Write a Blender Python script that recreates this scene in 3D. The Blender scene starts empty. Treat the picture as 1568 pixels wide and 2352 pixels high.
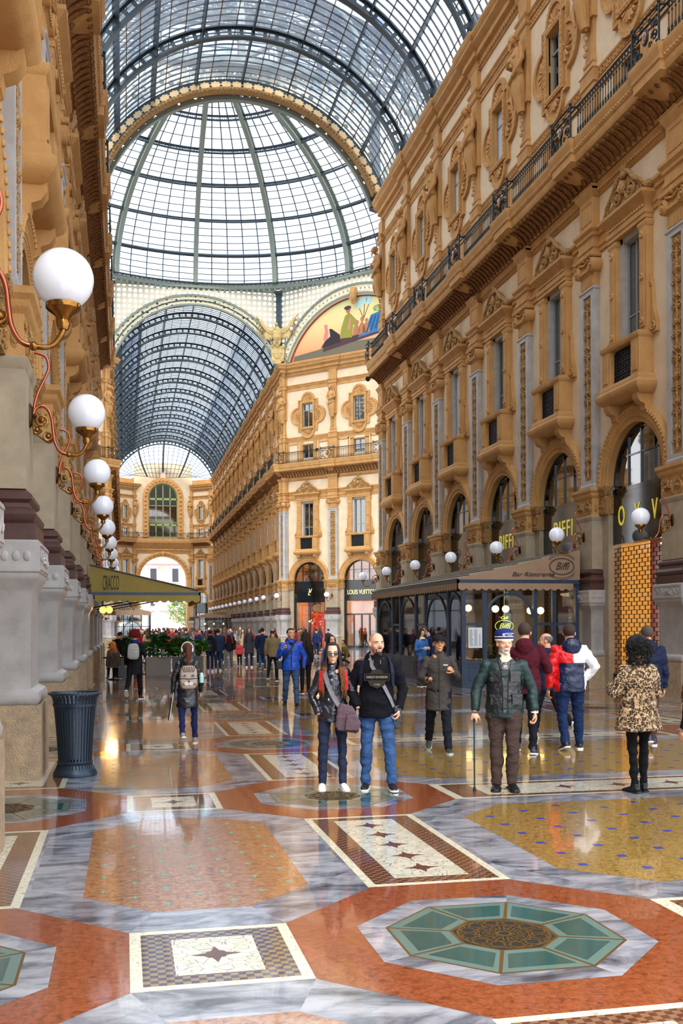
import bpy, bmesh, math, random
from math import sin, cos, pi, radians as R, sqrt, atan2
from mathutils import Vector, Matrix
random.seed(7)
scene = bpy.context.scene
COL = scene.collection

# ---------------------------------------------------------------- materials
MATS = {}
def hexc(h):
    c = [int(h[i:i+2], 16)/255 for i in (0, 2, 4)]
    return tuple((x/12.92 if x <= .04045 else ((x+.055)/1.055)**2.4) for x in c)
def mat(name, col, rough=.5, metal=0., bump=None, vary=None, spec=.5, coat=0., emit=None, alpha=None, sheen=0.):
    """col: hex; bump=(scale, strength[, kind]); vary=(hex2, scale[, contrast])"""
    if name in MATS: return MATS[name]
    m = bpy.data.materials.new(name); m.use_nodes = True
    nt = m.node_tree; b = nt.nodes['Principled BSDF']
    c = hexc(col) if isinstance(col, str) else col
    b.inputs['Base Color'].default_value = (*c, 1)
    b.inputs['Roughness'].default_value = rough
    b.inputs['Metallic'].default_value = metal
    b.inputs['Specular IOR Level'].default_value = spec
    b.inputs['Coat Weight'].default_value = coat
    b.inputs['Coat Roughness'].default_value = .06
    if sheen: b.inputs['Sheen Weight'].default_value = sheen
    tc = nt.nodes.new('ShaderNodeTexCoord')
    if vary:
        n = nt.nodes.new('ShaderNodeTexNoise'); n.inputs['Scale'].default_value = vary[1]
        n.inputs['Detail'].default_value = 6; n.inputs['Roughness'].default_value = .6
        nt.links.new(tc.outputs['Object'], n.inputs['Vector'])
        r = nt.nodes.new('ShaderNodeValToRGB'); k = vary[2] if len(vary) > 2 else .15
        r.color_ramp.elements[0].position = .5-k; r.color_ramp.elements[1].position = .5+k
        r.color_ramp.elements[0].color = (*hexc(vary[0]), 1); r.color_ramp.elements[1].color = (*c, 1)
        nt.links.new(n.outputs['Fac'], r.inputs['Fac']); nt.links.new(r.outputs['Color'], b.inputs['Base Color'])
    if bump:
        kind = bump[2] if len(bump) > 2 else 'noise'
        if kind == 'voronoi':
            n = nt.nodes.new('ShaderNodeTexVoronoi'); out = n.outputs['Distance']
        else:
            n = nt.nodes.new('ShaderNodeTexNoise'); n.inputs['Detail'].default_value = 5; out = n.outputs['Fac']
        n.inputs['Scale'].default_value = bump[0]
        nt.links.new(tc.outputs['Object'], n.inputs['Vector'])
        bp = nt.nodes.new('ShaderNodeBump'); bp.inputs['Strength'].default_value = bump[1]
        bp.inputs['Distance'].default_value = .02
        nt.links.new(out, bp.inputs['Height']); nt.links.new(bp.outputs['Normal'], b.inputs['Normal'])
    if emit:
        b.inputs['Emission Color'].default_value = (*hexc(emit[0]), 1)
        b.inputs['Emission Strength'].default_value = emit[1]
    MATS[name] = m
    return m
def N(m, t): return m.node_tree.nodes.new(t)
def LK(m, a, b): m.node_tree.links.new(a, b)
def BS(m): return m.node_tree.nodes['Principled BSDF']
def ramp(m, src, stops, const=False):
    r = N(m, 'ShaderNodeValToRGB'); e = r.color_ramp.elements
    while len(e) < len(stops): e.new(.5)
    for i, (p, c) in enumerate(stops):
        e[i].position = p; e[i].color = (*(hexc(c) if isinstance(c, str) else c), 1)
    if const: r.color_ramp.interpolation = 'CONSTANT'
    LK(m, src, r.inputs['Fac']); return r.outputs['Color']
def tcoord(m, scale=None, rot=None):
    t = N(m, 'ShaderNodeTexCoord'); o = t.outputs['Object']
    if scale or rot:
        mp = N(m, 'ShaderNodeMapping')
        if scale: mp.inputs['Scale'].default_value = scale
        if rot: mp.inputs['Rotation'].default_value = rot
        LK(m, o, mp.inputs['Vector']); o = mp.outputs['Vector']
    return o
def noise(m, scale, detail=5, vec=None, dist=0., rough=.55):
    n = N(m, 'ShaderNodeTexNoise'); n.inputs['Scale'].default_value = scale
    n.inputs['Detail'].default_value = detail; n.inputs['Distortion'].default_value = dist
    n.inputs['Roughness'].default_value = rough
    LK(m, vec or tcoord(m), n.inputs['Vector']); return n.outputs['Fac']

mat('ochre', 'c99c5e', .75, bump=(38, .4), vary=('ac7a44', 2.2, .3))
mat('ochre_relief', 'c49a5c', .8, bump=(30, 1., 'voronoi'), vary=('7c5428', 16, .2))
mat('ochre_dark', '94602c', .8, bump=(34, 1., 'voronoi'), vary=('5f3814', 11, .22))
mat('plaster', 'e2cfb2', .85, bump=(60, .12), vary=('d2b896', 1.6, .25))
mat('pier_stone', 'b3a48c', .6, bump=(40, .15), vary=('94846c', 3., .3))
mat('grey_marble', 'b9b5b2', .45, bump=(30, .08), vary=('938f8c', 3.5, .3))
mat('granite', 'c0a582', .8, bump=(55, .7), vary=('93816c', 9, .22))
mat('brown_marble', '5a3a34', .45, vary=('3d2624', 5, .25))
mat('window_frame', '8b8f88', .5)
mat('iron', '23262a', .45, metal=.4, bump=(50, .2))
mat('steel_blue', '3a464d', .5, metal=.2, vary=('36434c', 3, .2))
mat('steel_pale', '7f877e', .55, vary=('7d8577', 3, .25))
mat('brass', 'a5763a', .28, metal=1., vary=('7c5224', 20, .2))
mat('copper', 'b8644a', .25, metal=1.)
mat('bronze_dark', '3e2c1c', .4, metal=.8)
mat('black_glass', '0b0d0f', .06, spec=.7)
mat('gold_letter', 'd9c43c', .35, emit=('d9c43c', .35))
mat('gold_sign', 'e8d68a', .35, emit=('e8d68a', .9))
mat('globe', 'eef1fa', .12, coat=.6, emit=('e8ecff', .12))
mat('lamp_on', 'fff0d0', .3, emit=('ffd48a', 9))
mat('lamp_on_amber', 'ffc060', .3, emit=('ffac3c', 4.5))
mat('bin_blue', '2c3a48', .38, metal=.5, bump=(60, .1))
mat('pavilion_blue', '34445c', .38, vary=('2a384c', 6, .2))
mat('canvas_taupe', 'a58a72', .75, bump=(300, .15), vary=('94795f', 2, .3))
mat('canvas_grey', '9e9788', .7, vary=('878072', 3, .3))
mat('canvas_green', 'a8924a', .75, bump=(300, .15), vary=('8f7a38', 1.5, .3))
mat('letter_dark', '3a2c2c', .7)
mat('letter_green', '2e3320', .7)
mat('leaf', '68b452', .5, vary=('3c8434', 6, .2))
mat('leaf_light', '90cc68', .5, vary=('3f8a34', 6, .2))
mat('tree_leaf', '7c9a3c', .6, vary=('48702a', 2, .2))
mat('planter', '3a3c40', .3, metal=.3)
mat('planter_pale', '8c8880', .4)
mat('white_paint', 'e8e8e6', .5)
mat('white_stone', 'e9e4e4', .7, vary=('cfc8ca', 3, .2))
mat('facade_pink', 'b8a29c', .8, vary=('a88f88', .6, .2))
mat('window_dark', '3c4048', .15)
mat('warm_wood', '7a4420', .4, vary=('4f2a12', 8, .25))
mat('interior_glow', 'd08a40', .7, vary=('a3602a', 3, .25), emit=('d08438', .32))  # walls glow by themselves, standing in for the shop lighting
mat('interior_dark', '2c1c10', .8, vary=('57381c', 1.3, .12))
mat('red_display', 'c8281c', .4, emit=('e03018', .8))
mat('skin', 'd6a083', .55, bump=(120, .05))
mat('skin_redd', 'cf8e72', .55)
mat('lips', 'a85a50', .5)
mat('eye_white', 'e6e2de', .2)
mat('eye_dark', '1d1512', .2)

# glass in shop windows: see-through with mirror reflection
def glass_mat(name, tint, refl=.12, rough=.03):
    m = bpy.data.materials.new(name); m.use_nodes = True; nt = m.node_tree
    nt.nodes.remove(BS(m)); out = nt.nodes['Material Output']
    tr = N(m, 'ShaderNodeBsdfTransparent'); tr.inputs['Color'].default_value = (*tint, 1)
    gl = N(m, 'ShaderNodeBsdfGlossy'); gl.inputs['Roughness'].default_value = rough
    mx = N(m, 'ShaderNodeMixShader'); fr = N(m, 'ShaderNodeFresnel'); fr.inputs['IOR'].default_value = 1.5
    ad = N(m, 'ShaderNodeMath'); ad.operation = 'ADD'; ad.inputs[1].default_value = refl; ad.use_clamp = True
    LK(m, fr.outputs[0], ad.inputs[0]); LK(m, ad.outputs[0], mx.inputs['Fac'])
    LK(m, tr.outputs[0], mx.inputs[1]); LK(m, gl.outputs[0], mx.inputs[2]); LK(m, mx.outputs[0], out.inputs['Surface'])
    MATS[name] = m
glass_mat('shop_glass', (.85, .85, .82), .10)
glass_mat('dark_glass', (.22, .2, .16), .22)
# roof panes: sky shows through dusty glass; panes differ one from the next
def roof_glass(name, clear, c1, c2, trans, brick=(1.0, 1.0)):
    m = bpy.data.materials.new(name); m.use_nodes = True; nt = m.node_tree
    nt.nodes.remove(BS(m)); out = nt.nodes['Material Output']
    v = tcoord(m)
    f = noise(m, .35, 4, v)
    n2 = noise(m, 2.2, 3, v)
    mxn = N(m, 'ShaderNodeMath'); mxn.operation = 'MULTIPLY_ADD'; mxn.inputs[1].default_value = .35
    LK(m, n2, mxn.inputs[0]); LK(m, f, mxn.inputs[2])
    tcol = ramp(m, mxn.outputs[0], [(.5, c1), (.82, c2)])
    tr = N(m, 'ShaderNodeBsdfTransparent'); LK(m, tcol, tr.inputs['Color'])
    tl = N(m, 'ShaderNodeBsdfTranslucent'); tl.inputs['Color'].default_value = (*trans, 1)
    df = N(m, 'ShaderNodeBsdfDiffuse'); df.inputs['Color'].default_value = (.5, .48, .42, 1)
    m1 = N(m, 'ShaderNodeMixShader'); m1.inputs['Fac'].default_value = .35
    LK(m, tl.outputs[0], m1.inputs[1]); LK(m, df.outputs[0], m1.inputs[2])
    mx = N(m, 'ShaderNodeMixShader'); mx.inputs['Fac'].default_value = 1-clear
    LK(m, tr.outputs[0], mx.inputs[1]); LK(m, m1.outputs[0], mx.inputs[2]); LK(m, mx.outputs[0], out.inputs['Surface'])
    MATS[name] = m
roof_glass('vault_glass', .8, (.20, .28, .40), (.95, .97, 1), (.5, .55, .65))
roof_glass('vault_glass_warm', .72, (.22, .19, .12), (.75, .72, .62), (.4, .38, .3))
roof_glass('dome_glass', .9, (.75, .86, .95), (1, 1, 1), (.6, .7, .8))
roof_glass('skylight_glass', .9, (.8, .85, .9), (1, 1, 1), (.6, .65, .7))
# pierced ironwork screen
def lattice(name, col, scale, dense):
    m = mat(name, col, .5)
    v = N(m, 'ShaderNodeTexVoronoi'); v.inputs['Scale'].default_value = scale
    v.inputs['Randomness'].default_value = .12
    LK(m, tcoord(m), v.inputs['Vector'])
    a = ramp(m, v.outputs['Distance'], [(dense-.02, (0, 0, 0)), (dense, (1, 1, 1))])
    LK(m, a, BS(m).inputs['Alpha'])
lattice('iron_lattice', 'd8cdb0', 2.3, .33)
lattice('iron_band', 'd8cba6', 2.6, .30)
lattice('grille_mesh', '15181a', 14, .36)

# floor materials -------------------------------------------------
def polish(m, r=.1, coat=.6):
    b = BS(m); b.inputs['Roughness'].default_value = r; b.inputs['Coat Weight'].default_value = coat
    b.inputs['Coat Roughness'].default_value = .045; b.inputs['Coat IOR'].default_value = 1.55
    nz = noise(m, 1.1, 4); bp = N(m, 'ShaderNodeBump'); bp.inputs['Strength'].default_value = .035
    bp.inputs['Distance'].default_value = .05
    LK(m, nz, bp.inputs['Height']); LK(m, bp.outputs['Normal'], b.inputs['Coat Normal'])
def floor_marble(name, rot):
    m = mat(name, '8f93a2', .2)
    w = N(m, 'ShaderNodeTexWave'); w.inputs['Scale'].default_value = 1.3; w.inputs['Distortion'].default_value = 9
    w.inputs['Detail'].default_value = 6; w.inputs['Detail Scale'].default_value = 1.6; w.inputs['Detail Roughness'].default_value = .72
    LK(m, tcoord(m, (1, 2.2, 1), (0, 0, rot)), w.inputs['Vector'])
    n = noise(m, 1.5, 8, tcoord(m, (1, 2.4, 1), (0, 0, rot)), 1.2, .62)
    c = ramp(m, n, [(.32, '3d3f48'), (.44, '7b7d88'), (.56, 'a3a4ac'), (.75, 'b9b9c0')])
    c2 = ramp(m, w.outputs['Fac'], [(0, (.42, .43, .48)), (.22, (.9, .9, .93)), (1, (1, 1, 1))])
    mx = N(m, 'ShaderNodeMix'); mx.data_type = 'RGBA'; mx.blend_type = 'MULTIPLY'; mx.inputs[0].default_value = .4
    LK(m, c, mx.inputs[6]); LK(m, c2, mx.inputs[7]); LK(m, mx.outputs[2], BS(m).inputs['Base Color'])
    polish(m)
floor_marble('marble_a', .5); floor_marble('marble_b', -.7); floor_marble('marble_c', 1.5)
def floor_speckle(name, a, b, c, scale=26, r=.14):
    m = mat(name, a, .2)
    n = noise(m, scale, 6, None, .8, .7)
    LK(m, ramp(m, n, [(.33, c), (.46, b), (.60, a)]), BS(m).inputs['Base Color']); polish(m, r)
floor_speckle('orange_stone', '9a5232', '884526', '5e2c18')
floor_speckle('beige_stone', 'ae8058', '9a6842', '6b452a', 20)
def floor_cells(name, stops, scale, edge=None, r=.16, sc=None):
    m = mat(name, '888888', .2)
    v = N(m, 'ShaderNodeTexVoronoi'); v.inputs['Scale'].default_value = scale
    vec = tcoord(m, sc); LK(m, vec, v.inputs['Vector'])
    c = ramp(m, v.outputs['Color'], stops)
    if edge:
        e = N(m, 'ShaderNodeTexVoronoi'); e.feature = 'DISTANCE_TO_EDGE'; e.inputs['Scale'].default_value = scale
        LK(m, vec, e.inputs['Vector'])
        f = ramp(m, e.outputs['Distance'], [(edge[1]*.5, (0, 0, 0)), (edge[1], (1, 1, 1))])
        mx = N(m, 'ShaderNodeMix'); mx.data_type = 'RGBA'; mx.inputs[6].default_value = (*hexc(edge[0]), 1)
        LK(m, f, mx.inputs[0]); LK(m, c, mx.inputs[7]); c = mx.outputs[2]
    LK(m, c, BS(m).inputs['Base Color']); polish(m, r)
floor_cells('yellow_mosaic', [(.15, '735a2c'), (.4, '97793c'), (.6, 'ab8b4a'), (.85, '917034')], 58)
floor_cells('white_mosaic', [(.2, 'cfcab4'), (.6, 'dcd8c6')], 13, ('8d8874', .035), sc=(1, 1.6, 1))
floor_cells('border_mosaic', [(.2, 'dcd6bc'), (.6, 'e6e1ca')], 22, ('b0a88a', .03))
def checker(name, a, b, sc):
    m = mat(name, a, .25)
    c = N(m, 'ShaderNodeTexChecker'); c.inputs['Scale'].default_value = sc
    c.inputs['Color1'].default_value = (*hexc(a), 1); c.inputs['Color2'].default_value = (*hexc(b), 1)
    LK(m, tcoord(m, (1, 1, 0)), c.inputs['Vector']); LK(m, c.outputs['Color'], BS(m).inputs['Base Color']); polish(m)
checker('brown_check', '5e3426', '86644a', 26)
checker('blue_check', '3f3048', '8a7452', 26)
mat('cross_brown', '5b2f24', .3, coat=.5); mat('cross_green', '5fa088', .3, coat=.5); mat('dot_blue', '2d3f9c', .3, coat=.5)
mat('floor_glass', '33605c', .12, coat=.8, vary=('1f4644', 1.2, .3)); mat('floor_glass_frame', '5f7a74', .2, coat=.6)
mat('grate_brass', '8a6a34', .35, metal=.7); mat('grate_dark', '15100a', .7)
mat('fluor_strip', 'b09858', .3, metal=.4)

# ---------------------------------------------------------------- mesh builder
class MB:
    def __init__(s): s.v = []; s.f = []; s.mi = []; s.m = 0; s.sm = []; s.smooth = False
    def add(s, vs, fs):
        o = len(s.v); s.v += [tuple(p) for p in vs]
        for f in fs: s.f.append(tuple(o+i for i in f)); s.mi.append(s.m); s.sm.append(s.smooth)
        return s
    def box(s, x0, x1, y0, y1, z0, z1, taper=0.):
        t = taper
        return s.add([(x0, y0, z0), (x1, y0, z0), (x1, y1, z0), (x0, y1, z0), (x0+t, y0+t, z1), (x1-t, y0+t, z1), (x1-t, y1-t, z1), (x0+t, y1-t, z1)],
              [(0, 3, 2, 1), (4, 5, 6, 7), (0, 1, 5, 4), (1, 2, 6, 5), (2, 3, 7, 6), (3, 0, 4, 7)])
    def mould(s, prof, u0, u1, ax='x', caps=True):
        """extrude a (v,z) profile between u0 and u1 along local x"""
        n = len(prof); g = (lambda u, p: (u, p[0], p[1])) if ax == 'x' else (lambda u, p: (p[0], u, p[1]))
        s.add([g(u0, p) for p in prof]+[g(u1, p) for p in prof],
              [(i, (i+1) % n, n+(i+1) % n, n+i) for i in range(n)]+([tuple(range(n-1, -1, -1)), tuple(range(n, 2*n))] if caps else []))
        return s
    def wrap(s, prof, u0, u1, back=0.):
        """moulding that returns around a block: prof = [(extra, z)...] bottom to top, block from u0..u1, front at 'back'"""
        rings = []
        for e, z in prof: rings += [[(u0-e, -.05, z), (u0-e, back+e, z), (u1+e, back+e, z), (u1+e, -.05, z)]]
        vs = [p for r in rings for p in r]; fs = []
        for k in range(len(rings)-1):
            for i in range(4):
                j = (i+1) % 4; fs.append((4*k+i, 4*k+4+i, 4*k+4+j, 4*k+j))
        fs += [(0, 1, 2, 3), tuple(4*(len(rings)-1)+i for i in (3, 2, 1, 0))]
        return s.add(vs, fs)
    def poly(s, pts, h0, h1, ax='y'):
        """prism of a 2D outline; ax='y': pts are (x,z), thickness along y; ax='z': pts (x,y)"""
        n = len(pts); g = {'y': lambda p, h: (p[0], h, p[1]), 'z': lambda p, h: (p[0], p[1], h), 'x': lambda p, h: (h, p[0], p[1])}[ax]
        return s.add([g(p, h0) for p in pts]+[g(p, h1) for p in pts],
              [tuple(range(n-1, -1, -1)), tuple(range(n, 2*n))]+[(i, (i+1) % n, n+(i+1) % n, n+i) for i in range(n)])
    def tube(s, pts, r, n=8, caps=True, sy=1.):
        pts = [Vector(p) for p in pts]; m = len(pts)
        rr = r if isinstance(r, (list, tuple)) else [r]*m
        rings = []; up = None
        for i, p in enumerate(pts):
            t = (pts[min(i+1, m-1)]-pts[max(i-1, 0)])
            t = t.normalized() if t.length > 1e-9 else Vector((0, 0, 1))
            if up is None:
                up = Vector((0, 0, 1)) if abs(t.z) < .9 else Vector((0, 1, 0))
            a = t.cross(up)
            if a.length < 1e-6: a = t.cross(Vector((1, 0, 0)))
            a.normalize(); b = a.cross(t).normalized(); up = b
            q = rr[i]; qa, qb = (q if isinstance(q, (list, tuple)) else (q, q*sy))
            rings.append([p+a*(qa*cos(2*pi*k/n))+b*(qb*sin(2*pi*k/n)) for k in range(n)])
        vs = [v for g in rings for v in g]; fs = []
        for i in range(m-1):
            for k in range(n):
                l = (k+1) % n; fs.append((i*n+k, i*n+l, (i+1)*n+l, (i+1)*n+k))
        if caps: fs += [tuple(range(n-1, -1, -1)), tuple((m-1)*n+k for k in range(n))]
        return s.add(vs, fs)
    def lathe(s, prof, n=20, c=(0, 0, 0), a0=0, a1=2*pi, caps=True):
        full = abs(a1-a0-2*pi) < 1e-6; m = n if full else n+1
        vs = [(c[0]+r*cos(a0+(a1-a0)*k/n), c[1]+r*sin(a0+(a1-a0)*k/n), c[2]+z) for r, z in prof for k in range(m)]
        fs = []
        for i in range(len(prof)-1):
            for k in range(n):
                l = (k+1) % m; fs.append((i*m+k, i*m+l, (i+1)*m+l, (i+1)*m+k))
        if caps and full: fs += [tuple(range(m-1, -1, -1)), tuple((len(prof)-1)*m+k for k in range(m))]
        return s.add(vs, fs)
    def sphere(s, c, r, n=14, m=9):
        r = r if isinstance(r, (list, tuple)) else (r, r, r)
        vs = [(c[0], c[1], c[2]-r[2])]
        for i in range(1, m):
            a = -pi/2+pi*i/m
            vs += [(c[0]+r[0]*cos(a)*cos(2*pi*k/n), c[1]+r[1]*cos(a)*sin(2*pi*k/n), c[2]+r[2]*sin(a)) for k in range(n)]
        vs.append((c[0], c[1], c[2]+r[2])); fs = [(0, 1+(k+1) % n, 1+k) for k in range(n)]
        for i in range(m-2):
            for k in range(n):
                l = (k+1) % n; fs.append((1+i*n+k, 1+i*n+l, 1+(i+1)*n+l, 1+(i+1)*n+k))
        L = len(vs)-1; o = 1+(m-2)*n; fs += [(o+k, o+(k+1) % n, L) for k in range(n)]
        return s.add(vs, fs)
    def sweep(s, prof, path):
        """prof (a,b) placed in frames path=[(origin, A, B)]"""
        n = len(prof); vs = []
        for o, A, B in path:
            for a, b in prof: vs.append((o[0]+A[0]*a+B[0]*b, o[1]+A[1]*a+B[1]*b, o[2]+A[2]*a+B[2]*b))
        m = len(path); fs = []
        for i in range(m-1):
            for k in range(n):
                l = (k+1) % n; fs.append((i*n+k, i*n+l, (i+1)*n+l, (i+1)*n+k))
        fs += [tuple(range(n-1, -1, -1)), tuple((m-1)*n+k for k in range(n))]
        return s.add(vs, fs)
    def arch(s, cx, cz, prof, a0=0, a1=pi, n=24):
        """prof = [(radius, y)...] closed; swept about y axis at (cx,cz)"""
        path = []
        for i in range(n+1):
            a = a0+(a1-a0)*i/n; path.append(((cx, 0, cz), (cos(a), 0, sin(a)), (0, 1, 0)))
        return s.sweep(prof, path)
    def scroll(s, cx, cz, r, y, turns=1.5, d=1, a0=0, w=.02, n=20, r1=.15):
        pts = []; rad = []
        for i in range(n+1):
            t = i/n; a = a0+d*turns*2*pi*t; q = r*(1-t*(1-r1)); pts.append((cx+q*cos(a), y, cz+q*sin(a))); rad.append(w*(1-.4*t))
        return s.tube(pts, rad, 5)
    def xform(s, M):
        s.v = [tuple(M @ Vector(p)) for p in s.v]; return s
    def merge(s, o, M=None):
        m0 = s.m; off = len(s.v); s.v += [tuple(M @ Vector(p)) for p in o.v] if M else list(o.v)
        s.f += [tuple(off+i for i in f) for f in o.f]; s.mi += o.mi; s.sm += o.sm; return s
    def mesh(s, name, mats, smooth=None, recalc=True):
        me = bpy.data.meshes.new(name); me.from_pydata(s.v, [], s.f)
        for m in (mats if isinstance(mats, (list, tuple)) else [mats]): me.materials.append(MATS[m] if isinstance(m, str) else m)
        me.polygons.foreach_set('material_index', s.mi)
        if smooth is None: me.polygons.foreach_set('use_smooth', s.sm)
        elif smooth: me.polygons.foreach_set('use_smooth', [True]*len(s.f))
        if recalc:
            bm = bmesh.new(); bm.from_mesh(me); bmesh.ops.recalc_face_normals(bm, faces=bm.faces); bm.to_mesh(me); bm.free()
        me.update()
        if smooth == 'auto' or smooth is None and any(s.sm): pass
        return me
def autosmooth(me, ang=40):
    me.polygons.foreach_set('use_smooth', [True]*len(me.polygons))
    bm = bmesh.new(); bm.from_mesh(me)
    for e in bm.edges:
        if len(e.link_faces) == 2 and e.calc_face_angle(0) > R(ang): e.smooth = False
    bm.to_mesh(me); bm.free(); return me
def link(name, data, parent=None, loc=None, rz=None):
    o = bpy.data.objects.new(name, data); COL.objects.link(o)
    if parent is not None: o.parent = parent
    if loc is not None: o.location = loc
    if rz is not None: o.rotation_euler = (0, 0, rz)
    return o
def obj(name, mb, mats, parent=None, loc=None, rz=None, smooth=None, auto=None):
    me = mb.mesh(name, mats, smooth)
    if auto: autosmooth(me, auto)
    return link(name, me, parent, loc, rz)
def thing(name, label, cat, loc=(0, 0, 0), rz=0, group=None):
    o = link(name, None, None, loc, rz); o['label'] = label; o['category'] = cat
    if group: o['group'] = group
    return o
def tag(o, label, cat, group=None):
    o['label'] = label; o['category'] = cat
    if group: o['group'] = group
    return o
def struct(o): o['kind'] = 'structure'; return o
KIDS = {}
def kids(o):
    return [c for c in o.children]
def dup(o, parent=None, loc=None, rz=None, label=None):
    c = o.copy(); COL.objects.link(c); c.parent = parent
    if loc is not None: c.location = loc
    if rz is not None: c.rotation_euler = (0, 0, rz)
    if label: c['label'] = label
    for ch in list(o.children): dup(ch, c)
    return c
def text_mesh(s, size, depth=.01, mats='letter_dark', shear=0., spacing=1., align='CENTER', offset=0.):
    cu = bpy.data.curves.new('lettering', 'FONT'); cu.body = s; cu.size = size; cu.extrude = depth
    cu.align_x = align; cu.align_y = 'CENTER'; cu.shear = shear; cu.space_character = spacing; cu.offset = offset
    o = bpy.data.objects.new('lettering', cu); COL.objects.link(o)
    dg = bpy.context.evaluated_depsgraph_get(); me = bpy.data.meshes.new_from_object(o.evaluated_get(dg))
    bpy.data.objects.remove(o); bpy.data.curves.remove(cu)
    me.materials.clear(); me.materials.append(MATS[mats]); return me
# ---------------------------------------------------------------- place constants (metres)
P = 4.712; PY0 = 7.656                # pier spacing, first pier
XC = 5.783                             # centre line of the arcade
WR = 12.95; WL = 2*XC-12.95            # wall planes
def PYk(k): return PY0+P*k
YA = PYk(9)+.15                        # near arm meets the octagon
LO = 10.4; YB = YA+32.8; YC = (YA+YB)/2
NF = 15; YF = YB+P*NF                  # far wall
ZV = 20.9; RV = 7.8                    # vault centre height and radius
# ================================================================ facade module (x along wall, y outward, z up)
B2 = P/2
def arc_pts(cx, cz, r, a0, a1, n): return [(cx+r*cos(a0+(a1-a0)*i/n), cz+r*sin(a0+(a1-a0)*i/n)) for i in range(n+1)]
def quatre(cx, cz, hw, hh, rx, rz, n=10):
    """outline: rectangle with a half-round lobe on every side"""
    p = []
    def lobe(x, z, a0, rad): p.extend([(x+rad*cos(a0-pi/2+pi*i/n), z+rad*sin(a0-pi/2+pi*i/n)) for i in range(n+1)])
    p.append((cx+hw, cz-hh)); lobe(cx+hw, cz, 0, rz); p.append((cx+hw, cz+hh))
    lobe(cx, cz+hh, pi/2, rx); p.append((cx-hw, cz+hh)); lobe(cx-hw, cz, pi, rz); p.append((cx-hw, cz-hh)); lobe(cx, cz-hh, -pi/2, rx)
    return p
def ring_poly(mb, outer, inner, y0, y1):
    n = len(outer); vs = [(p[0], y0, p[1]) for p in outer]+[(p[0], y1, p[1]) for p in outer]+[(p[0], y1, p[1]) for p in inner]+[(p[0], y0, p[1]) for p in inner]
    fs = []
    for i in range(n):
        j = (i+1) % n
        for k in range(3): fs.append((k*n+i, k*n+j, (k+1)*n+j, (k+1)*n+i))
    mb.add(vs, fs)
def bay_panel():
    mb = MB(); AR = 1.5; SP = 5.5; T = -.75
    def rect(x0, x1, z0, z1):
        if x1-x0 > 1e-4 and z1-z0 > 1e-4: mb.add([(x0, 0, z0), (x1, 0, z0), (x1, 0, z1), (x0, 0, z1)], [(0, 1, 2, 3)])
    def reveal(pts):
        n = len(pts); mb.add([(p[0], 0, p[1]) for p in pts]+[(p[0], T, p[1]) for p in pts], [(i, i+1, n+i+1, n+i) for i in range(n-1)])
    a, b = B2-AR, B2+AR
    mb.m = 1; rect(0, a, 0, 5.25); rect(b, P, 0, 5.25); reveal([(a, 0), (a, SP)]); reveal([(b, SP), (b, 0)])
    mb.m = 0; rect(0, a, 5.25, 7.5); rect(b, P, 5.25, 7.5)
    arc = arc_pts(B2, SP, AR, 0, pi, 24); n = len(arc)
    mb.add([(p[0], 0, p[1]) for p in arc]+[(p[0], 0, 7.5) for p in arc], [(i, i+1, n+i+1, n+i) for i in range(n-1)])
    mb.m = 2; reveal(arc)
    mb.m = 0
    for hw, z0, z1, zt in ((.56, 9.05, 11.9, 15.35), (.5, 15.45, 16.5, 17.9), (.48, 17.95, 19.85, 22.3)):
        zb = {9.05: 7.5, 15.45: 15.35, 17.95: 17.9}[z0]
        rect(0, B2-hw, zb, zt); rect(B2+hw, P, zb, zt); rect(B2-hw, B2+hw, zb, z0); rect(B2-hw, B2+hw, z1, zt)
        mb.m = 2; reveal([(B2-hw, z0), (B2-hw, z1), (B2+hw, z1), (B2+hw, z0), (B2-hw, z0)]); mb.m = 0
    # second skin behind, so the wall is solid masonry
    mb.add([(0, T, 22.3), (P, T, 22.3), (P, 0, 22.3), (0, 0, 22.3)], [(0, 1, 2, 3)])
    return mb
def scroll_column(mb, cx, z0, z1, y, w, seed):
    """carved candelabra relief: mirrored scrolls, leaves and rosettes up a stem"""
    rnd = random.Random(seed); h = .62; k = int((z1-z0)/h); h = (z1-z0)/k
    mb.tube([(cx, y, z0), (cx, y, z1)], w*.09, 5)
    for i in range(k):
        zc = z0+h*(i+.5)
        for s in (-1, 1):
            mb.scroll(cx+s*w*.27, zc-.05, w*.24, y+.01, 1.4, s if i % 2 else -s, 0 if s > 0 else pi, .022, 14)
            mb.sphere((cx+s*w*.27, y+.02, zc-.05), .028, 6, 4)
            mb.sphere((cx+s*w*.2, y+.005, zc+h*.34), (w*.15, .03, .035), 6, 4)
            mb.tube([(cx, y, zc+.1), (cx+s*w*.3, y+.03, zc+.2), (cx+s*w*.4, y+.01, zc+.12)], [.03, .024, .01], 5)
        mb.sphere((cx, y+.02, zc+h*.33), (.07, .05, .05) if i % 2 else (.045, .05, .085), 8, 5)
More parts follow.
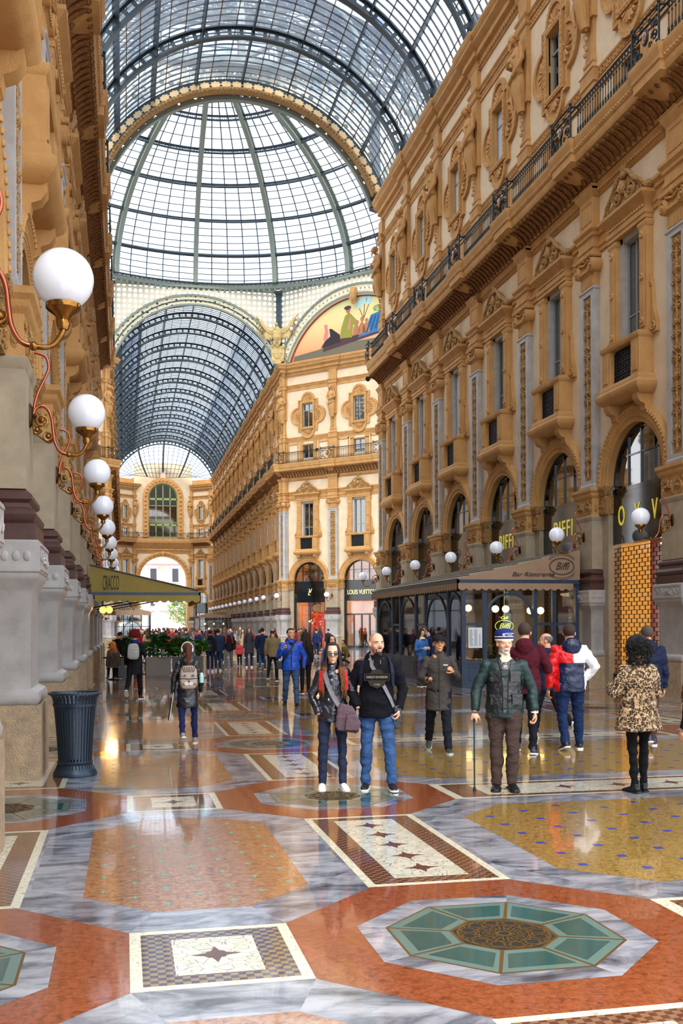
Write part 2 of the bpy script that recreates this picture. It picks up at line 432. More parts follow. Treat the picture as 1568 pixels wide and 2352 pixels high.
def pilaster_parts():
    """[(name, mb, mats, sub-parts)] centred on x=0"""
    out = []
    pl = MB(); pl.box(-.62, .62, -.02, .47, 0, .84)
    out.append(('plinth', pl, 'granite', None))
    pe = MB(); pe.wrap([(.02, .84), (.05, .87), (.06, .92), (.04, .98), (-.03, 1.02)], -.56, .56, .40)
    pe.wrap([(0, 1.02), (0, 2.1), (.02, 2.14), (.07, 2.24), (.09, 2.27), (.09, 2.31), (.11, 2.33), (.11, 2.66), (.09, 2.68)], -.53, .53, .36)
    cr = MB()                                            # carved frieze of the pedestal cap: shell between scrolls
    for x0 in (0,):
        y = .475
        for s in (-1, 1):
            cr.scroll(s*.27, 2.5, .1, y, 1.3, s, 0, .014, 12); cr.scroll(s*.47, 2.5, .08, y, 1.3, -s, pi, .012, 12)
            cr.sphere((s*.37, y, 2.5), (.03, .015, .05), 6, 4)
        for a in range(7):
            t = pi*(a+.5)/7; cr.tube([(0, y, 2.43), (.13*cos(t), y+.01, 2.43+.13*sin(t))], [.008, .02], 5)
    for s in (-1, 1):                                    # side faces of the cap
        for q in (.1, .22, .34):
            cr.scroll(0, 0, .055, 0, 1.2, 1, 0, .012, 8) if False else cr.sphere((s*.645, q, 2.5), (.02, .045, .06), 6, 4)
    fr = MB(); fr.box(-.6, .6, .468, .482, 2.35, 2.375); fr.box(-.6, .6, .468, .482, 2.615, 2.64)
    cr.merge(fr)
    out.append(('pedestal', pe, 'grey_marble', [('carved_frieze', cr, 'grey_marble')]))
    ba = MB(); ba.wrap([(.10, 2.68), (.10, 2.86), (.07, 2.88), (.10, 2.92), (.11, 2.97), (.08, 3.02), (.03, 3.05), (.02, 3.1), (.06, 3.14), (.06, 3.19), (.02, 3.23), (-.03, 3.26)], -.5, .5, .32)
    out.append(('base_moulding', ba, 'brown_marble', None))
    sh = MB(); sh.box(-.5, .5, -.02, .31, 3.26, 4.66); sh.wrap([(0, 4.6), (.03, 4.66), (.04, 4.72), (0, 4.75)], -.5, .5, .31)
    out.append(('lower_shaft', sh, 'pier_stone', None))
    cb = MB(); cb.wrap([(0, 4.75), (.0, 5.22), (.05, 5.27), (.07, 5.3), (.07, 5.36), (.12, 5.42), (.12, 5.5), (.05, 5.52)], -.5, .5, .30)
    rel = MB()
    for s in (-1, 1):
        rel.scroll(s*.26, 4.98, .17, .31, 1.7, s, -pi/2, .028, 20); rel.scroll(s*.42, 5.13, .07, .31, 1.2, -s, 0, .02, 10)
        rel.sphere((s*.26, .33, 4.98), .045, 8, 5)
        rel.tube([(0, .31, 4.8), (s*.14, .35, 5.05), (s*.1, .32, 5.2)], [.03, .03, .012], 5)
    rel.sphere((0, .33, 4.98), (.05, .05, .16), 8, 6)
    for s in (-1, 1):
        for q in (.08, .2):
            rel.sphere((s*.5, q, 4.95), (.03, .05, .12), 6, 5)
    out.append(('carved_block', cb, 'ochre', [('carved_scrolls', rel, 'ochre_relief')]))
    us = MB(); us.m = 0
    us.wrap([(.03, 5.52), (.03, 5.62), (0, 5.66)], -.42, .42, .2)
    us.box(-.42, -.24, -.02, .2, 5.6, 11.08); us.box(.24, .42, -.02, .2, 5.6, 11.08); us.box(-.25, .25, -.02, .15, 5.6, 11.08)
    us.box(-.25, .25, .14, .2, 5.6, 5.76); us.box(-.25, .25, .14, .2, 10.94, 11.08); us.wrap([(0, 11.04), (.035, 11.08), (.035, 11.13), (0, 11.15)], -.42, .42, .2)
    rp = MB(); rp.box(-.21, .21, .14, .16, 5.78, 10.92); scroll_column(rp, 0, 5.85, 10.85, .17, .4, 3)
    out.append(('upper_shaft', us, 'grey_marble', [('relief_panel', rp, 'ochre_relief')]))
    ca = MB(); ca.wrap([(-.02, 11.15), (-.02, 11.52), (.03, 11.56), (.03, 11.6)], -.42, .42, .2)
    for i in range(9): ca.box(-.38+.085*i, -.33+.085*i, .17, .2, 11.18, 11.45)
    ca.wrap([(.05, 11.92), (.08, 11.95), (.08, 12.03), (.05, 12.05)], -.46, .46, .26)
    ca.box(-.42, .42, 0, .24, 11.6, 11.93)
    for s in (-1, 1):
        ca.lathe([(.2, 0), (.2, .3)], 14, (s*.43, 0, 0)) if False else None
        vol = MB(); vol.arch(0, 0, [(.0, 0), (.19, 0), (.19, .28), (.16, .3), (.0, .3)], 0, 2*pi, 16)
        vol.scroll(0, 0, .16, .31, 2.2, -s, pi/2, .022, 26); vol.sphere((0, .31, 0), .04, 8, 5)
        ca.merge(vol, Matrix.Translation((s*.43, 0, 11.72)))
        ca.tube([(s*.28, .3, 11.88), (0, .28, 11.8), (0, .28, 11.8)], [.03, .035, .035], 6)
    ca.sphere((0, .28, 11.98), (.09, .08, .1), 8, 6)
    for i in range(7): ca.sphere((-.24+.08*i, .25, 11.62), (.035, .04, .045), 6, 4)
    out.append(('capital', ca, 'ochre', None))
    en = MB(); en.wrap([(0, 12.05), (0, 12.18), (.03, 12.2), (.03, 12.3), (.0, 12.32), (0, 12.48), (.05, 12.52), (.05, 12.6), (.12, 12.68), (.12, 12.76), (.02, 12.8)], -.46, .46, .22)
    en.wrap([(0, 12.8), (0, 13.62), (.03, 13.66), (.06, 13.74), (.1, 13.8), (.1, 13.86)], -.42, .42, .2)
    en.box(-.3, .3, .19, .215, 12.95, 12.98); en.box(-.3, .3, .19, .215, 13.48, 13.51); en.box(-.3, -.27, .19, .215, 12.95, 13.5); en.box(.27, .3, .19, .215, 12.95, 13.5)
    out.append(('entablature_block', en, 'ochre', None))
    up = MB()                                            # strip above the balcony and herm below the figure
    up.box(-.4, .4, -.02, .14, 15.0, 16.8); up.wrap([(0, 16.75), (.0, 16.82), (.04, 16.86), (.04, 17.18), (.07, 17.22), (0, 17.26)], -.38, .38, .14)
    up.wrap([(0, 17.26), (-.06, 17.5), (-.09, 18.1), (-.07, 18.7)], -.33, .33, .16)
    up.wrap([(-.12, 17.45), (-.1, 17.47), (-.1, 17.55), (-.12, 17.57)], -.4, .4, .24)
    for k in range(6): up.sphere((.04*(-1)**k, .2, 17.75+.14*k), (.06-.004*k, .06, .075), 7, 5)
    up.box(-.34, .34, -.02, .16, 18.7, 22.3); up.wrap([(0, 21.15), (.04, 21.2), (.04, 21.38), (.09, 21.45), (.09, 21.52), (0, 21.55)], -.36, .36, .18)
    out.append(('upper_strip', up, 'ochre', None))
    return out
def archivolt():
    mb = MB()
    mb.arch(B2, 5.5, [(1.46, -.3), (1.46, .05), (1.52, .07), (1.58, .07), (1.6, .1), (1.72, .11), (1.75, .14), (1.86, .15), (1.9, .12), (1.94, .1), (1.94, -.02)], 0, pi, 32)
    for i in range(44):
        a = pi*(i+.5)/44; mb.sphere((B2+1.81*cos(a), .15, 5.5+1.81*sin(a)), (.045, .035, .045), 6, 4)
    for i in range(60):
        a = pi*(i+.5)/60; mb.sphere((B2+1.55*cos(a), .075, 5.5+1.55*sin(a)), .022, 5, 3)
    return mb
def impost():
    mb = MB()
    for x0, x1 in ((.5, B2-1.46), (B2+1.46, P-.5)):
        mb.box(x0, x1, -.7, .1, 4.75, 5.24); mb.wrap([(0, 5.24), (.05, 5.3), (.05, 5.36), (.1, 5.42), (.1, 5.5), (0, 5.52)], x0+.02, x1-.02, .1)
        xm = (x0+x1)/2
        mb.scroll(xm, 4.98, .12, .11, 1.5, 1, 0, .024, 14); mb.sphere((xm, .12, 4.98), .04, 6, 4)
        for q in (-.12, .12): mb.sphere((xm+q, .11, 5.16), (.04, .03, .03), 6, 4); mb.sphere((xm+q, .11, 4.82), (.04, .03, .03), 6, 4)
    return mb
def entablature():
    mb = MB(); mb.mould([(-.02, 12.05), (.05, 12.05), (.05, 12.18), (.08, 12.2), (.08, 12.3), (.05, 12.32), (.05, 12.48), (.1, 12.52), (.1, 12.6), (.17, 12.68), (.17, 12.76), (-.02, 12.8)], .4, P-.4)
    for i in range(30): mb.box(.48+.128*i, .54+.128*i, .05, .095, 12.5, 12.58)
    return mb
def band_above():
    """bead and leaf moulding under the balcony cove"""
    mb = MB(); mb.mould([(-.02, 13.6), (.05, 13.64), (.08, 13.72), (.13, 13.78), (.13, 13.84), (.18, 13.9), (-.02, 13.95)], 0, P)
    for i in range(36): mb.sphere((.065+.131*i, .11, 13.75), (.05, .035, .045), 6, 4)
    mb.wrap([(0, 13.6), (.05, 13.64), (.08, 13.72), (.13, 13.78), (.13, 13.84), (.18, 13.9), (0, 13.95)], -.42, .42, .16)
    mb.wrap([(0, 13.6), (.05, 13.64), (.08, 13.72), (.13, 13.78), (.13, 13.84), (.18, 13.9), (0, 13.95)], P-.42, P-.4, .16)
    return mb
def balcony():
    mb = MB()
    mb.mould([(-.02, 13.95), (.2, 13.95), (.3, 14.15), (.52, 14.32), (.78, 14.42), (.82, 14.5), (.82, 14.62), (.86, 14.66), (.86, 14.78), (.92, 14.88), (.92, 15.0), (-.02, 15.0)], 0, P)
    mb.wrap([(-.5, 14.1), (-.2, 14.32), (0, 14.42), (0, 14.62), (.04, 14.66), (.04, 14.78), (.1, 14.88), (.1, 15.01)], -.62, .62, .94)
    for i in range(36): mb.sphere((.065+.131*i, .87, 14.72), (.045, .03, .04), 6, 4)
    return mb
def brackets():
    """rows of carved leaf brackets and coffers under the balcony"""
    mb = MB(); n = 17
    for i in range(n):
        u = P*(i+.5)/n
        pts = [(u, .18, 13.98), (u, .3, 14.05), (u, .45, 14.2), (u, .62, 14.3), (u, .74, 14.33), (u, .77, 14.4)]
        mb.tube(pts, [.045, .06, .06, .055, .045, .02], 6); mb.scroll(u, 14.3, .05, .78, 1.2, 1, 0, .014, 8)
        mb.sphere((u, .72, 14.31), (.07, .05, .06), 6, 4); mb.sphere((u, .3, 14.02), (.075, .06, .06), 6, 4)
        mb.sphere((u+P/n/2, .5, 14.33), (.055, .07, .04), 6, 4)
    return mb
def key_band():
    mb = MB(); mb.mould([(-.02, 16.78), (.04, 16.8), (.04, 16.86), (.02, 16.88), (.02, 17.14), (.04, 17.16), (.04, 17.22), (-.02, 17.26)], .3, P-.3)
    s = .185
    for i in range(21):
        x = .42+s*i
        for a, b, c, d in ((0, .02, 0, .2), (0, .14, .18, .2), (.12, .14, .06, .2), (.05, .14, .06, .08), (.05, .07, .06, .14), (0, s, 0, .02)):
            mb.box(x+a, x+b, .015, .045, 16.91+c, 16.91+d)
    # frames round the low windows above the balcony
    for x0, x1 in ((.45, 1.4), (P-1.4, P-.45)):
        mb.box(x0, x0+.08, -.01, .05, 15.3, 16.78); mb.box(x1-.08, x1, -.01, .05, 15.3, 16.78); mb.box(x0, x1, -.01, .05, 16.6, 16.7)
    mb.box(1.55, B2-.5, -.02, .08, 15.2, 16.78); mb.box(B2+.5, P-1.55, -.02, .08, 15.2, 16.78); mb.box(1.55, P-1.55, -.02, .08, 16.5, 16.6)
    return mb
def string_course():
    mb = MB(); mb.mould([(-.02, 21.0), (.05, 21.02), (.05, 21.1), (.02, 21.12), (.02, 21.28), (.07, 21.32), (.07, 21.38), (.14, 21.45), (.14, 21.5), (-.02, 21.55)], .3, P-.3)
    for i in range(30): mb.sphere((.42+.134*i, .07, 21.33), (.045, .03, .035), 6, 4)
    for i in range(26): mb.sphere((.42+.155*i, .03, 21.2), (.05, .025, .05), 6, 4)
    return mb
def cornice():
    mb = MB()
    mb.mould([(-.75, 22.2), (.05, 22.2), (.08, 22.3), (.14, 22.38), (.14, 22.48), (.3, 22.52), (.3, 22.72), (.38, 22.76), (.5, 22.86), (.5, 22.96), (.56, 23.02), (.6, 23.14), (.6, 23.2), (-.2, 23.3), (-.2, 23.95), (-.75, 23.95)], 0, P)
    mb.wrap([(0, 22.2), (.05, 22.3), (.1, 22.38), (.1, 22.48), (.26, 22.52), (.26, 22.72), (.34, 22.76), (.46, 22.86), (.46, 22.96), (.52, 23.02), (.56, 23.14), (.56, 23.22)], -.42, .42, .12)
    mb.box(-.5, .5, -.25, -.05, 23.25, 24.1)
    for i in range(38): mb.box(.03+.124*i, .09+.124*i, .12, .26, 22.5, 22.66)
    for i in range(30): mb.sphere((.08+.157*i, .57, 23.1), (.06, .04, .05), 6, 4)
    for i in range(24): mb.sphere((.1+.196*i, .13, 22.3), (.06, .04, .06), 6, 4)
    return mb
def aedicule():
    """window_<n>: first-floor window with balcony box, side pilasters and pediment"""
    o = {}
    fr = MB()
    for s in (-1, 1):
        x = lambda a, b: (B2+min(s*a, s*b), B2+max(s*a, s*b))
        fr.box(*x(.62, .98), -.02, .2, 8.98, 11.92); fr.box(*x(.7, .9), .19, .23, 9.2, 11.6)
        fr.wrap([(0, 11.7), (.03, 11.76), (.03, 11.82), (0, 11.86)], *x(.6, 1.0), .2)
        for z in (9.35, 10.45, 11.5):
            fr.arch(B2+s*.8, z, [(.0, .2), (.09, .2), (.09, .25), (.06, .27), (.0, .25)], 0, 2*pi, 12)
        # scrolled side bracket
        fr.poly([(B2+s*.98, 8.98), (B2+s*1.28, 8.98), (B2+s*1.26, 9.25), (B2+s*1.12, 9.6), (B2+s*1.08, 10.1), (B2+s*.98, 10.4)], 0, .1)
        fr.scroll(B2+s*1.14, 9.16, .13, .12, 1.5, s, 0, .03, 14); fr.scroll(B2+s*1.03, 10.2, .07, .12, 1.2, -s, 0, .02, 10)
        # box piers
        fr.box(*x(.58, .98), -.02, .42, 7.98, 8.92); fr.box(*x(.66, .9), .41, .44, 8.1, 8.8)
        # consoles
        fr.poly([(0, 7.1), (.1, 7.06), (.2, 7.12), (.22, 7.25), (.34, 7.3), (.42, 7.42), (.42, 7.55), (0, 7.55)], B2+s*.78-.13, B2+s*.78+.13, 'x')
    fr.wrap([(.0, 8.9), (.03, 8.93), (.05, 8.99), (.05, 9.05), (0, 9.07)], B2-.98, B2+.98, .42)
    fr.wrap([(-.08, 7.5), (.0, 7.55), (.08, 7.62), (.12, 7.7), (.12, 7.78), (.04, 7.86), (.04, 7.95), (0, 8.0)], B2-1.02, B2+1.02, .44)
    fr.wrap([(0, 11.88), (0, 11.98), (.03, 12.0), (.03, 12.12), (0, 12.14), (0, 12.24), (.05, 12.3), (.14, 12.38), (.2, 12.44), (.2, 12.52), (.14, 12.55)], B2-1.0, B2+1.0, .24)
    for i in range(15): fr.sphere((B2-.91+.13*i, .26, 12.19), .045, 6, 4)
    o['surround'] = (fr, 'ochre')
    pd = MB()
    pd.poly([(B2-1.1, 12.55), (B2+1.1, 12.55), (B2+1.1, 12.66), (B2+.6, 12.85), (B2+.25, 13.25), (B2, 13.4), (B2-.25, 13.25), (B2-.6, 12.85), (B2-1.1, 12.66)], .05, .26)
    for s in (-1, 1):
        pd.scroll(B2+s*.36, 12.86, .25, .29, 1.8, s, 0, .05, 22); pd.sphere((B2+s*.36, .3, 12.86), .07, 8, 5)
        pd.scroll(B2+s*.82, 12.72, .13, .28, 1.4, -s, pi/2, .035, 14)
        pd.tube([(B2+s*1.13, .24, 12.6), (B2+s*.9, .3, 12.84), (B2+s*.62, .32, 13.0), (B2+s*.3, .32, 13.32), (B2+s*.12, .3, 13.42)], [.06, .06, .06, .06, .04], 7)
        pd.sphere((B2+s*1.13, .2, 12.66), (.1, .12, .11), 8, 5)
    pd.sphere((B2, .32, 13.02), (.13, .1, .18), 10, 7); pd.sphere((B2, .3, 13.34), (.2, .08, .1), 8, 5)
    for a in (-.5, -.25, 0, .25, .5): pd.tube([(B2, .28, 13.34), (B2+.24*sin(a), .32, 13.34+.26*cos(a))], [.05, .025], 5)
    o['pediment'] = (pd, 'ochre_relief')
    inn = MB()
    for x0, x1 in ((B2-.62, B2-.46), (B2+.46, B2+.62)): inn.box(x0, x1, -.14, .08, 9.05, 11.9)
    inn.box(B2-.62, B2+.62, -.14, .08, 11.74, 11.9)
    o['inner_frame'] = (inn, 'grey_marble')
    sa = MB(); sa.box(B2-.46, B2-.41, -.14, -.06, 9.05, 11.74); sa.box(B2+.41, B2+.46, -.14, -.06, 9.05, 11.74); sa.box(B2-.03, B2+.03, -.14, -.06, 9.05, 11.74)
    sa.box(B2-.46, B2+.46, -.14, -.06, 11.69, 11.74); sa.box(B2-.46, B2+.46, -.14, -.06, 9.05, 9.1); sa.box(B2-.46, B2+.46, -.13, -.07, 9.78, 9.82)
    o['sash'] = (sa, 'window_frame')
    gr = MB(); gr.box(B2-.56, B2+.56, .2, .24, 8.0, 8.9)
    g2 = MB()
    for i in range(8):
        for j in range(5):
            g2.arch(B2-.49+.14*i, 8.13+.155*j, [(.045, .26), (.065, .26), (.065, .285), (.045, .285)], 0, 2*pi, 8)
    for i in range(9): g2.box(B2-.565+.14*i, B2-.55+.14*i, .255, .28, 8.02, 8.88)
    gr.merge(g2); o['grille'] = (gr, 'iron')
    return o
def rosette_window():
    o = {}; fr = MB(); c = (B2, 18.9)
    A = quatre(*c, .92, 1.28, .62, .72, 10); Bq = quatre(*c, .84, 1.2, .52, .62, 10); n = len(A)
    ring_poly(fr, A, Bq, -.02, .12)
    C = quatre(*c, .56, 1.0, .2, .2, 10)
    ring_poly(fr, Bq, quatre(*c, .50, .96, .1, .1, 10), -.02, .05)
    o1 = [(B2-.66, 17.75), (B2+.66, 17.75), (B2+.66, 20.05), (B2-.66, 20.05)]; i1 = [(B2-.5, 17.92), (B2+.5, 17.92), (B2+.5, 19.88), (B2-.5, 19.88)]
    ring_poly(fr, o1, i1, -.05, .16)
    for (x, z, rad, a0) in ((B2-.68, 18.9, .5, pi), (B2+.68, 18.9, .5, 0), (B2, 20.05, .4, pi/2), (B2, 17.75, .4, -pi/2)):
        for k in range(7):
            a = a0-pi/2+pi*(k+.5)/7; fr.tube([(x, .06, z), (x+rad*.95*cos(a), .09, z+rad*.95*sin(a))], [.03, .06], 5)
        fr.scroll(x, z, .12, .1, 1.2, 1, 0, .03, 10)
    for k in range(len(A)):
        a, b = Vector(A[k]), Vector(A[(k+1) % n])
        L = (b-a).length; q = max(1, int(L/.14))
        for j in range(q):
            p = a.lerp(b, (j+.5)/q).lerp(Vector(c), .06); fr.sphere((p.x, .11, p.y), .032, 5, 3)
    for x in (B2-.6, B2+.6):
        for k in range(12): fr.sphere((x, .16, 17.9+.18*k), (.05, .03, .07), 5, 4)
    for k in range(7):
        for z in (17.83, 19.97): fr.sphere((B2-.48+.16*k, .16, z), (.07, .03, .05), 5, 4)
    o['surround'] = (fr, 'ochre')
    sa = MB()
    for x in (-.48, -.03, .42): sa.box(B2+x, B2+x+.06, -.12, -.05, 17.95, 19.85)
    for z in (17.95, 19.25, 19.79): sa.box(B2-.48, B2+.48, -.12, -.05, z, z+.06)
    o['sash'] = (sa, 'window_frame')
    return o
def low_window():
    sa = MB()
    for x in (-.5, -.03, .44): sa.box(B2+x, B2+x+.06, -.12, -.05, 15.45, 16.5)
    sa.box(B2-.5, B2+.5, -.12, -.05, 16.44, 16.5)
    return {'sash': (sa, 'window_frame')}
def pane(hw, z0, z1, y=-.1):
    return MB().box(B2-hw, B2+hw, y-.015, y, z0, z1)
def arch_pane(y=-.2, r=1.5, z0=5.3):
    mb = MB(); pts = [(B2+r, z0)]+arc_pts(B2, 5.5, r, 0, pi, 24)+[(B2-r, z0)]; mb.poly(pts, y-.015, y); return mb
def arch_frame(nv=3, y=-.2):
    mb = MB(); mb.arch(B2, 5.5, [(1.38, y-.06), (1.5, y-.06), (1.5, y+.06), (1.38, y+.06)], 0, pi, 24)
    for i in range(nv):
        x = -1.4+2.8*(i+1)/(nv+1); h = sqrt(1.44**2-x*x); mb.box(B2+x-.025, B2+x+.025, y-.04, y+.04, 5.3, 5.5+h)
    mb.box(B2-1.5, B2+1.5, y-.05, y+.07, 5.28, 5.4); mb.box(B2-1.35, B2+1.35, y-.03, y+.03, 6.2, 6.24)
    return mb
def shop_lower(y=-.2):
    """glazed shop front below the fascia panel"""
    mb = MB()
    for x in (-1.5, -.75, .67, 1.42): mb.box(B2+x, B2+x+.08, y-.05, y+.05, 0, 3.9)
    for z in (0, 2.9, 3.82): mb.box(B2-1.5, B2+1.5, y-.05, y+.05, z, z+(.5 if z == 0 else .08))
    return mb
def railing_panel():
    mb = MB(); y = .82
    mb.tube([(0, y, 15.86), (P, y, 15.86)], .028, 6); mb.box(0, P, y-.02, y+.02, 15.03, 15.07); mb.box(0, P, y-.015, y+.015, 15.7, 15.725)
    n = 32
    for i in range(n):
        x = P*(i+.5)/n
        if .75 < x < P-.75: 
            mb.tube([(x, y, 15.05), (x, y, 15.72)], .013, 5); mb.sphere((x, y, 15.22), (.03, .03, .07), 6, 4); mb.sphere((x, y, 15.6), (.026, .026, .04), 6, 4)
            mb.arch(x, 15.79, [(.03, y-.01), (.045, y-.01), (.045, y+.01), (.03, y+.01)], 0, 2*pi, 6)
            mb.arch(x, 15.13, [(.035, y-.01), (.05, y-.01), (.05, y+.01), (.035, y+.01)], 0, 2*pi, 6)
    # ornate part over each pilaster, standing forward
    y2 = y+.14
    for s in (-1, 1):
        x0 = 0 if s > 0 else P
        mb.tube([(x0+s*.74, y, 15.86), (x0+s*.6, y2, 15.9), (x0, y2, 15.93)], .03, 6); mb.tube([(x0+s*.72, y, 15.05), (x0+s*.6, y2, 15.05), (x0, y2, 15.05)], .02, 5)
        mb.tube([(x0+s*.62, y2, 15.03), (x0+s*.62, y2, 15.92)], .028, 6); mb.sphere((x0+s*.62, y2, 15.97), .045, 8, 5)
        mb.scroll(x0+s*.4, 15.64, .13, y2, 1.6, s, 0, .024, 14); mb.scroll(x0+s*.42, 15.3, .14, y2, 1.6, -s, 0, .024, 14)
        mb.scroll(x0+s*.22, 15.18, .08, y2, 1.3, s, pi, .02, 10); mb.scroll(x0+s*.2, 15.76, .08, y2, 1.3, -s, pi, .02, 10)
        for z in (15.12, 15.5, 15.84): mb.sphere((x0+s*.52, y2, z), (.05, .03, .045), 6, 4)
    mb.merge(MB().arch(0, 0, [(0, -.02), (.17, -.02), (.17, .02), (.13, .04), (0, .03)], 0, pi, 10).xform(Matrix.Translation((0, y2, 15.45))@Matrix.Rotation(pi/2, 4, 'Y'))) if False else None
    return mb
def medallion():
    mb = MB(); y2 = .96
    mb.sphere((0, y2, 15.47), (.15, .04, .2), 12, 8); mb.m = 1; mb.sphere((0, y2+.03, 15.47), (.095, .025, .14), 10, 6)
    return mb
mat('enamel', '7c3a2c', .3, vary=('c9c4b8', 9, .1))
# ---- carved half-figure growing out of the herm
def statue_mesh(seed, style):
    """style 0 bearded man, 1 woman with arms crossed, 2 man holding drapery, 3 woman veiled"""
    rnd = random.Random(seed); mb = MB(); z = 18.45; y = .34
    j = lambda a: rnd.uniform(-a, a)
    # drapery wrapped round hips tapering into the herm
    mb.tube([(0, .2, z), (.02, .24, z+.35), (0, y-.04, z+.8), (.02, y-.02, z+1.15), (0, y-.02, z+1.35)], [(.16, .13), (.23, .19), (.31, .23), (.3, .22), (.24, .18)], 16)
    for k in range(11):
        a = -1.4+2.8*k/10; x = .29*sin(a); yy = y-.05+.2*cos(a)
        mb.tube([(x*.45, .2+.12*cos(a), z+.02), (x*.75+j(.03), .24+.17*cos(a), z+.4), (x+j(.04), yy, z+.85), (x*.9+j(.03), yy-.01, z+1.15)], [.02, .035, .042, .02], 5)
    mb.tube([(-.31, y-.02, z+1.2), (-.12, y+.2, z+1.12), (.14, y+.21, z+1.02), (.3, y, z+.92)], [.05, .07, .075, .05], 7)
    if style in (0, 2): mb.tube([(.28, y+.02, z+1.0), (.3, y+.1, z+.6), (.24, y+.06, z+.2)], [.06, .07, .03], 6)
    # torso
    w = .3 if style in (0, 2) else .26
    mb.tube([(0, y-.02, z+1.2), (0, y, z+1.45), (0, y+.02, z+1.75), (0, y, z+1.98), (0, y-.02, z+2.1)], [(.22, .17), (.21, .16), (w, .2), (w-.02, .17), (.1, .1)], 16)
    for s in (-1, 1): mb.sphere((s*.12, y+.15, z+1.76), (.12, .08, .1), 8, 6)
    # arms
    for s in (-1, 1):
        sh = (s*w, y-.02, z+1.95)
        if (style == 0 and s > 0) or (style == 3 and s < 0): P_ = [sh, (s*.4, y+.04, z+1.6), (s*.16, y+.28, z+1.5), (-s*.02, y+.3, z+1.62)]
        elif style == 1: P_ = [sh, (s*.38, y+.06, z+1.58), (s*.12, y+.28, z+1.42), (-s*.12, y+.27, z+1.36)]
        elif style == 2 and s < 0: P_ = [sh, (s*.42, y, z+1.62), (s*.4, y+.18, z+1.3), (s*.2, y+.26, z+1.1)]
        else: P_ = [sh, (s*.4, y, z+1.6), (s*.34, y+.16, z+1.28), (s*.2, y+.24, z+1.1)]
        mb.tube(P_, [.09, .085, .062, .045], 8); mb.sphere(P_[0], .1, 8, 6); mb.sphere(P_[3], (.055, .055, .07), 6, 5)
    # head bowed forward
    hx = .04 if style % 2 else -.03; hc = (hx, y+.16, z+2.32)
    mb.tube([(0, y, z+2.05), (hx*.6, y+.09, z+2.22)], [.085, .08], 8); mb.sphere(hc, (.125, .15, .17), 12, 9)
    mb.sphere((hx, y+.3, z+2.28), (.03, .04, .05), 6, 4)
    mb.sphere((hx, y+.1, z+2.4), (.155, .16, .13), 10, 7)
    for k in range(16):
        a = 2*pi*k/16; mb.sphere((hx+.14*cos(a), y+.1+.13*sin(a), z+2.34+.05*sin(3*a)), .045, 6, 4)
    if style == 0:
        for k in range(5): mb.tube([(hx-.08+.04*k, y+.26, z+2.2), (hx-.06+.03*k, y+.27, z+2.0-.03*(2-abs(k-2)))], [.04, .012], 5)
    if style in (1, 3):
        for s in (-1, 1): mb.tube([(hx+s*.14, y+.06, z+2.36), (s*.2, y-.02, z+2.1), (s*.22, y-.04, z+1.85)], [.06, .055, .03], 6)
    # bracket behind head carrying the block above
    mb.box(-.3, .3, 0, .14, z+2.3, z+2.75)
    return mb
FAC = {}
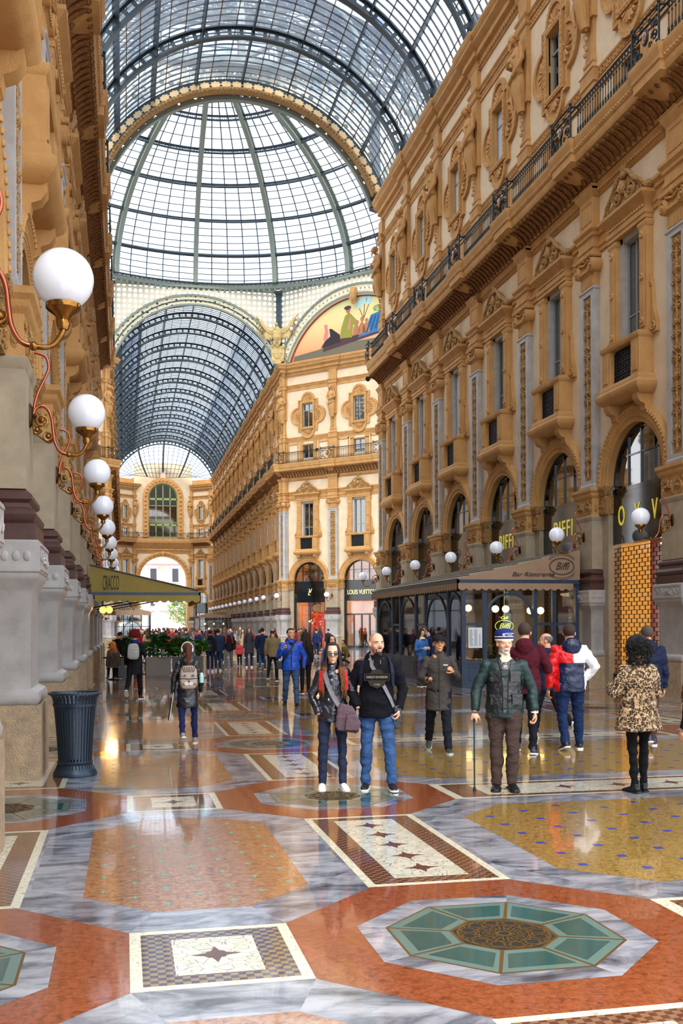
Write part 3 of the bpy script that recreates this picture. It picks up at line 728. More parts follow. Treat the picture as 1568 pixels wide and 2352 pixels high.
def build_facade_meshes():
    g = FAC
    g['bay'] = bay_panel().mesh('bay_panel', ['plaster', 'pier_stone', 'ochre'])
    g['pil'] = [(n, autosmooth(mb.mesh(n, m), 35), [(sn, autosmooth(sm.mesh(sn, smt), 50)) for sn, sm, smt in (subs or [])]) for n, mb, m, subs in pilaster_parts()]
    for n, f, m in (('archivolt', archivolt, 'ochre'), ('impost', impost, 'ochre_relief'), ('entablature', entablature, 'ochre'), ('bead_moulding', band_above, 'ochre'),
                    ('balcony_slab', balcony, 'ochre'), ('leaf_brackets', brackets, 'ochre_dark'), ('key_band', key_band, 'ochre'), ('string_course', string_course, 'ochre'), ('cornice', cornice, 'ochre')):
        g[n] = autosmooth(f().mesh(n, m), 40)
    for n, f in (('aed', aedicule), ('ros', rosette_window), ('low', low_window)):
        g[n] = {k: autosmooth(mb.mesh(k, m), 40) for k, (mb, m) in f().items()}
    g['aed']['pane'] = pane(.46, 9.05, 11.74).mesh('pane', 'dark_glass'); g['ros']['pane'] = pane(.5, 17.95, 19.85).mesh('pane', 'dark_glass'); g['low']['pane'] = pane(.5, 15.45, 16.5).mesh('pane', 'dark_glass')
    g['arch_pane'] = arch_pane().mesh('pane', 'dark_glass'); g['arch_clear'] = arch_pane().mesh('pane', 'shop_glass'); g['arch_frame'] = arch_frame().mesh('frame', 'black_glass')
    g['fascia'] = MB().box(B2-1.5, B2+1.5, -.2, -.14, 3.9, 5.3).mesh('fascia_panel', 'black_glass')
    g['shop'] = shop_lower().mesh('shop_front', 'bronze_dark'); g['shop_pane'] = MB().box(B2-1.5, B2+1.5, -.215, -.2, .0, 3.9).mesh('shop_pane', 'dark_glass')
    rm = MB(); T = -3.2; rm.add([(B2-1.5, -.76, 0), (B2-1.5, T, 0), (B2+1.5, T, 0), (B2+1.5, -.76, 0), (B2-1.5, -.76, 7.1), (B2-1.5, T, 7.1), (B2+1.5, T, 7.1), (B2+1.5, -.76, 7.1)],
        [(0, 1, 5, 4), (1, 2, 6, 5), (2, 3, 7, 6), (4, 5, 6, 7), (0, 3, 2, 1)])
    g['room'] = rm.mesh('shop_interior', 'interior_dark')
    rooms = MB()
    for hw, z0, z1 in ((.6, 8.9, 12.), (.55, 15.4, 16.6), (.55, 17.9, 19.95)):
        rooms.add([(B2-hw, -.76, z0), (B2-hw, -2.2, z0), (B2+hw, -2.2, z0), (B2+hw, -.76, z0), (B2-hw, -.76, z1), (B2-hw, -2.2, z1), (B2+hw, -2.2, z1), (B2+hw, -.76, z1)], [(0, 1, 5, 4), (1, 2, 6, 5), (2, 3, 7, 6), (4, 5, 6, 7), (0, 3, 2, 1)])
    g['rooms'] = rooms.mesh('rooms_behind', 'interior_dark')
    # curtains / blinds
    cu = MB()
    for s in (-1, 1):
        pts = [];
        for i in range(13):
            z = 19.8-1.8*i/12; 
            pts.append((s*.46, z, s*(.03+.36*((i/12)**1.5 if True else 0))))
        for i in range(12):
            n = 7; r0 = [(B2+s*.45-(s*.45-s*.02-pts[i][2]*1.0)*k/n, -.16+.02*(k % 2), pts[i][1]) for k in range(n+1)]
            r1 = [(B2+s*.45-(s*.45-s*.02-pts[i+1][2]*1.0)*k/n, -.16+.02*(k % 2), pts[i+1][1]) for k in range(n+1)]
            cu.add(r0+r1, [(k, k+1, n+2+k, n+1+k) for k in range(n)])
    g['curtain'] = cu.mesh('curtain', 'curtain_white')
    g['blind'] = MB().box(B2-.46, B2+.46, -.085, -.07, 9.05, 11.74).mesh('blind', 'blind_pale')
    g['blind_up'] = MB().box(B2-.48, B2+.48, -.085, -.07, 17.95, 19.85).mesh('blind', 'blind_pale')
    g['rail'] = autosmooth(railing_panel().mesh('railing_panel', 'iron'), 60); g['med'] = autosmooth(medallion().mesh('medallion', ['iron', 'enamel']), 60)
    g['statue'] = [autosmooth(statue_mesh(s, s).mesh('stone_figure', 'ochre'), 70) for s in range(4)]
mat('curtain_white', 'e9ecef', .8); mat('blind_pale', 'c6ccd2', .6, vary=('b0b8c2', .8, .3))
WN = [0]
def window_root(p, M, kind=''):
    WN[0] += 1; o = link('window_%d' % WN[0], None); struct(o); o.matrix_world = M; return o
def place_wall(name, origin, rz, nb, b=P, first_pil=True, last_pil=True, statues=None, rail=None, style=None, lowshop=True, detail=True, faces=None):
    """wall of nb bays starting at origin going along local +x"""
    root = link(name, None, None, origin, rz); struct(root)
    g = FAC; sx = b/P; base = Matrix.Translation(origin)@Matrix.Rotation(rz, 4, 'Z')
    rr = link('balcony_railing', None, None, origin, rz) if rail else None
    if rail: tag(rr, rail, 'railing')
    for k in range(nb+1):
        M = base@Matrix.Translation((k*b, 0, 0))
        if (k > 0 or first_pil) and (k < nb or last_pil):
            pr = link('pilaster', g['pil'][4][1], root, (k*b, 0, 0))
            for i, (n, me, subs) in enumerate(g['pil']):
                q = pr if i == 4 else link(n, me, pr)
                if i != 4:
                    pass
            # carved reliefs hang from the pilaster as well
            for i, (n, me, subs) in enumerate(g['pil']):
                for sn, sm in subs: link(sn, sm, pr)
            if statues:
                st = link('stone_figure', g['statue'][(k*2+statues[1]) % 4], None); st.matrix_world = M
                tag(st, statues[0](k), 'statue', statues[2])
            if rr: link('medallion', g['med'], rr, (k*b, 0, 0))
        if k == nb: break
        def part(n, me):
            o = link(n, me, root, (k*b, 0, 0)); o.scale = (sx, 1, 1); return o
        part('bay_panel', g['bay']); part('rooms_behind', g['rooms'])
        for n in ('archivolt', 'impost', 'entablature', 'bead_moulding', 'balcony_slab', 'leaf_brackets', 'key_band', 'string_course', 'cornice'): part(n, g[n])
        if rr: link('railing_panel', g['rail'], rr, (k*b, 0, 0)).scale = (sx, 1, 1)
        S = M@Matrix.Diagonal((sx, 1, 1, 1)); st = style(k) if style else {}
        w = window_root(root, S)
        for n in ('surround', 'pediment', 'inner_frame', 'sash', 'grille', 'pane'): link(n, g['aed'][n], w)
        if st.get('blind'): link('blind', g['blind'], w)
        w = window_root(root, S)
        for n in ('surround', 'sash', 'pane'): link(n, g['ros'][n], w)
        if st.get('curtain'): link('curtain', g['curtain'], w)
        if st.get('blind_up'): link('blind', g['blind_up'], w)
        w = window_root(root, S)
        for n in ('sash', 'pane'): link(n, g['low'][n], w)
        w = window_root(root, S)
        link('frame', g['arch_frame'], w); link('pane', g['arch_clear' if st.get('clear') else 'arch_pane'], w)
        if not st.get('custom'):
            link('fascia_panel', g['fascia'], w); link('shop_front', g['shop'], w); link('shop_pane', g['shop_pane'], w)
            link('shop_interior', g['room'], w)
        else: st['custom'](w)
    return root
# ================================================================ glass vaults, dome, octagon
A0 = math.asin((23.7-ZV)/RV)
def vault_meshes():
    g = FAC
    t = MB()                                     # riveted arch truss with star-shaped openings
    t.arch(0, ZV, [(RV-.02, -.15), (RV-.02, .15), (RV-.09, .15), (RV-.09, -.15)], A0, pi-A0, 40)
    t.arch(0, ZV, [(RV-.48, -.15), (RV-.48, .15), (RV-.56, .15), (RV-.56, -.15)], A0, pi-A0, 40)
    t.arch(0, ZV, [(RV-.08, -.02), (RV-.08, .02), (RV-.16, .02), (RV-.16, -.02)], A0, pi-A0, 40)
    t.arch(0, ZV, [(RV-.4, -.02), (RV-.4, .02), (RV-.48, .02), (RV-.48, -.02)], A0, pi-A0, 40)
    n = 34
    for i in range(n+1):
        a = A0+(pi-2*A0)*i/n
        t.sweep([(RV-.5, -.025), (RV-.5, .025), (RV-.06, .025), (RV-.06, -.025)], [((0, 0, ZV), (cos(b), 0, sin(b)), (0, 1, 0)) for b in (a-.011, a+.011)])
        b = a+(pi-2*A0)/n/2
        if i < n:
            for s in (-1, 1):
                for q in (-1, 1):
                    c = b+s*.018; t.tube([((RV-.28+q*.13)*cos(c-s*.0), 0, ZV+(RV-.28+q*.13)*sin(c)), ((RV-.28+q*.2)*cos(b+s*.03), 0, ZV+(RV-.28+q*.2)*sin(b+s*.03))], .022, 4)
    for s in (-1, 1):                            # cast foot with pointed drop
        x = s*RV*cos(A0); t.box(x-.22, x+.1 if s > 0 else x+.22, -.16, .16, 23.6, 24.3) if False else t.tube([(x-s*.1, 0, 24.5), (x-s*.22, 0, 23.9), (x-s*.3, 0, 23.4), (x-s*.34, 0, 23.0)], [.2, .26, .16, .02], 6)
    g['truss'] = t.mesh('truss', 'steel_blue')
    k = 8; pu = MB()
    for i in range(k+1):
        a = A0+(pi-2*A0)*i/k
        pu.sweep([(RV-.3, -.035), (RV-.3, .035), (RV+.02, .035), (RV+.02, -.035)], [((0, y, ZV), (cos(a), 0, sin(a)), (-sin(a), 0, cos(a))) for y in (0, P)])
    g['purlin'] = pu.mesh('purlin', 'steel_blue')
    gb = MB()
    for i in range(1, 10):
        gb.arch(0, ZV, [(RV-.06, P*i/10-.016), (RV-.06, P*i/10+.016), (RV+.01, P*i/10+.016), (RV+.01, P*i/10-.016)], A0, pi-A0, 36)
    g['gbar'] = gb.mesh('glazing_bar', 'steel_blue')
    lp = MB()
    for i in range(1, 25):
        if i % 3 == 0: continue
        a = A0+(pi-2*A0)*i/24
        lp.sweep([(RV-.03, -.018), (RV-.03, .018), (RV, .018), (RV, -.018)], [((0, y, ZV), (cos(a), 0, sin(a)), (-sin(a), 0, cos(a))) for y in (0, P)])
    g['lap'] = lp.mesh('pane_lap', 'ochre_dark'); g['lap2'] = lp.mesh('pane_lap', 'steel_pale')  # far vault gets laps painted paler, so that it looks brighter
    def shell(a0, a1, nm, m):
        mb = MB(); n = 16
        for a in range(n+1):
            t_ = a0+(a1-a0)*a/n
            for y in (0, P): mb.v.append((RV*cos(t_), y, ZV+RV*sin(t_)))
        for a in range(n): mb.f.append((2*a, 2*a+1, 2*a+3, 2*a+2)); mb.mi.append(0); mb.sm.append(True)
        return mb.mesh(nm, m, recalc=False)
    g['shell'] = shell(A0, pi-A0, 'glass_panes', 'vault_glass'); g['shell_warm'] = shell(A0, pi-A0, 'glass_panes', 'vault_glass_warm')
    c = .24; g['side_r'] = shell(A0, pi/2-c, 'glass_panes', 'vault_glass'); g['side_l'] = shell(pi/2+c, pi-A0, 'glass_panes', 'vault_glass')
    g['crown'] = shell(pi/2-c, pi/2+c, 'skylight_panes', 'skylight_glass')
    c = .55; g['side_r2'] = shell(A0, pi/2-c, 'glass_panes', 'vault_glass'); g['side_l2'] = shell(pi/2+c, pi-A0, 'glass_panes', 'vault_glass'); g['crown2'] = shell(pi/2-c, pi/2+c, 'skylight_panes', 'skylight_glass')
def vault(name, y0, n, crown, wide=False):
    r = link(name, None, None, (XC, y0, 0)); struct(r); g = FAC
    for k in range(n+1):
        link('truss', g['truss'], r, (0, k*P, 0))
        if k == n: break
        for nm in ('purlin', 'gbar', 'lap2' if wide else 'lap'): link(g[nm].name.split('.')[0], g[nm], r, (0, k*P, 0))
        if crown(k):
            e = '2' if wide else ''; link('glass_panes', g['side_r'+e], r, (0, k*P, 0)); link('glass_panes', g['side_l'+e], r, (0, k*P, 0)); link('skylight_panes', g['crown'+e], r, (0, k*P, 0))
        else: link('glass_panes', g['shell'], r, (0, k*P, 0))
    return r
RD, ZD, HD = 16.9, 29.6, 10.0
def dpt(phi, psi, dr=0.): return ((RD-dr)*cos(phi)*sin(psi), (RD-dr)*cos(phi)*cos(psi), (HD-dr*.8)*sin(phi))
PH = [R(a) for a in (0, 13, 27, 40.5, 53, 65, 74)]
def dome():
    r = link('ceiling', None, None, (XC, YC, ZD)); struct(r)
    ns = 16; w = 2*pi/ns
    rib = MB()
    ph = [PH[-1]*i/22 for i in range(23)]
    for dr, hw, th in ((.0, .17, .06), (.65, .17, .07)):
        pts = [dpt(p, 0, dr) for p in ph]
        rib.sweep([(-hw, -th), (hw, -th), (hw, th), (-hw, th)], [(q, (1, 0, 0), (0, cos(p), sin(p))) for q, p in zip(pts, ph)])
    for i in range(44):
        p = PH[-1]*(i+.5)/44; p2 = PH[-1]*(i+1.5)/44
        rib.tube([dpt(p, 0, .02 if i % 2 else .52), dpt(p2, 0, .52 if i % 2 else .02)], .035, 4)
    rib = rib.mesh('rib', 'steel_pale')
    sec = MB(); ring = MB(); bars = MB()
    nb = 5
    for i in range(len(PH)-1):
        for j in range(nb):
            for k in range(3):
                a, b = PH[i]+(PH[i+1]-PH[i])*k/3, PH[i]+(PH[i+1]-PH[i])*(k+1)/3; s0, s1 = w*j/nb, w*(j+1)/nb
                sec.add([dpt(a, s0), dpt(a, s1), dpt(b, s1), dpt(b, s0)], [(0, 1, 2, 3)])
    for p in PH:
        for dr in (.04, .6):
            ring.tube([dpt(p, w*k/6, dr) for k in range(7)], .085, 4)
        for k in range(18):
            ring.tube([dpt(p, w*(k+.1)/18, .04), dpt(p, w*(k+.9)/18, .6)] if k % 2 else [dpt(p, w*(k+.1)/18, .6), dpt(p, w*(k+.9)/18, .04)], .03, 4)
        ring.tube([dpt(p+.012, w*k/6, .23) for k in range(7)], .06, 4)
    for j in range(1, nb):
        bars.tube([dpt(PH[-1]*k/18, w*j/nb, .03) for k in range(19)], .045, 4)
    for i in range(len(PH)-1):
        n = 5 if i < 4 else 3
        for k in range(1, n):
            p = PH[i]+(PH[i+1]-PH[i])*k/n; bars.tube([dpt(p, w*q/5, .02) for q in range(6)], .034, 4)
    sec = sec.mesh('glass_panes', 'dome_glass'); ring = ring.mesh('ring_truss', 'steel_blue'); bars = bars.mesh('glazing_bar', 'steel_blue')
    for k in range(ns):
        for nm, me in (('rib', rib), ('glass_panes', sec), ('ring_truss', ring), ('glazing_bar', bars)): link(nm, me, r, None, -k*w)
    la = MB(); rl = RD*cos(PH[-1]); zl = HD*sin(PH[-1])
    la.lathe([(rl-.1, zl-.5), (rl+.1, zl-.5), (rl+.1, zl+.4), (rl-.1, zl+.4), (rl-.1, zl-.5)], 48, caps=False); 
    for k in range(48): a = 2*pi*k/48; la.tube([(rl*cos(a), rl*sin(a), zl+.3), (rl*cos(a), rl*sin(a), zl+2)], .04, 4)
    la.lathe([(rl+.1, zl+2), (rl+.1, zl+2.2), (rl-.2, zl+2.2), (rl-.2, zl+2)], 48, caps=False)
    obj('lantern', la, 'steel_pale', r)
    lg = MB(); lg.lathe([(rl, zl+2.1), (rl*.6, zl+2.9), (.1, zl+3.2)], 32, caps=False); obj('lantern_panes', lg, 'dome_glass', r)
    # base ring: frieze and cresting
    b = MB(); b.lathe([(RD-.35, -.35), (RD+.15, -.35), (RD+.15, -.1), (RD+.05, 0), (RD-.2, .05), (RD-.35, -.1), (RD-.35, -.35)], 96, caps=False)
    for k in range(224):
        a = 2*pi*k/224; b.sphere(((RD-.38)*cos(a), (RD-.38)*sin(a), -.5), (.1, .1, .13), 5, 4)
    obj('base_ring', b, 'steel_pale', r)
    return r
def octagon():
    """screens, arches and corner posts between the cornice and the dome"""
    r = link('trim_1', None); struct(r)
    a = (LO+6.83, 16.4)
    C = [(XC+6.83, YA), (XC+6.83+LO, YA+LO), (XC+6.83+LO, YB-LO), (XC+6.83, YB), (XC-6.83, YB), (XC-6.83-LO, YB-LO), (XC-6.83-LO, YA+LO), (XC-6.83, YA)]
    for i in range(8):
        p, q = Vector((*C[i], 0)), Vector((*C[(i+1) % 8], 0)); m = (p+q)/2; d = (q-p); L = d.length/2; rz = atan2(d.y, d.x)
        arm = i in (1, 3, 5, 7)
        ro = 7.75; ri = 6.85
        if i in (1, 5): ro, ri = L-.3, L-1.0
        # local frame: x along face (anticlockwise), +y towards the middle
        sc = MB(); n = 40; top = ZD-.3; zb = 23.3; vs = []
        for k in range(n+1):
            x = -L+2*L*k/n; z = ZV+sqrt(max(0, ro*ro-x*x)); z = max(z, zb); vs.append((x, min(z, top-.02)))
        sc.add([(x, 0, z) for x, z in vs]+[(x, 0, top) for x, z in vs], [(k, k+1, n+2+k, n+1+k) for k in range(n)])
        obj('pierced_screen', sc, 'iron_lattice', r, m, rz)
        aa = math.asin((23.3-ZV)/ro)
        bd = MB(); bd.arch(0, ZV, [(ri+.12, .1), (ro-.1, .1), (ro-.1, .06), (ri+.12, .06)], aa, pi-aa, 40); obj('arch_band', bd, 'iron_band', r, m, rz)
        ed = MB()
        for r0, r1 in ((ri, ri+.14), (ro-.14, ro)): ed.arch(0, ZV, [(r0, -.1), (r0, .2), (r1, .2), (r1, -.1)], aa, pi-aa, 40)
        for k in range(46):
            t = aa+(pi-2*aa)*(k+.5)/46; ed.arch(0, 0, [(.2, .1), (.27, .1), (.27, .14), (.2, .14)], 0, 2*pi, 8) if False else ed.sphere(((ri+ro)/2*cos(t), .1, ZV+(ri+ro)/2*sin(t)), (.07, .05, .07), 5, 4)
        obj('arch_edge', ed, 'steel_pale', r, m, rz)
        if i == 7:                                # girder where the near vault ends, with a beaded edge
            gd = MB(); gd.arch(0, ZV, [(RV-.75, -.25), (RV-.75, .0), (RV-.65, .0), (RV-.65, -.25)], aa, pi-aa, 48)
            for k in range(64):
                t = aa+(pi-2*aa)*(k+.5)/64; gd.sphere(((RV-.7)*cos(t), -.28, ZV+(RV-.7)*sin(t)), (.09, .05, .09), 5, 4)
        pp = MB(); pp.box(-.22, .22, -.1, .3, 22.9, ZD-.3); pp.box(-.32, .32, -.1, .38, ZD-.55, ZD-.3)
        for k in range(9): pp.sphere((0, .32, 24+.55*k), .05, 5, 4)
        obj('corner_post', pp, 'steel_blue', r, (C[i][0], C[i][1], 0), atan2(YC-C[i][1], XC-C[i][0])-pi/2)
        # floor of the ring between the straight faces and the round dome
        kk = MB(); kk.box(-L, L, -.15, .12, ZD-.4, ZD-.2); obj('ring_beam', kk, 'steel_pale', r, m, rz)
    return C
def near_arch_girder():
    """broad plate girder with amber-painted star plates on the last arch of the near vault, seen from below"""
    r = link('trim_2', None, None, (XC, YA-.35, 0)); struct(r)
    m = MB(); aa = A0
    m.arch(0, ZV, [(RV-.08, 0), (RV-.08, .06), (RV-.62, .06), (RV-.62, 0)], aa, pi-aa, 48)
    obj('girder_web', m, 'steel_blue', r)
    m = MB()
    n = 34
    for i in range(n):
        a = aa+(pi-2*aa)*(i+.5)/n; c = (( RV-.35)*cos(a), ZV+(RV-.35)*sin(a)); pts = []
        for k in range(16):
            t = 2*pi*k/16; q = (.17 if k % 2 else .23); x, z = q*1.25*cos(t), q*.75*sin(t)
            pts.append((c[0]-sin(a)*x+cos(a)*z, c[1]+cos(a)*x+sin(a)*z))
        m.poly(pts, -.02, .0)
    obj('star_panels', m, 'amber_lit_plate', r)
    m = MB(); m.arch(0, ZV, [(RV-.62, -.3), (RV-.62, .12), (RV-.78, .12), (RV-.78, -.3)], aa, pi-aa, 48)
    for k in range(90):
        a = aa+(pi-2*aa)*(k+.5)/90; m.sphere(((RV-.7)*cos(a), -.31, ZV+(RV-.7)*sin(a)), (.1, .05, .1), 5, 4)
    obj('bead_edge', m, 'ochre_relief', r)
mat('amber_lit_plate', 'e8c894', .4)  # amber tone painted for the warm light on the star plates
def sheet(name, f, nu, nv, m, parent, thick=0.):
    mb = MB()
    mb.v = [f(i/nu, j/nv) for j in range(nv+1) for i in range(nu+1)]
    for j in range(nv):
        for i in range(nu): mb.f.append((j*(nu+1)+i, j*(nu+1)+i+1, (j+1)*(nu+1)+i+1, (j+1)*(nu+1)+i)); mb.mi.append(0); mb.sm.append(True)
    return obj(name, mb, m, parent)
def mural(C):
    p, q = Vector((*C[2], 0)), Vector((*C[3], 0)); m = (p+q)/2; d = q-p; rz = atan2(d.y, d.x)
    t = thing('mural', 'half-round mural with a seated blue-robed figure above the angled corner building', 'mural', m, rz)
    r = 6.8; zb = 23.35
    aa = math.asin((zb-ZV)/r); pts = arc_pts(0, ZV, r, aa, pi-aa, 36)
    mb = MB(); mb.poly(pts, -.3, -.12); obj('painted_ground', mb, 'mural_sky', t)
    fr = MB(); fr.arch(0, ZV, [(r-.02, -.2), (r-.02, .12), (r+.12, .14), (r+.12, -.2)], aa, pi-aa, 40); obj('cream_border', fr, 'plaster', t)
    fr = MB(); fr.arch(0, ZV, [(r-.1, -.12), (r-.1, -.05), (r-.02, -.05), (r-.02, -.12)], aa, pi-aa, 40); obj('red_line', fr, 'mural_red', t)
    ke = MB(); ke.tube([(0, .1, ZV+r+.5), (0, .25, ZV+r+.1), (0, .3, ZV+r-.4), (0, .2, ZV+r-.7)], [.3, .34, .22, .16], 8); ke.scroll(0, ZV+r-.35, .2, .5, 1.5, 1, 0, .06, 14)
    obj('keystone', ke, 'ochre', t)
    def flat(nm, pl, m, e=0.): obj(nm, MB().poly([(-x, z) for x, z in pl], -.12, -.11+e), m, t)
    def blob(nm, cx, cz, rx, rz_, m, e=.002, n=16): flat(nm, [(cx+rx*cos(2*pi*k/n), cz+rz_*sin(2*pi*k/n)) for k in range(n)], m, e)
    # x grows towards the right of the picture (photo right)
    flat('stone_floor', [(-6.1, 23.4), (6.3, 23.4), (6.0, 24.1), (-2.2, 24.2), (-3.6, 24.0), (-5.9, 23.8)], 'mural_grey')
    flat('carpet', [(-3.1, 23.75), (2.4, 24.5), (2.6, 24.95), (-1.9, 24.5), (-3.1, 24.2)], 'mural_brown', .004)
    flat('seated_robe', [(.2, 24.4), (.5, 24.9), (1.0, 25.2), (1.4, 26.0), (2.2, 26.15), (3.3, 26.2), (3.7, 25.5), (3.3, 24.6), (3.2, 24.3), (1.9, 24.6)], 'mural_blue', .006)
    for k in range(6): flat('robe_fold', [(.9+.42*k, 24.7+.1*k), (1.5+.3*k, 25.9+.03*k), (1.58+.3*k, 25.85), (1.05+.42*k, 24.65+.1*k)], 'mural_blue_dark', .008)
    flat('seated_bodice', [(2.6, 26.1), (3.4, 26.2), (3.5, 27.0), (3.2, 27.3), (2.9, 27.0)], 'mural_white', .007)
    blob('seated_head', 3.05, 27.35, .22, .27, 'mural_skin', .009); blob('seated_hair', 3.12, 27.5, .32, .2, 'mural_dark', .008)
    blob('bouquet', 2.0, 26.45, .42, .26, 'leaf_light', .009)
    for k in range(5): blob('flower', 1.75+.13*k, 26.5+.08*(k % 2), .08, .08, 'mural_pink', .011, 8)
    flat('green_robe', [(-1.5, 24.6), (-1.35, 25.4), (-1.0, 26.3), (-.6, 26.5), (-.3, 26.2), (.3, 25.6), (.1, 25.3), (-.25, 25.5), (-.35, 24.5)], 'mural_green', .006)
    blob('standing_head', -.72, 26.72, .2, .25, 'mural_skin2', .008); blob('turban', -.75, 26.9, .33, .16, 'mural_brown', .009)
    flat('sash_stripe', [(-.75, 25.2), (-.55, 26.1), (-.42, 26.05), (-.55, 25.2)], 'mural_pink', .01)
    for x, z, s in ((.0, 25.5, 1), (.5, 25.7, 1), (.9, 25.55, .8)):
        flat('kneeling_figure', [(x-.3, 24.6), (x-.2, 25.3), (x+.1, z), (x+.35, 25.1), (x+.4, 24.7)], 'mural_skin2', .007); blob('kneeling_head', x+.1, z+.1, .17*s, .2*s, 'mural_skin2', .009)
    for x, z in ((.3, 27.0), (.8, 27.3), (1.2, 27.2)): blob('feather_fan', x, z, .26, .36, 'mural_fan', .008); flat('fan_stick', [(x, z-.3), (x+.05, z-.3), (.75, 25.8), (.7, 25.8)], 'mural_brown', .007)
    flat('dark_heap', [(-3.3, 24.1), (-2.9, 24.6), (-2.4, 24.9), (-2.5, 25.5), (-2.3, 25.5), (-1.9, 25.2), (-1.5, 24.9), (-1.4, 24.3)], 'mural_dark', .006)
    flat('pink_hanging', [(-3.1, 24.7), (-2.9, 25.4), (-3.0, 25.9), (-2.7, 25.9), (-2.6, 25.2), (-2.7, 24.7)], 'mural_pink', .005)
for n_, h_ in (('mural_grey', '6c6553'), ('mural_brown', '4a3032'), ('mural_blue', '2e6aa0'), ('mural_blue_dark', '1b4470'), ('mural_white', 'd9d6d2'), ('mural_skin', 'd8a484'), ('mural_skin2', 'a8704c'), ('mural_dark', '2a1f2a'),
               ('mural_pink', 'cf7a7a'), ('mural_green', '8c8a34'), ('mural_fan', 'a9cdd0'), ('mural_red', '8c3a22')):
    mat(n_, h_, .8, vary=(h_, 5, .3))
m_ = mat('mural_sky', 'e8b478', .8)                      # painted sunset: a picture, its own gradient
tc_ = N(m_, 'ShaderNodeTexCoord'); sx_ = N(m_, 'ShaderNodeSeparateXYZ'); mr_ = N(m_, 'ShaderNodeMapRange')
LK(m_, tc_.outputs['Object'], sx_.inputs[0]); LK(m_, sx_.outputs['Z'], mr_.inputs['Value']); mr_.inputs['From Min'].default_value = 23.4; mr_.inputs['From Max'].default_value = 27.6
LK(m_, ramp(m_, mr_.outputs[0], [(0, 'd98a62'), (.25, 'eba877'), (.6, 'ecc98c'), (1, 'c9cf94')]), BS(m_).inputs['Base Color'])
def eagle(C, i, lab):
    p = Vector((*C[i], 0)); rz = atan2(YC-p.y, XC-p.x)-pi/2
    t = thing('gilded_eagle', lab, 'sculpture', p, rz)
    b = MB(); y = .75
    b.tube([(0, y, 24.95), (0, y+.05, 25.3), (0, y+.05, 25.7), (0, y, 26.0), (.03, y+.1, 26.25)], [.2, .36, .38, .26, .14], 12)
    b.sphere((.05, y+.18, 26.38), (.16, .2, .17), 10, 7); b.tube([(.06, y+.33, 26.38), (.07, y+.46, 26.3)], [.07, .02], 6)
    for s in (-1, 1):
        b.tube([(s*.16, y, 25.2), (s*.2, y+.08, 24.95), (s*.2, y+.12, 24.8)], [.16, .13, .07], 7)
        for k in range(3): b.tube([(s*.2, y+.12, 24.8), (s*.2+.09*(k-1), y+.25, 24.72)], [.05, .02], 5)
    for k in range(30): b.sphere((.3*sin(k*2.4), y+.3*abs(cos(k*2.4))+.05, 25.2+.028*k), (.07, .05, .1), 5, 4)
    b.tube([(0, y-.1, 25.1), (0, y-.1, 24.8), (0, y-.05, 24.6)], [.2, .22, .1], 7)
    obj('body', b, 'eagle_stone', t)
    for s in (-1, 1):
        w = MB(); w.tube([(s*.25, y, 25.85), (s*.8, y, 26.05), (s*1.35, y, 26.7), (s*1.75, y, 27.2)], [.2, .16, .12, .03], 8)
        for k in range(11):
            f = k/10; x0 = s*(.3+1.35*f); z0 = 25.85+1.2*f*f; L = .55+.65*f
            w.tube([(x0, y+.02, z0), (x0+s*(.05+.35*f), y, z0-L*.5), (x0+s*(.02+.2*f), y-.03, z0-L)], [(.1, .03), (.12, .03), (.04, .015)], 6)
        for k in range(9):
            f = k/8; w.sphere((s*(.3+1.1*f), y+.1, 25.78+1.0*f*f), (.12, .04, .16), 6, 4)
        obj('wing', w, 'eagle_stone', t)
    sh = MB(); sh.poly([(-.5, 24.7), (.5, 24.7), (.56, 24.3), (.5, 23.7), (.3, 23.35), (0, 23.15), (-.3, 23.35), (-.5, 23.7), (-.56, 24.3)], y-.3, y-.1)
    sh.sphere((0, y-.1, 24.1), (.4, .1, .5), 14, 9); sh.box(-.03, .03, y, y+.03, 23.65, 24.55); sh.box(-.36, .36, y-.02, y+.03, 24.07, 24.13)
    for s in (-1, 1): sh.scroll(s*.5, 24.65, .15, y-.05, 1.5, s, 0, .05, 14); sh.scroll(s*.42, 23.5, .12, y-.05, 1.5, -s, 0, .05, 12)
    obj('shield', sh, 'eagle_stone', t)
mat('eagle_stone', 'd9c084', .6, vary=('b3935a', 5, .25))
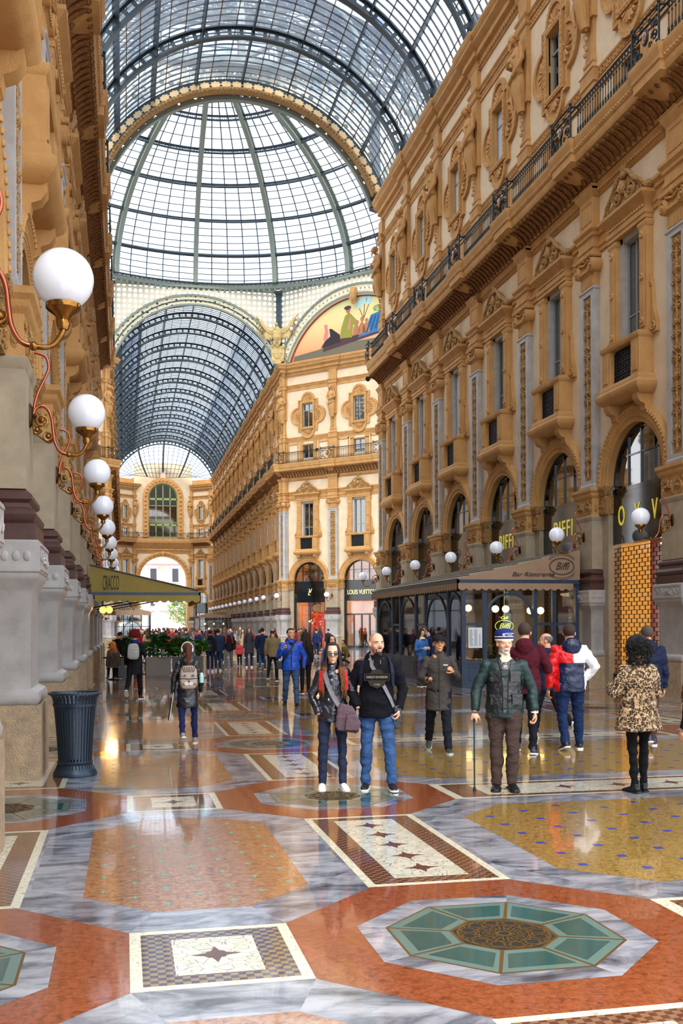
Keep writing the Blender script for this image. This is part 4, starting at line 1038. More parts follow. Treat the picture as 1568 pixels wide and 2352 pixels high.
def far_end():
    Y0 = YF; r = link('wall_far', None, None, (XC, Y0+1.6, 0), pi); struct(r)
    W_ = 4.3; AR, SP = 3.5, 9.0
    w = MB(); arc = arc_pts(0, SP, AR, 0, pi, 28); n = len(arc); zt = 13.8
    w.add([(p[0], 0, p[1]) for p in arc]+[(p[0], 0, zt) for p in arc], [(i, i+1, n+i+1, n+i) for i in range(n-1)])
    for a, b in ((-W_, -AR), (AR, W_)): w.add([(a, 0, 0), (b, 0, 0), (b, 0, zt), (a, 0, zt)], [(0, 1, 2, 3)])
    ar = [(AR, 0)]+arc+[(-AR, 0)]; m = len(ar); w.m = 1
    w.add([(p[0], 0, p[1]) for p in ar]+[(p[0], -3, p[1]) for p in ar], [(i, i+1, m+i+1, m+i) for i in range(m-1)]); w.m = 0
    a2 = arc_pts(0, 21.2, 2.2, 0, pi, 24); n = len(a2)
    w.add([(p[0], 0, p[1]) for p in a2]+[(p[0], 0, 26.4) for p in a2], [(i, i+1, n+i+1, n+i) for i in range(n-1)])
    for a, b in ((-W_, -2.2), (2.2, W_)): w.add([(a, 0, zt), (b, 0, zt), (b, 0, 26.4), (a, 0, 26.4)], [(0, 1, 2, 3)])
    w.add([(-2.2, 0, zt), (2.2, 0, zt), (2.2, 0, 15.2), (-2.2, 0, 15.2)], [(0, 1, 2, 3)])
    obj('wall_panel', w, ['plaster', 'ochre'], r)
    o = MB(); o.arch(0, SP, [(AR-.05, -.3), (AR-.05, .1), (AR+.12, .16), (AR+.4, .2), (AR+.6, .16), (AR+.6, -.02)], 0, pi, 36)
    for k in range(20): a = pi*(k+.5)/20; o.sphere(((AR+.3)*cos(a), .22, SP+(AR+.3)*sin(a)), .13, 6, 4)
    for s in (-1, 1): o.box(s*3.9-.35 if s > 0 else -4.25, 4.25 if s > 0 else -3.55, -.02, .2, 0, 9)
    o.sphere((0, .3, SP+AR+.3), (.25, .2, .4), 8, 6); obj('portal_arch', o, 'ochre', r)
    o = MB(); o.arch(0, 21.2, [(2.15, -.3), (2.15, .1), (2.3, .15), (2.9, .15), (3.05, .1), (3.05, -.02)], 0, pi, 36)
    for s in (-1, 1): o.box(min(s*2.15, s*3.05), max(s*2.15, s*3.05), -.3, .14, 15.2, 21.2)
    for k in range(15): a = pi*(k+.5)/15; o.sphere((2.6*cos(a), .17, 21.2+2.6*sin(a)), .16, 7, 5)
    for k in range(9):
        for s in (-1, 1): o.sphere((s*2.6, .17, 15.8+.62*k), .16, 7, 5)
    obj('window_arch', o, 'ochre', r)
    gm = MB(); y = -.3
    for x in (-2.1, -1.05, 0, 1.05, 2.1): gm.box(x-.07, x+.07, y, y+.14, 15.1, 21.2+sqrt(max(0, 2.15**2-x*x)))
    for z in (15.1, 17.0, 17.5, 20.0, 20.9): gm.box(-2.2, 2.2, y, y+.14, z, z+(.3 if z in (17.0, 20.9) else .1))
    gm.arch(0, 21.2, [(2.0, y), (2.2, y), (2.2, y+.16), (2.0, y+.16)], 0, pi, 24); gm.box(-2.2, 2.2, y, y+.1, 15.1, 15.4)
    obj('green_frame', gm, 'green_paint', r)
    pn = MB(); pn.poly([(2.2, 15.1)]+a2+[(-2.2, 15.1)], y-.02, y); obj('pane', pn, 'dark_glass', r)
    for z0, z1, e in ((12.9, 13.6, .25), (13.6, 15.0, .9)):
        b = MB(); b.mould([(-.02, z0), (e*.4, z0), (e, (z0+z1)/2+.1), (e+.05, z1-.3), (e+.05, z1), (-.02, z1)], -W_-.1, W_+.1); obj('balcony_slab', b, 'ochre', r)
    rl = link('balcony_railing', None, None, (XC, Y0+1.6, 0), pi); tag(rl, 'dark iron balcony railing across the far end wall below the green arched window', 'railing')
    for x in (-4.4, -1.6, 1.2): q = link('railing_panel', FAC['rail'], rl, (x, 0, 0)); q.scale = (2.9/P, 1, 1)
    # angled side bays
    for s in (-1, 1):
        b = 3.6; a = R(38)
        if s > 0:   # photo right
            org = (XC+4.2+b*cos(a)*1.0, Y0+1.6-b*sin(a), 0); rz = pi-a
        else:
            org = (XC-4.2, Y0+1.6, 0); rz = pi+a
        place_wall('wall_far_%s' % ('right' if s > 0 else 'left'), org, rz, 1, b, True, True,
                   (lambda k, s=s: 'carved figure on the far wall %s of the green window, %s of two' % (('right' if s > 0 else 'left'), ('outer' if (k == 0) == (s > 0) else 'inner')), 1, 'carved figures on the far end wall'),
                   'dark iron balcony railing on the angled wall %s of the far green window' % ('right' if s > 0 else 'left'))
    # hipped glass end
    c = link('ceiling', None, None, (XC, Y0-P, 0)); struct(c)
    def f(u, v):
        a = A0+(pi-2*A0)*u; x, z = RV*cos(a), ZV+RV*sin(a); t = v*pi/2
        return (x*(1-.38*v*v), (P+1.8)*sin(t)*(1-.35*abs(cos(a))), 24.2+(z-24.2)*cos(t)+.01)
    sheet('glass_panes', f, 24, 10, 'skylight_glass', c)
    gb = MB()
    for i in range(25): gb.tube([f(i/24, j/10) for j in range(11)], .14 if i in (7, 12, 17) else .035, 4)
    for j in range(11): gb.tube([f(i/24, j/10) for i in range(25)], .03 if j else .12, 4)
    obj('glazing_bar', gb, 'steel_blue', c)
mat('green_paint', '8f9b62', .5)
def outside():
    g = MB(); g.box(-60, 70, YF+3, YF+90, -.3, -.02); struct(obj('floor', g, 'white_stone'))
    t = thing('apartment_building', 'pale pink and white palazzo seen through the far portal arch', 'building', (6, YF+62, 0), pi)
    w = MB(); w.box(-34, 34, -8, 0, 0, 24); obj('wall', w, 'facade_pink', t)
    m = MB()
    for z in (5.2, 9.9, 15.0, 20.2): m.mould([(0, z), (.5, z+.2), (.5, z+.5), (0, z+.6)], -34, 34)
    obj('string_moulding', m, 'white_stone', t)
    rf = MB(); rf.mould([(1, 24), (1, 24.4), (-4, 27.5), (-8, 27.5), (-8, 24)], -34.5, 34.5); obj('roof', rf, 'roof_tile', t)
    fr = MB().box(-.9, .9, -.1, .15, -.2, 3.1).box(-1.1, 1.1, 0, .35, 3.1, 3.4); fr = fr.mesh('window', 'white_stone'); pn = MB().box(-.65, .65, .16, .2, 0, 2.8).mesh('pane', 'window_dark')
    for z in (6.2, 11.2, 16.4):
        for x in range(-15, 16, 5):
            o = link('window', fr, t, (x*.9, 0, z)); link('pane', pn, o)
    for i, (x, y, h, rr) in enumerate([(1.0, 24, 6.4, 2.3), (10.3, 22, 7.6, 3.2), (13.6, 30, 8.2, 3.4), (-1.9, 34, 6.8, 2.6)]):
        tr = thing('leafy_tree', ('yellow-green tree left of the white monument outside the portal', 'yellow-green tree just right of the white monument outside the portal', 'taller tree behind and right of the monument trees outside the portal', 'distant tree left and behind the others outside the portal')[i], 'tree', (x, YF+y, 0))
        rnd = random.Random(i); b = MB(); b.tube([(0, 0, 0), (.1, 0, 1.4), (0, .1, h*.6)], [.22, .17, .08], 7)
        for k in range(6): a = k*1.1; b.tube([(0, 0, h*.35+.2*k), (rr*.5*cos(a), rr*.5*sin(a), h*.6+.2*k)], [.08, .03], 5)
        obj('trunk', b, 'warm_wood', tr)
        lf = MB()
        for k in range(1500):
            a, q, e = rnd.uniform(0, 2*pi), rnd.random()**.4, rnd.uniform(-1, 1)
            c = Vector((rr*q*sqrt(1-e*e)*cos(a), rr*q*sqrt(1-e*e)*sin(a), h*.62+h*.36*q*e)); d = Vector((rnd.uniform(-1, 1), rnd.uniform(-1, 1), rnd.uniform(-.6, .6)))*.24; d2 = Vector((rnd.uniform(-1, 1), rnd.uniform(-1, 1), rnd.uniform(-1, 1)))*.13
            lf.add([c-d, c+d2, c+d, c-d2], [(0, 1, 2, 3)])
        obj('foliage', lf, 'tree_leaf', tr)
    mo = thing('monument', 'white marble monument with standing statues outside the far portal', 'monument', (5.5, YF+24, 0))
    b = MB(); b.box(-2.4, 2.4, -2.4, 2.4, 0, .8); b.box(-1.4, 1.4, -1.4, 1.4, .8, 2.4); b.box(-1.6, 1.6, -1.6, 1.6, 2.4, 2.6); b.box(-.8, .8, -.8, .8, 2.6, 4.3); obj('pedestal', b, 'white_stone', mo)
    for x, y, z, h in ((0, 0, 4.3, 1.0), (-1.1, -1.1, 2.6, .7), (1.1, -1.1, 2.6, .7), (-1.1, 1.1, 2.6, .7), (1.1, 1.1, 2.6, .7)):
        b = MB(); b.tube([(x, y, z), (x, y, z+h*1.2), (x+.05, y, z+h*1.9), (x, y, z+h*2.2)], [.42*h, .34*h, .32*h, .1*h], 10); b.sphere((x, y, z+2.45*h), .2*h, 8, 6)
        b.tube([(x-.3*h, y, z+2*h), (x-.5*h, y-.1, z+1.5*h), (x-.1*h, y-.35*h, z+1.5*h)], .1*h, 6); b.tube([(x+.3*h, y, z+2*h), (x+.5*h, y, z+1.5*h), (x+.42*h, y-.1, z+1.0*h)], .1*h, 6)
        obj('carved_statue', b, 'white_stone', mo)
mat('roof_tile', 'b0603c', .8)
# ================================================================ floor
CB, Y0F, DO, WS = 2.04, 5.30, 2.28, .88; SO = DO/(1+sqrt(2))
def build_floor():
    mats = ['marble_a', 'marble_b', 'marble_c', 'orange_stone', 'beige_stone', 'yellow_mosaic', 'white_mosaic', 'border_mosaic', 'brown_check', 'blue_check', 'cross_brown', 'cross_green', 'dot_blue', 'floor_glass', 'floor_glass_frame', 'grate_brass', 'grate_dark']
    ix = {m: i for i, m in enumerate(mats)}
    mb = MB()
    def pg(pts, m, z): mb.m = ix[m]; mb.add([(x, y, z*.0006) for x, y in pts], [tuple(range(len(pts)))])
    def octo(cx, cy, d, rot=0): s = d/(1+sqrt(2))/2; h = d/2; return [(cx+h, cy-s), (cx+h, cy+s), (cx+s, cy+h), (cx-s, cy+h), (cx-h, cy+s), (cx-h, cy-s), (cx-s, cy-h), (cx+s, cy-h)]
    def rc(x0, x1, y0, y1): return [(x0, y0), (x1, y0), (x1, y1), (x0, y1)]
    def cross(cx, cy, s, m, z=6, along=False):
        a, b = s, s*.36; P_ = [(-a, 0), (-b*1.1, b*.5), (-b, b), (-b*.5, b*1.1), (0, a), (b*.5, b*1.1), (b, b), (b*1.1, b*.5), (a, 0), (b*1.1, -b*.5), (b, -b), (b*.5, -b*1.1), (0, -a), (-b*.5, -b*1.1), (-b, -b), (-b*1.1, -b*.5)]
        pg([(cx+x, cy+y) for x, y in P_], m, z)
    # ground of grey marble slabs (object pieces with three vein directions)
    mb.m = ix['marble_a']; mb.add([(-30, -14, 0), (42, -14, 0), (42, YF+3, 0), (-30, YF+3, 0)], [(0, 1, 2, 3)])
    def glass_oct(cx, cy):
        pg(octo(cx, cy, DO), 'orange_stone', 1)
        o1, o2 = octo(cx, cy, 1.52), octo(cx, cy, 1.22)
        for k in range(8):
            j = (k+1) % 8; pg([o1[k], o1[j], o2[j], o2[k]], ('marble_a', 'marble_b', 'marble_c')[k % 3], 2)
        pg(octo(cx, cy, 1.22), 'grate_brass', 2)
        go, gi, ho, hi = octo(cx, cy, 1.19), octo(cx, cy, .56), octo(cx, cy, 1.08), octo(cx, cy, .66)
        def rotp(pl): a = 0; return pl
        for k in range(8):
            j = (k+1) % 8; e = .05
            L = lambda a, b, t: (a[0]+(b[0]-a[0])*t, a[1]+(b[1]-a[1])*t)
            pg([L(go[k], go[j], .02), L(go[j], go[k], .02), L(gi[j], gi[k], .05), L(gi[k], gi[j], .05)], 'floor_glass_frame', 3)
            pg([L(ho[k], ho[j], .09), L(ho[j], ho[k], .09), L(hi[j], hi[k], .12), L(hi[k], hi[j], .12)], 'floor_glass', 4)
        pg(octo(cx, cy, .52), 'grate_dark', 3)
        # pierced brass rosette
        mb.m = ix['grate_brass']
        def ringz(x, y, r0, r1, n=14, z=5):
            vs = [(x+r*cos(2*pi*k/n), y+r*sin(2*pi*k/n), z*.0006) for r in (r0, r1) for k in range(n)]; mb.add(vs, [(k, (k+1) % n, n+(k+1) % n, n+k) for k in range(n)])
        ringz(cx, cy, .245, .26, 32); ringz(cx, cy, .15, .162, 24); ringz(cx, cy, .03, .05, 10)
        for k in range(12):
            a = 2*pi*k/12; ringz(cx+.2*cos(a), cy+.2*sin(a), .034, .046, 10); ringz(cx+.1*cos(a), cy+.1*sin(a), .036, .048, 10)
            a += pi/12; ringz(cx+.225*cos(a), cy+.225*sin(a), .012, .022, 8)
    def framed(x0, x1, y0, y1, chk, nx, ny, cs):
        pg(rc(x0, x1, y0, y1), 'border_mosaic', 1); pg(rc(x0+.06, x1-.06, y0+.06, y1-.06), chk, 2)
        w = .17 if chk == 'brown_check' else .16
        pg(rc(x0+.06+w, x1-.06-w, y0+.06+w*.75, y1-.06-w*.75), 'white_mosaic', 3)
        for i in range(nx):
            for j in range(ny):
                cross(x0+.3+(x1-x0-.6)*(i+.5)/nx, y0+.25+(y1-y0-.5)*(j+.5)/ny, cs, 'cross_brown', 5)
    cols = [CB-DO-WS, CB, 2*XC-CB, 2*XC-CB+DO+WS]
    kmax = 33
    for k in range(-2, kmax):
        yc = Y0F+P*k; ym = yc+P/2; near = k < 11 or True
        in_oct = YA-1 < yc < YB+1
        for ci, cx in enumerate(cols):
            glass_oct(cx, yc)
            framed(cx-SO/2-.02, cx+SO/2+.02, yc+DO/2, yc+P-DO/2, 'brown_check', 1, 5, .13)
        for x0 in (CB-DO/2-WS, 2*XC-CB+DO/2):
            framed(x0, x0+WS, yc-SO/2, yc+SO/2, 'blue_check' if k < 1 else 'brown_check', 1, 1, .13)
            c = x0+WS/2; hw, hl, ct = .72, 1.49, .43
            O = [(c+hw, ym-hl+ct), (c+hw, ym+hl-ct), (c+hw-ct, ym+hl), (c-hw+ct, ym+hl), (c-hw, ym+hl-ct), (c-hw, ym-hl+ct), (c-hw+ct, ym-hl), (c+hw-ct, ym-hl)]
            # marble slabs round the beige field, each with its own vein direction
            G = [(c+WS/2+.62, ym-.77), (c+WS/2+.62, ym+.77), (c+WS/2, ym+P/2-SO/2), (c-WS/2, ym+P/2-SO/2), (c-WS/2-.62, ym+.77), (c-WS/2-.62, ym-.77), (c-WS/2, ym-P/2+SO/2), (c+WS/2, ym-P/2+SO/2)]
            for q in range(8): j = (q+1) % 8; pg([O[q], G[q], G[j], O[j]], ('marble_c', 'marble_a', 'marble_b', 'marble_a')[q % 4], .5)
            pg(O, 'beige_stone', 1)
            for a in range(7):
                for b in range(8):
                    x, y = c-.6+.2*a+(0 if b % 1 else 0), ym-1.32+.377*b+(.19 if a % 2 else 0)
                    if abs(x-c)/hw+max(0, abs(y-ym)-hl+ct)/ct*.5 < .98 and abs(y-ym) < hl-.08: cross(x, y, .042, 'cross_green', 2)
        # middle strip and yellow field
        x0, x1 = CB+DO/2, 2*XC-CB-DO/2
        pg(rc(x0, x1, yc-SO/2, yc+SO/2), 'border_mosaic', 1); pg(rc(x0+.1, x1-.1, yc-SO/2+.06, yc+SO/2-.06), 'brown_check', 2)
        pg(rc(x0+.4, x1-.4, yc-SO/2+.16, yc+SO/2-.16), 'white_mosaic', 3)
        for j in range(7): cross(x0+.75+(x1-x0-1.5)*j/6, yc, .14, 'cross_brown', 5)
        hw, hl, ct = XC-2.96, 1.50, .5
        O = [(XC+hw, ym-hl+ct), (XC+hw, ym+hl-ct), (XC+hw-ct, ym+hl), (XC-hw+ct, ym+hl), (XC-hw, ym+hl-ct), (XC-hw, ym-hl+ct), (XC-hw+ct, ym-hl), (XC+hw-ct, ym-hl)]
        G = [(x1+.6, ym-.8), (x1+.6, ym+.8), (x1-.05, ym+P/2-SO/2), (x0+.05, ym+P/2-SO/2), (x0-.6, ym+.8), (x0-.6, ym-.8), (x0+.05, ym-P/2+SO/2), (x1-.05, ym-P/2+SO/2)]
        for q in range(8): j = (q+1) % 8; pg([O[q], G[q], G[j], O[j]], ('marble_c', 'marble_b', 'marble_a', 'marble_b')[q % 4], .5)
        pg(O, 'yellow_mosaic', 1)
        for a in range(14):
            for b in range(8):
                x, y = XC-2.6+.4*a, ym-1.32+.377*b+(.19 if a % 2 else 0)
                if abs(y-ym) < hl-.1 and abs(x-XC)+max(0, abs(y-ym)-hl+ct) < hw-.06: pg(rc(x-.035, x+.035, y-.035, y+.035), 'dot_blue', 2)
    return struct(obj('floor', mb, mats))
# ================================================================ things in the arcade
def lamp_meshes(reach, full=True):
    k = reach/.78; g = MB(); n = 32 if full else 16
    g.sphere((0, reach, 4.24), .217, n, n//2+2)
    gm = g.mesh('globe', 'globe', True)
    c = MB(); c.lathe([(.035, -.37), (.05, -.33), (.04, -.3), (.06, -.27), (.11, -.235), (.125, -.22), (.125, -.185), (.1, -.18)], 16, (0, reach, 4.24))
    for i in range(6): a = i*pi/3; c.sphere((.125*cos(a), reach+.125*sin(a), 4.035), .013, 6, 4)
    cm = autosmooth(c.mesh('cup', 'brass'), 40)
    a = MB(); Y = lambda p: [(0, y*k, z) for y, z in p]
    def sm(pts, m=4):
        out = []
        for i in range(len(pts)-1):
            p0, p1, p2, p3 = [Vector(pts[max(0, min(len(pts)-1, j))]) for j in (i-1, i, i+1, i+2)]
            for q in range(m):
                t = q/m; out.append(.5*((2*p1)+(p2-p0)*t+(2*p0-5*p1+4*p2-p3)*t*t+(3*p1-p0-3*p2+p3)*t*t*t))
        return out+[Vector(pts[-1])]
    a.tube(sm(Y([(.78, 3.9), (.765, 3.84), (.7, 3.76), (.62, 3.735), (.52, 3.74)])), .02, 8)
    a.sphere((0, .53*k, 3.74), .034, 10, 7)
    am = autosmooth(a.mesh('lower_arm', 'brass'), 60)
    b = MB(); b.tube(sm(Y([(.52, 3.74), (.42, 3.77), (.345, 3.88), (.32, 4.02), (.3, 4.16), (.24, 4.27), (.14, 4.3), (.065, 4.24), (.05, 4.16)])), .019, 8)
    b.tube(sm(Y([(.055, 4.2), (.075, 4.33), (.13, 4.48), (.22, 4.64), (.265, 4.76), (.22, 4.88), (.08, 4.92), (.0, 4.92)])), .017, 8)
    bm = autosmooth(b.mesh('copper_tube', 'copper'), 60)
    s = MB(); M = Matrix.Rotation(pi/2, 4, 'Z')
    for y, z, r, t, d, a0 in ((.17*k, 4.13, .085, 1.8, 1, 2.4), (.25*k, 3.95, .065, 1.8, -1, .5), (.1*k, 4.02, .05, 1.5, -1, 0)):
        q = MB().scroll(0, 0, r, 0, t, d, a0, .013, 22); q.xform(Matrix.Translation((0, y, z))@M); s.merge(q); s.sphere((0, y, z), .03, 8, 6)
    s.tube(sm(Y([(.05, 4.15), (.06, 4.0), (.15, 3.93), (.27, 3.87), (.33, 3.93)])), .012, 6)
    s.lathe([(.02, -.02), (.02, .02)], 6, (0, 0, 4.92)) if False else s.sphere((0, .015, 4.92), (.04, .03, .05), 8, 6)
    smh = autosmooth(s.mesh('scrollwork', 'brass'), 60)
    p = MB(); p.sphere((0, .0, 4.18), (.075, .05, .15), 12, 8); p.tube([(0, 0, 4.18), (0, .07, 4.18)], .028, 8); pm = autosmooth(p.mesh('wall_plate', 'bronze_dark'), 60)
    return [('wall_plate', pm), ('scrollwork', smh), ('copper_tube', bm), ('lower_arm', am), ('cup', cm), ('globe', gm)]
def wall_lamps():
    def put(meshes, loc, rz, lab, grp):
        t = thing('wall_lamp', lab, 'lamp', loc, rz, grp)
        for n, me in meshes: link(n, me, t)
    L = lamp_meshes(WR-.31-11.82); Lf = lamp_meshes(.8, False); M = lamp_meshes(.65)
    for k in range(0, 9):
        lab = 'white globe wall lamp on a curled brass bracket, %s along the left piers' % ORD[k]
        put(M, (WL+.31, PYk(k), 0), -pi/2, lab, 'globe lamps on the left piers')
    for k in range(3, 10):
        put(L, (WR-.31, PYk(k), 0), pi/2, 'white globe wall lamp on a copper bracket, %s along the right piers' % ORD[k-3], 'globe lamps on the right piers')
    for k in range(1, NF-1):
        put(Lf, (WR-.31, YB+P*k, 0), pi/2, 'small white globe lamp on the right wall of the far arm, %s past the octagon' % ORD[k-1], 'globe lamps in the far arm')
    b = LO*sqrt(2)/3; o = Vector((XC+7.17+LO, YB-LO)); d = Vector((-.7071, .7071)); nrm = Vector((-.7071, -.7071))
    for k in range(1, 4):
        p = o+d*b*k+nrm*.31
        put(Lf, (p.x, p.y, 0), R(135), 'white globe lamp on the angled corner building, %s from its left corner' % ORD[3-k], 'globe lamps on the angled corner building')
# ---- shop fronts
def flat_text(parent, s, x, z, y, size, m, name='lettering', scale=(1, 1), flip=True, shear=0., depth=.008, sp=1.):
    me = text_mesh(s, size, depth, m, shear, sp); o = link(name, me, parent, (x, y, z)); o.rotation_euler = (pi/2, 0, pi if flip else 0); o.scale = (scale[0], scale[1], 1); return o
def shop_grille(w):
    """k=3: dark fascia with letters over a brick-shaped roller grille before walls that glow as shop light"""
    link('fascia_panel', FAC['fascia'], w)
    for s, x in (('O', 1.0), ('X', .15), ('V', -.75)): flat_text(w, s, B2+x, 4.62, -.13, .75, 'gold_letter', scale=(.62, 1))
    g = MB(); y = -.17
    for i in range(31): g.box(B2-1.5, B2+1.5, y-.012, y+.012, .42+.112*i, .434+.112*i)
    for i in range(30):
        for j in range(11): x = B2-1.5+.29*j+(.145 if i % 2 else 0); g.box(x, x+.016, y-.01, y+.01, .42+.112*i, .54+.112*i)
    obj('roller_grille', g, 'bronze_dark', w)
    b = MB(); 
    for i in range(4): b.box(B2-1.5, B2+1.5, y-.02, y+.04, .1*i+.01, .1*i+.09)
    obj('bottom_slats', b, 'bronze_dark', w)
    r = MB(); r.box(B2+.0, B2+1.5, -.42, -.38, 0, 3.9); obj('glow_partition', r, 'amber_glow', w)
    r = MB(); r.box(B2-1.5, B2+.1, -2.2, -2.15, 0, 3.9); r.box(B2-.4, B2-.1, -1.9, -1.7, 0, 3.9); obj('back_wall', r, 'amber_glow_dim', w)
    r = MB(); r.box(B2-1.5, B2+1.5, -2.3, -.7, 3.9, 3.95); r.box(B2-1.6, B2-1.5, -2.3, -.7, 0, 3.9); r.box(B2+1.5, B2+1.6, -2.3, -.7, 0, 3.9); obj('shop_interior', r, 'amber_glow_dim', w)
    for x in (-.2, -.9):
        q = MB().box(B2+x-.2, B2+x, -.66, -.6, 3.8, 3.84); obj('ceiling_strip', q, 'lamp_on', w)
mat('amber_glow', 'e8a850', .4, coat=.5, emit=('f8a848', .55)); mat('amber_glow_dim', '7c3810', .25, coat=.5, emit=('7c3410', .22))  # bright and dim glow in these walls stands for lamplight
def shop_biffi(w):
    link('fascia_panel', FAC['fascia'], w); flat_text(w, 'BIFFI', B2, 4.62, -.13, .72, 'gold_letter', scale=(.85, 1), sp=1.15)
    link('shop_front', FAC['shop'], w); link('shop_pane', FAC['shop_pane'], w); link('shop_interior', FAC['room'], w)
def shop_dark(w):
    link('fascia_panel', FAC['fascia'], w); flat_text(w, 'BIFFI', B2, 4.55, -.43, .45, 'gold_letter', scale=(.9, 1)) if False else None
    link('shop_front', FAC['shop'], w); link('shop_pane', FAC['shop_pane'], w); link('shop_interior', FAC['room'], w)
def shop_vuitton(w, k):
    """lit luxury shop: black fascia, orange interior; k=1 has a red display, k=0 and k=1 are in view"""
    y = -.2
    f = MB().box(B2-1.5, B2+1.5, y, y+.08, 3.75, 5.35); obj('fascia_panel', f, 'black_glass', w)
    if k == 2:
        flat_text(w, 'L', B2+.09, 4.42, y+.09, .5, 'gold_sign', shear=.3); flat_text(w, 'V', B2-.06, 4.6, y+.1, .5, 'gold_sign')
    else: flat_text(w, 'LOUIS VUITTON', B2-.05, 4.42, y+.09, .46, 'gold_sign', scale=(.76, 1.1))
    fr = MB()
    fr.box(B2-1.5, B2-1.38, y-.1, y+.1, 0, 3.75); fr.box(B2+1.38, B2+1.5, y-.1, y+.1, 0, 3.75)
    if k != 2:
        for x in (-.7, 0, .7): fr.box(B2+x-.05, B2+x+.05, y-.05, y+.05, 0, 2.65)
        fr.box(B2-1.4, B2+1.4, y-.05, y+.05, 2.62, 2.74); fr.box(B2-1.4, B2+1.4, y-.05, y+.05, 0, .2)
        for i in range(24): fr.box(B2-1.35+.112*i, B2-1.342+.112*i, y-.2, y-.19, 2.7, 3.75); fr.box(B2-1.35+.112*i, B2-1.342+.112*i, y-.2, y-.19, 0, 2.6)
    else: fr.box(B2-1.4, B2+1.4, y-.05, y+.12, 3.68, 3.76)
    obj('shop_front', fr, 'black_glass', w); link('shop_pane', MB().box(B2-1.4, B2+1.4, y-.02, y-.01, 0, 3.7).mesh('shop_pane', 'shop_glass'), w)
    r = MB(); T = -3.5
    r.add([(B2-1.5, -.76, 0), (B2-1.5, T, 0), (B2+1.5, T, 0), (B2+1.5, -.76, 0), (B2-1.5, -.76, 7.1), (B2-1.5, T, 7.1), (B2+1.5, T, 7.1), (B2+1.5, -.76, 7.1)], [(0, 1, 5, 4), (1, 2, 6, 5), (2, 3, 7, 6), (4, 5, 6, 7), (0, 3, 2, 1)])
    obj('shop_interior', r, 'interior_glow', w)
    sh = MB(); rnd = random.Random(k)
    for z in (5.5, 6.0, 6.5): sh.box(B2-1.4, B2+1.4, -1.6, -1.3, z, z+.04)
    for i in range(16): x = rnd.uniform(-1.3, 1.2); z = rnd.choice((5.54, 6.04)); sh.box(B2+x, B2+x+rnd.uniform(.1, .3), -1.5, -1.35, z, z+rnd.uniform(.1, .35))
    if k != 2:
        for i in range(4): sh.box(B2-1.2+.7*i, B2-.9+.7*i, -1.4, -1.2, 0, 1.1+.3*(i % 2))
    obj('shelving', sh, 'warm_wood', w)
    if k == 2:
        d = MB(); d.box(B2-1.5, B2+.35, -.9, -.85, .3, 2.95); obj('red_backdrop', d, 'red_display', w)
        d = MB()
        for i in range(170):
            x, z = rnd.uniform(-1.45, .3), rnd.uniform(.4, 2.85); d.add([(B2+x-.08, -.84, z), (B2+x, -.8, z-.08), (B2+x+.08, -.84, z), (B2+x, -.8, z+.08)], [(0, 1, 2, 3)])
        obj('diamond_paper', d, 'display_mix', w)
        for x, z in ((.75, 2.25), (.95, 2.15)): q = MB().sphere((B2+x, -1.5, z), .07); obj('pendant', q, 'lamp_on', w)
    lt = bpy.data.lights.new('shop_lamp', 'POINT'); lt.energy = 160; lt.color = (1, .68, .35); lt.shadow_soft_size = .4
    lo = link('shop_lamp', lt, w, (B2, -1.2, 3.2))
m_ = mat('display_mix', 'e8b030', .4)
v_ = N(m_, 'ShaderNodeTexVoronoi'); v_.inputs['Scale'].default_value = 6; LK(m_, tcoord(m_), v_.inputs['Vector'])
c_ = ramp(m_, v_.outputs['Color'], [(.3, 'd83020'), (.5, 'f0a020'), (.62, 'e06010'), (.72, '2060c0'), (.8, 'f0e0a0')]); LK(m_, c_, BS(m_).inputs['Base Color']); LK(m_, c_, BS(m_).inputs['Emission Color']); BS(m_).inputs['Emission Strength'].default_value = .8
# ---- litter bin
def litter_bin():
    t = thing('litter_bin', 'dark blue slatted metal litter bin with a flared rim beside the first left pier', 'bin', (-.56, 12.1, 0))
    s = MB(); n = 34; pr = [(.19, .14), (.185, .2), (.2, .45), (.222, .72), (.235, .84), (.25, .9), (.285, .945)]
    for k in range(n):
        a = 2*pi*k/n; h = .62*pi/n
        s.sweep([(-1, -.006), (1, -.006), (1, .006), (-1, .006)], [((r*cos(a), r*sin(a), z), (-sin(a)*r*h, cos(a)*r*h, 0), (cos(a), sin(a), 0)) for r, z in pr])
    obj('slats', s, 'bin_blue', t, auto=40)
    b = MB(); b.lathe([(.0, 0), (.245, 0), (.25, .02), (.24, .05), (.21, .09), (.19, .13), (.2, .145), (.205, .16), (.19, .175), (.0, .18)], 34, caps=False)
    for k in range(34): a = 2*pi*k/34; b.tube([(.24*cos(a), .24*sin(a), .02), (.215*cos(a), .215*sin(a), .075), (.192*cos(a), .192*sin(a), .13)], .008, 4)
    obj('base', b, 'bin_blue', t, auto=40)
    r = MB(); r.lathe([(.275, .935), (.3, .935), (.302, .955), (.28, .96), (.275, .935)], 34, caps=False); r.lathe([(.235, .8), (.247, .8), (.25, .83), (.238, .83), (.235, .8)], 34, caps=False); obj('rim', r, 'bin_blue', t, auto=40)
    l = MB(); l.lathe([(.0, .2), (.17, .2), (.205, .7), (.2, .84), (.19, .84), (.17, .7), (.16, .6), (.0, .6)], 26, caps=False)
    obj('liner', l, 'bag_grey', t, auto=50)
mat('bag_grey', '5c6470', .25, bump=(30, .5))
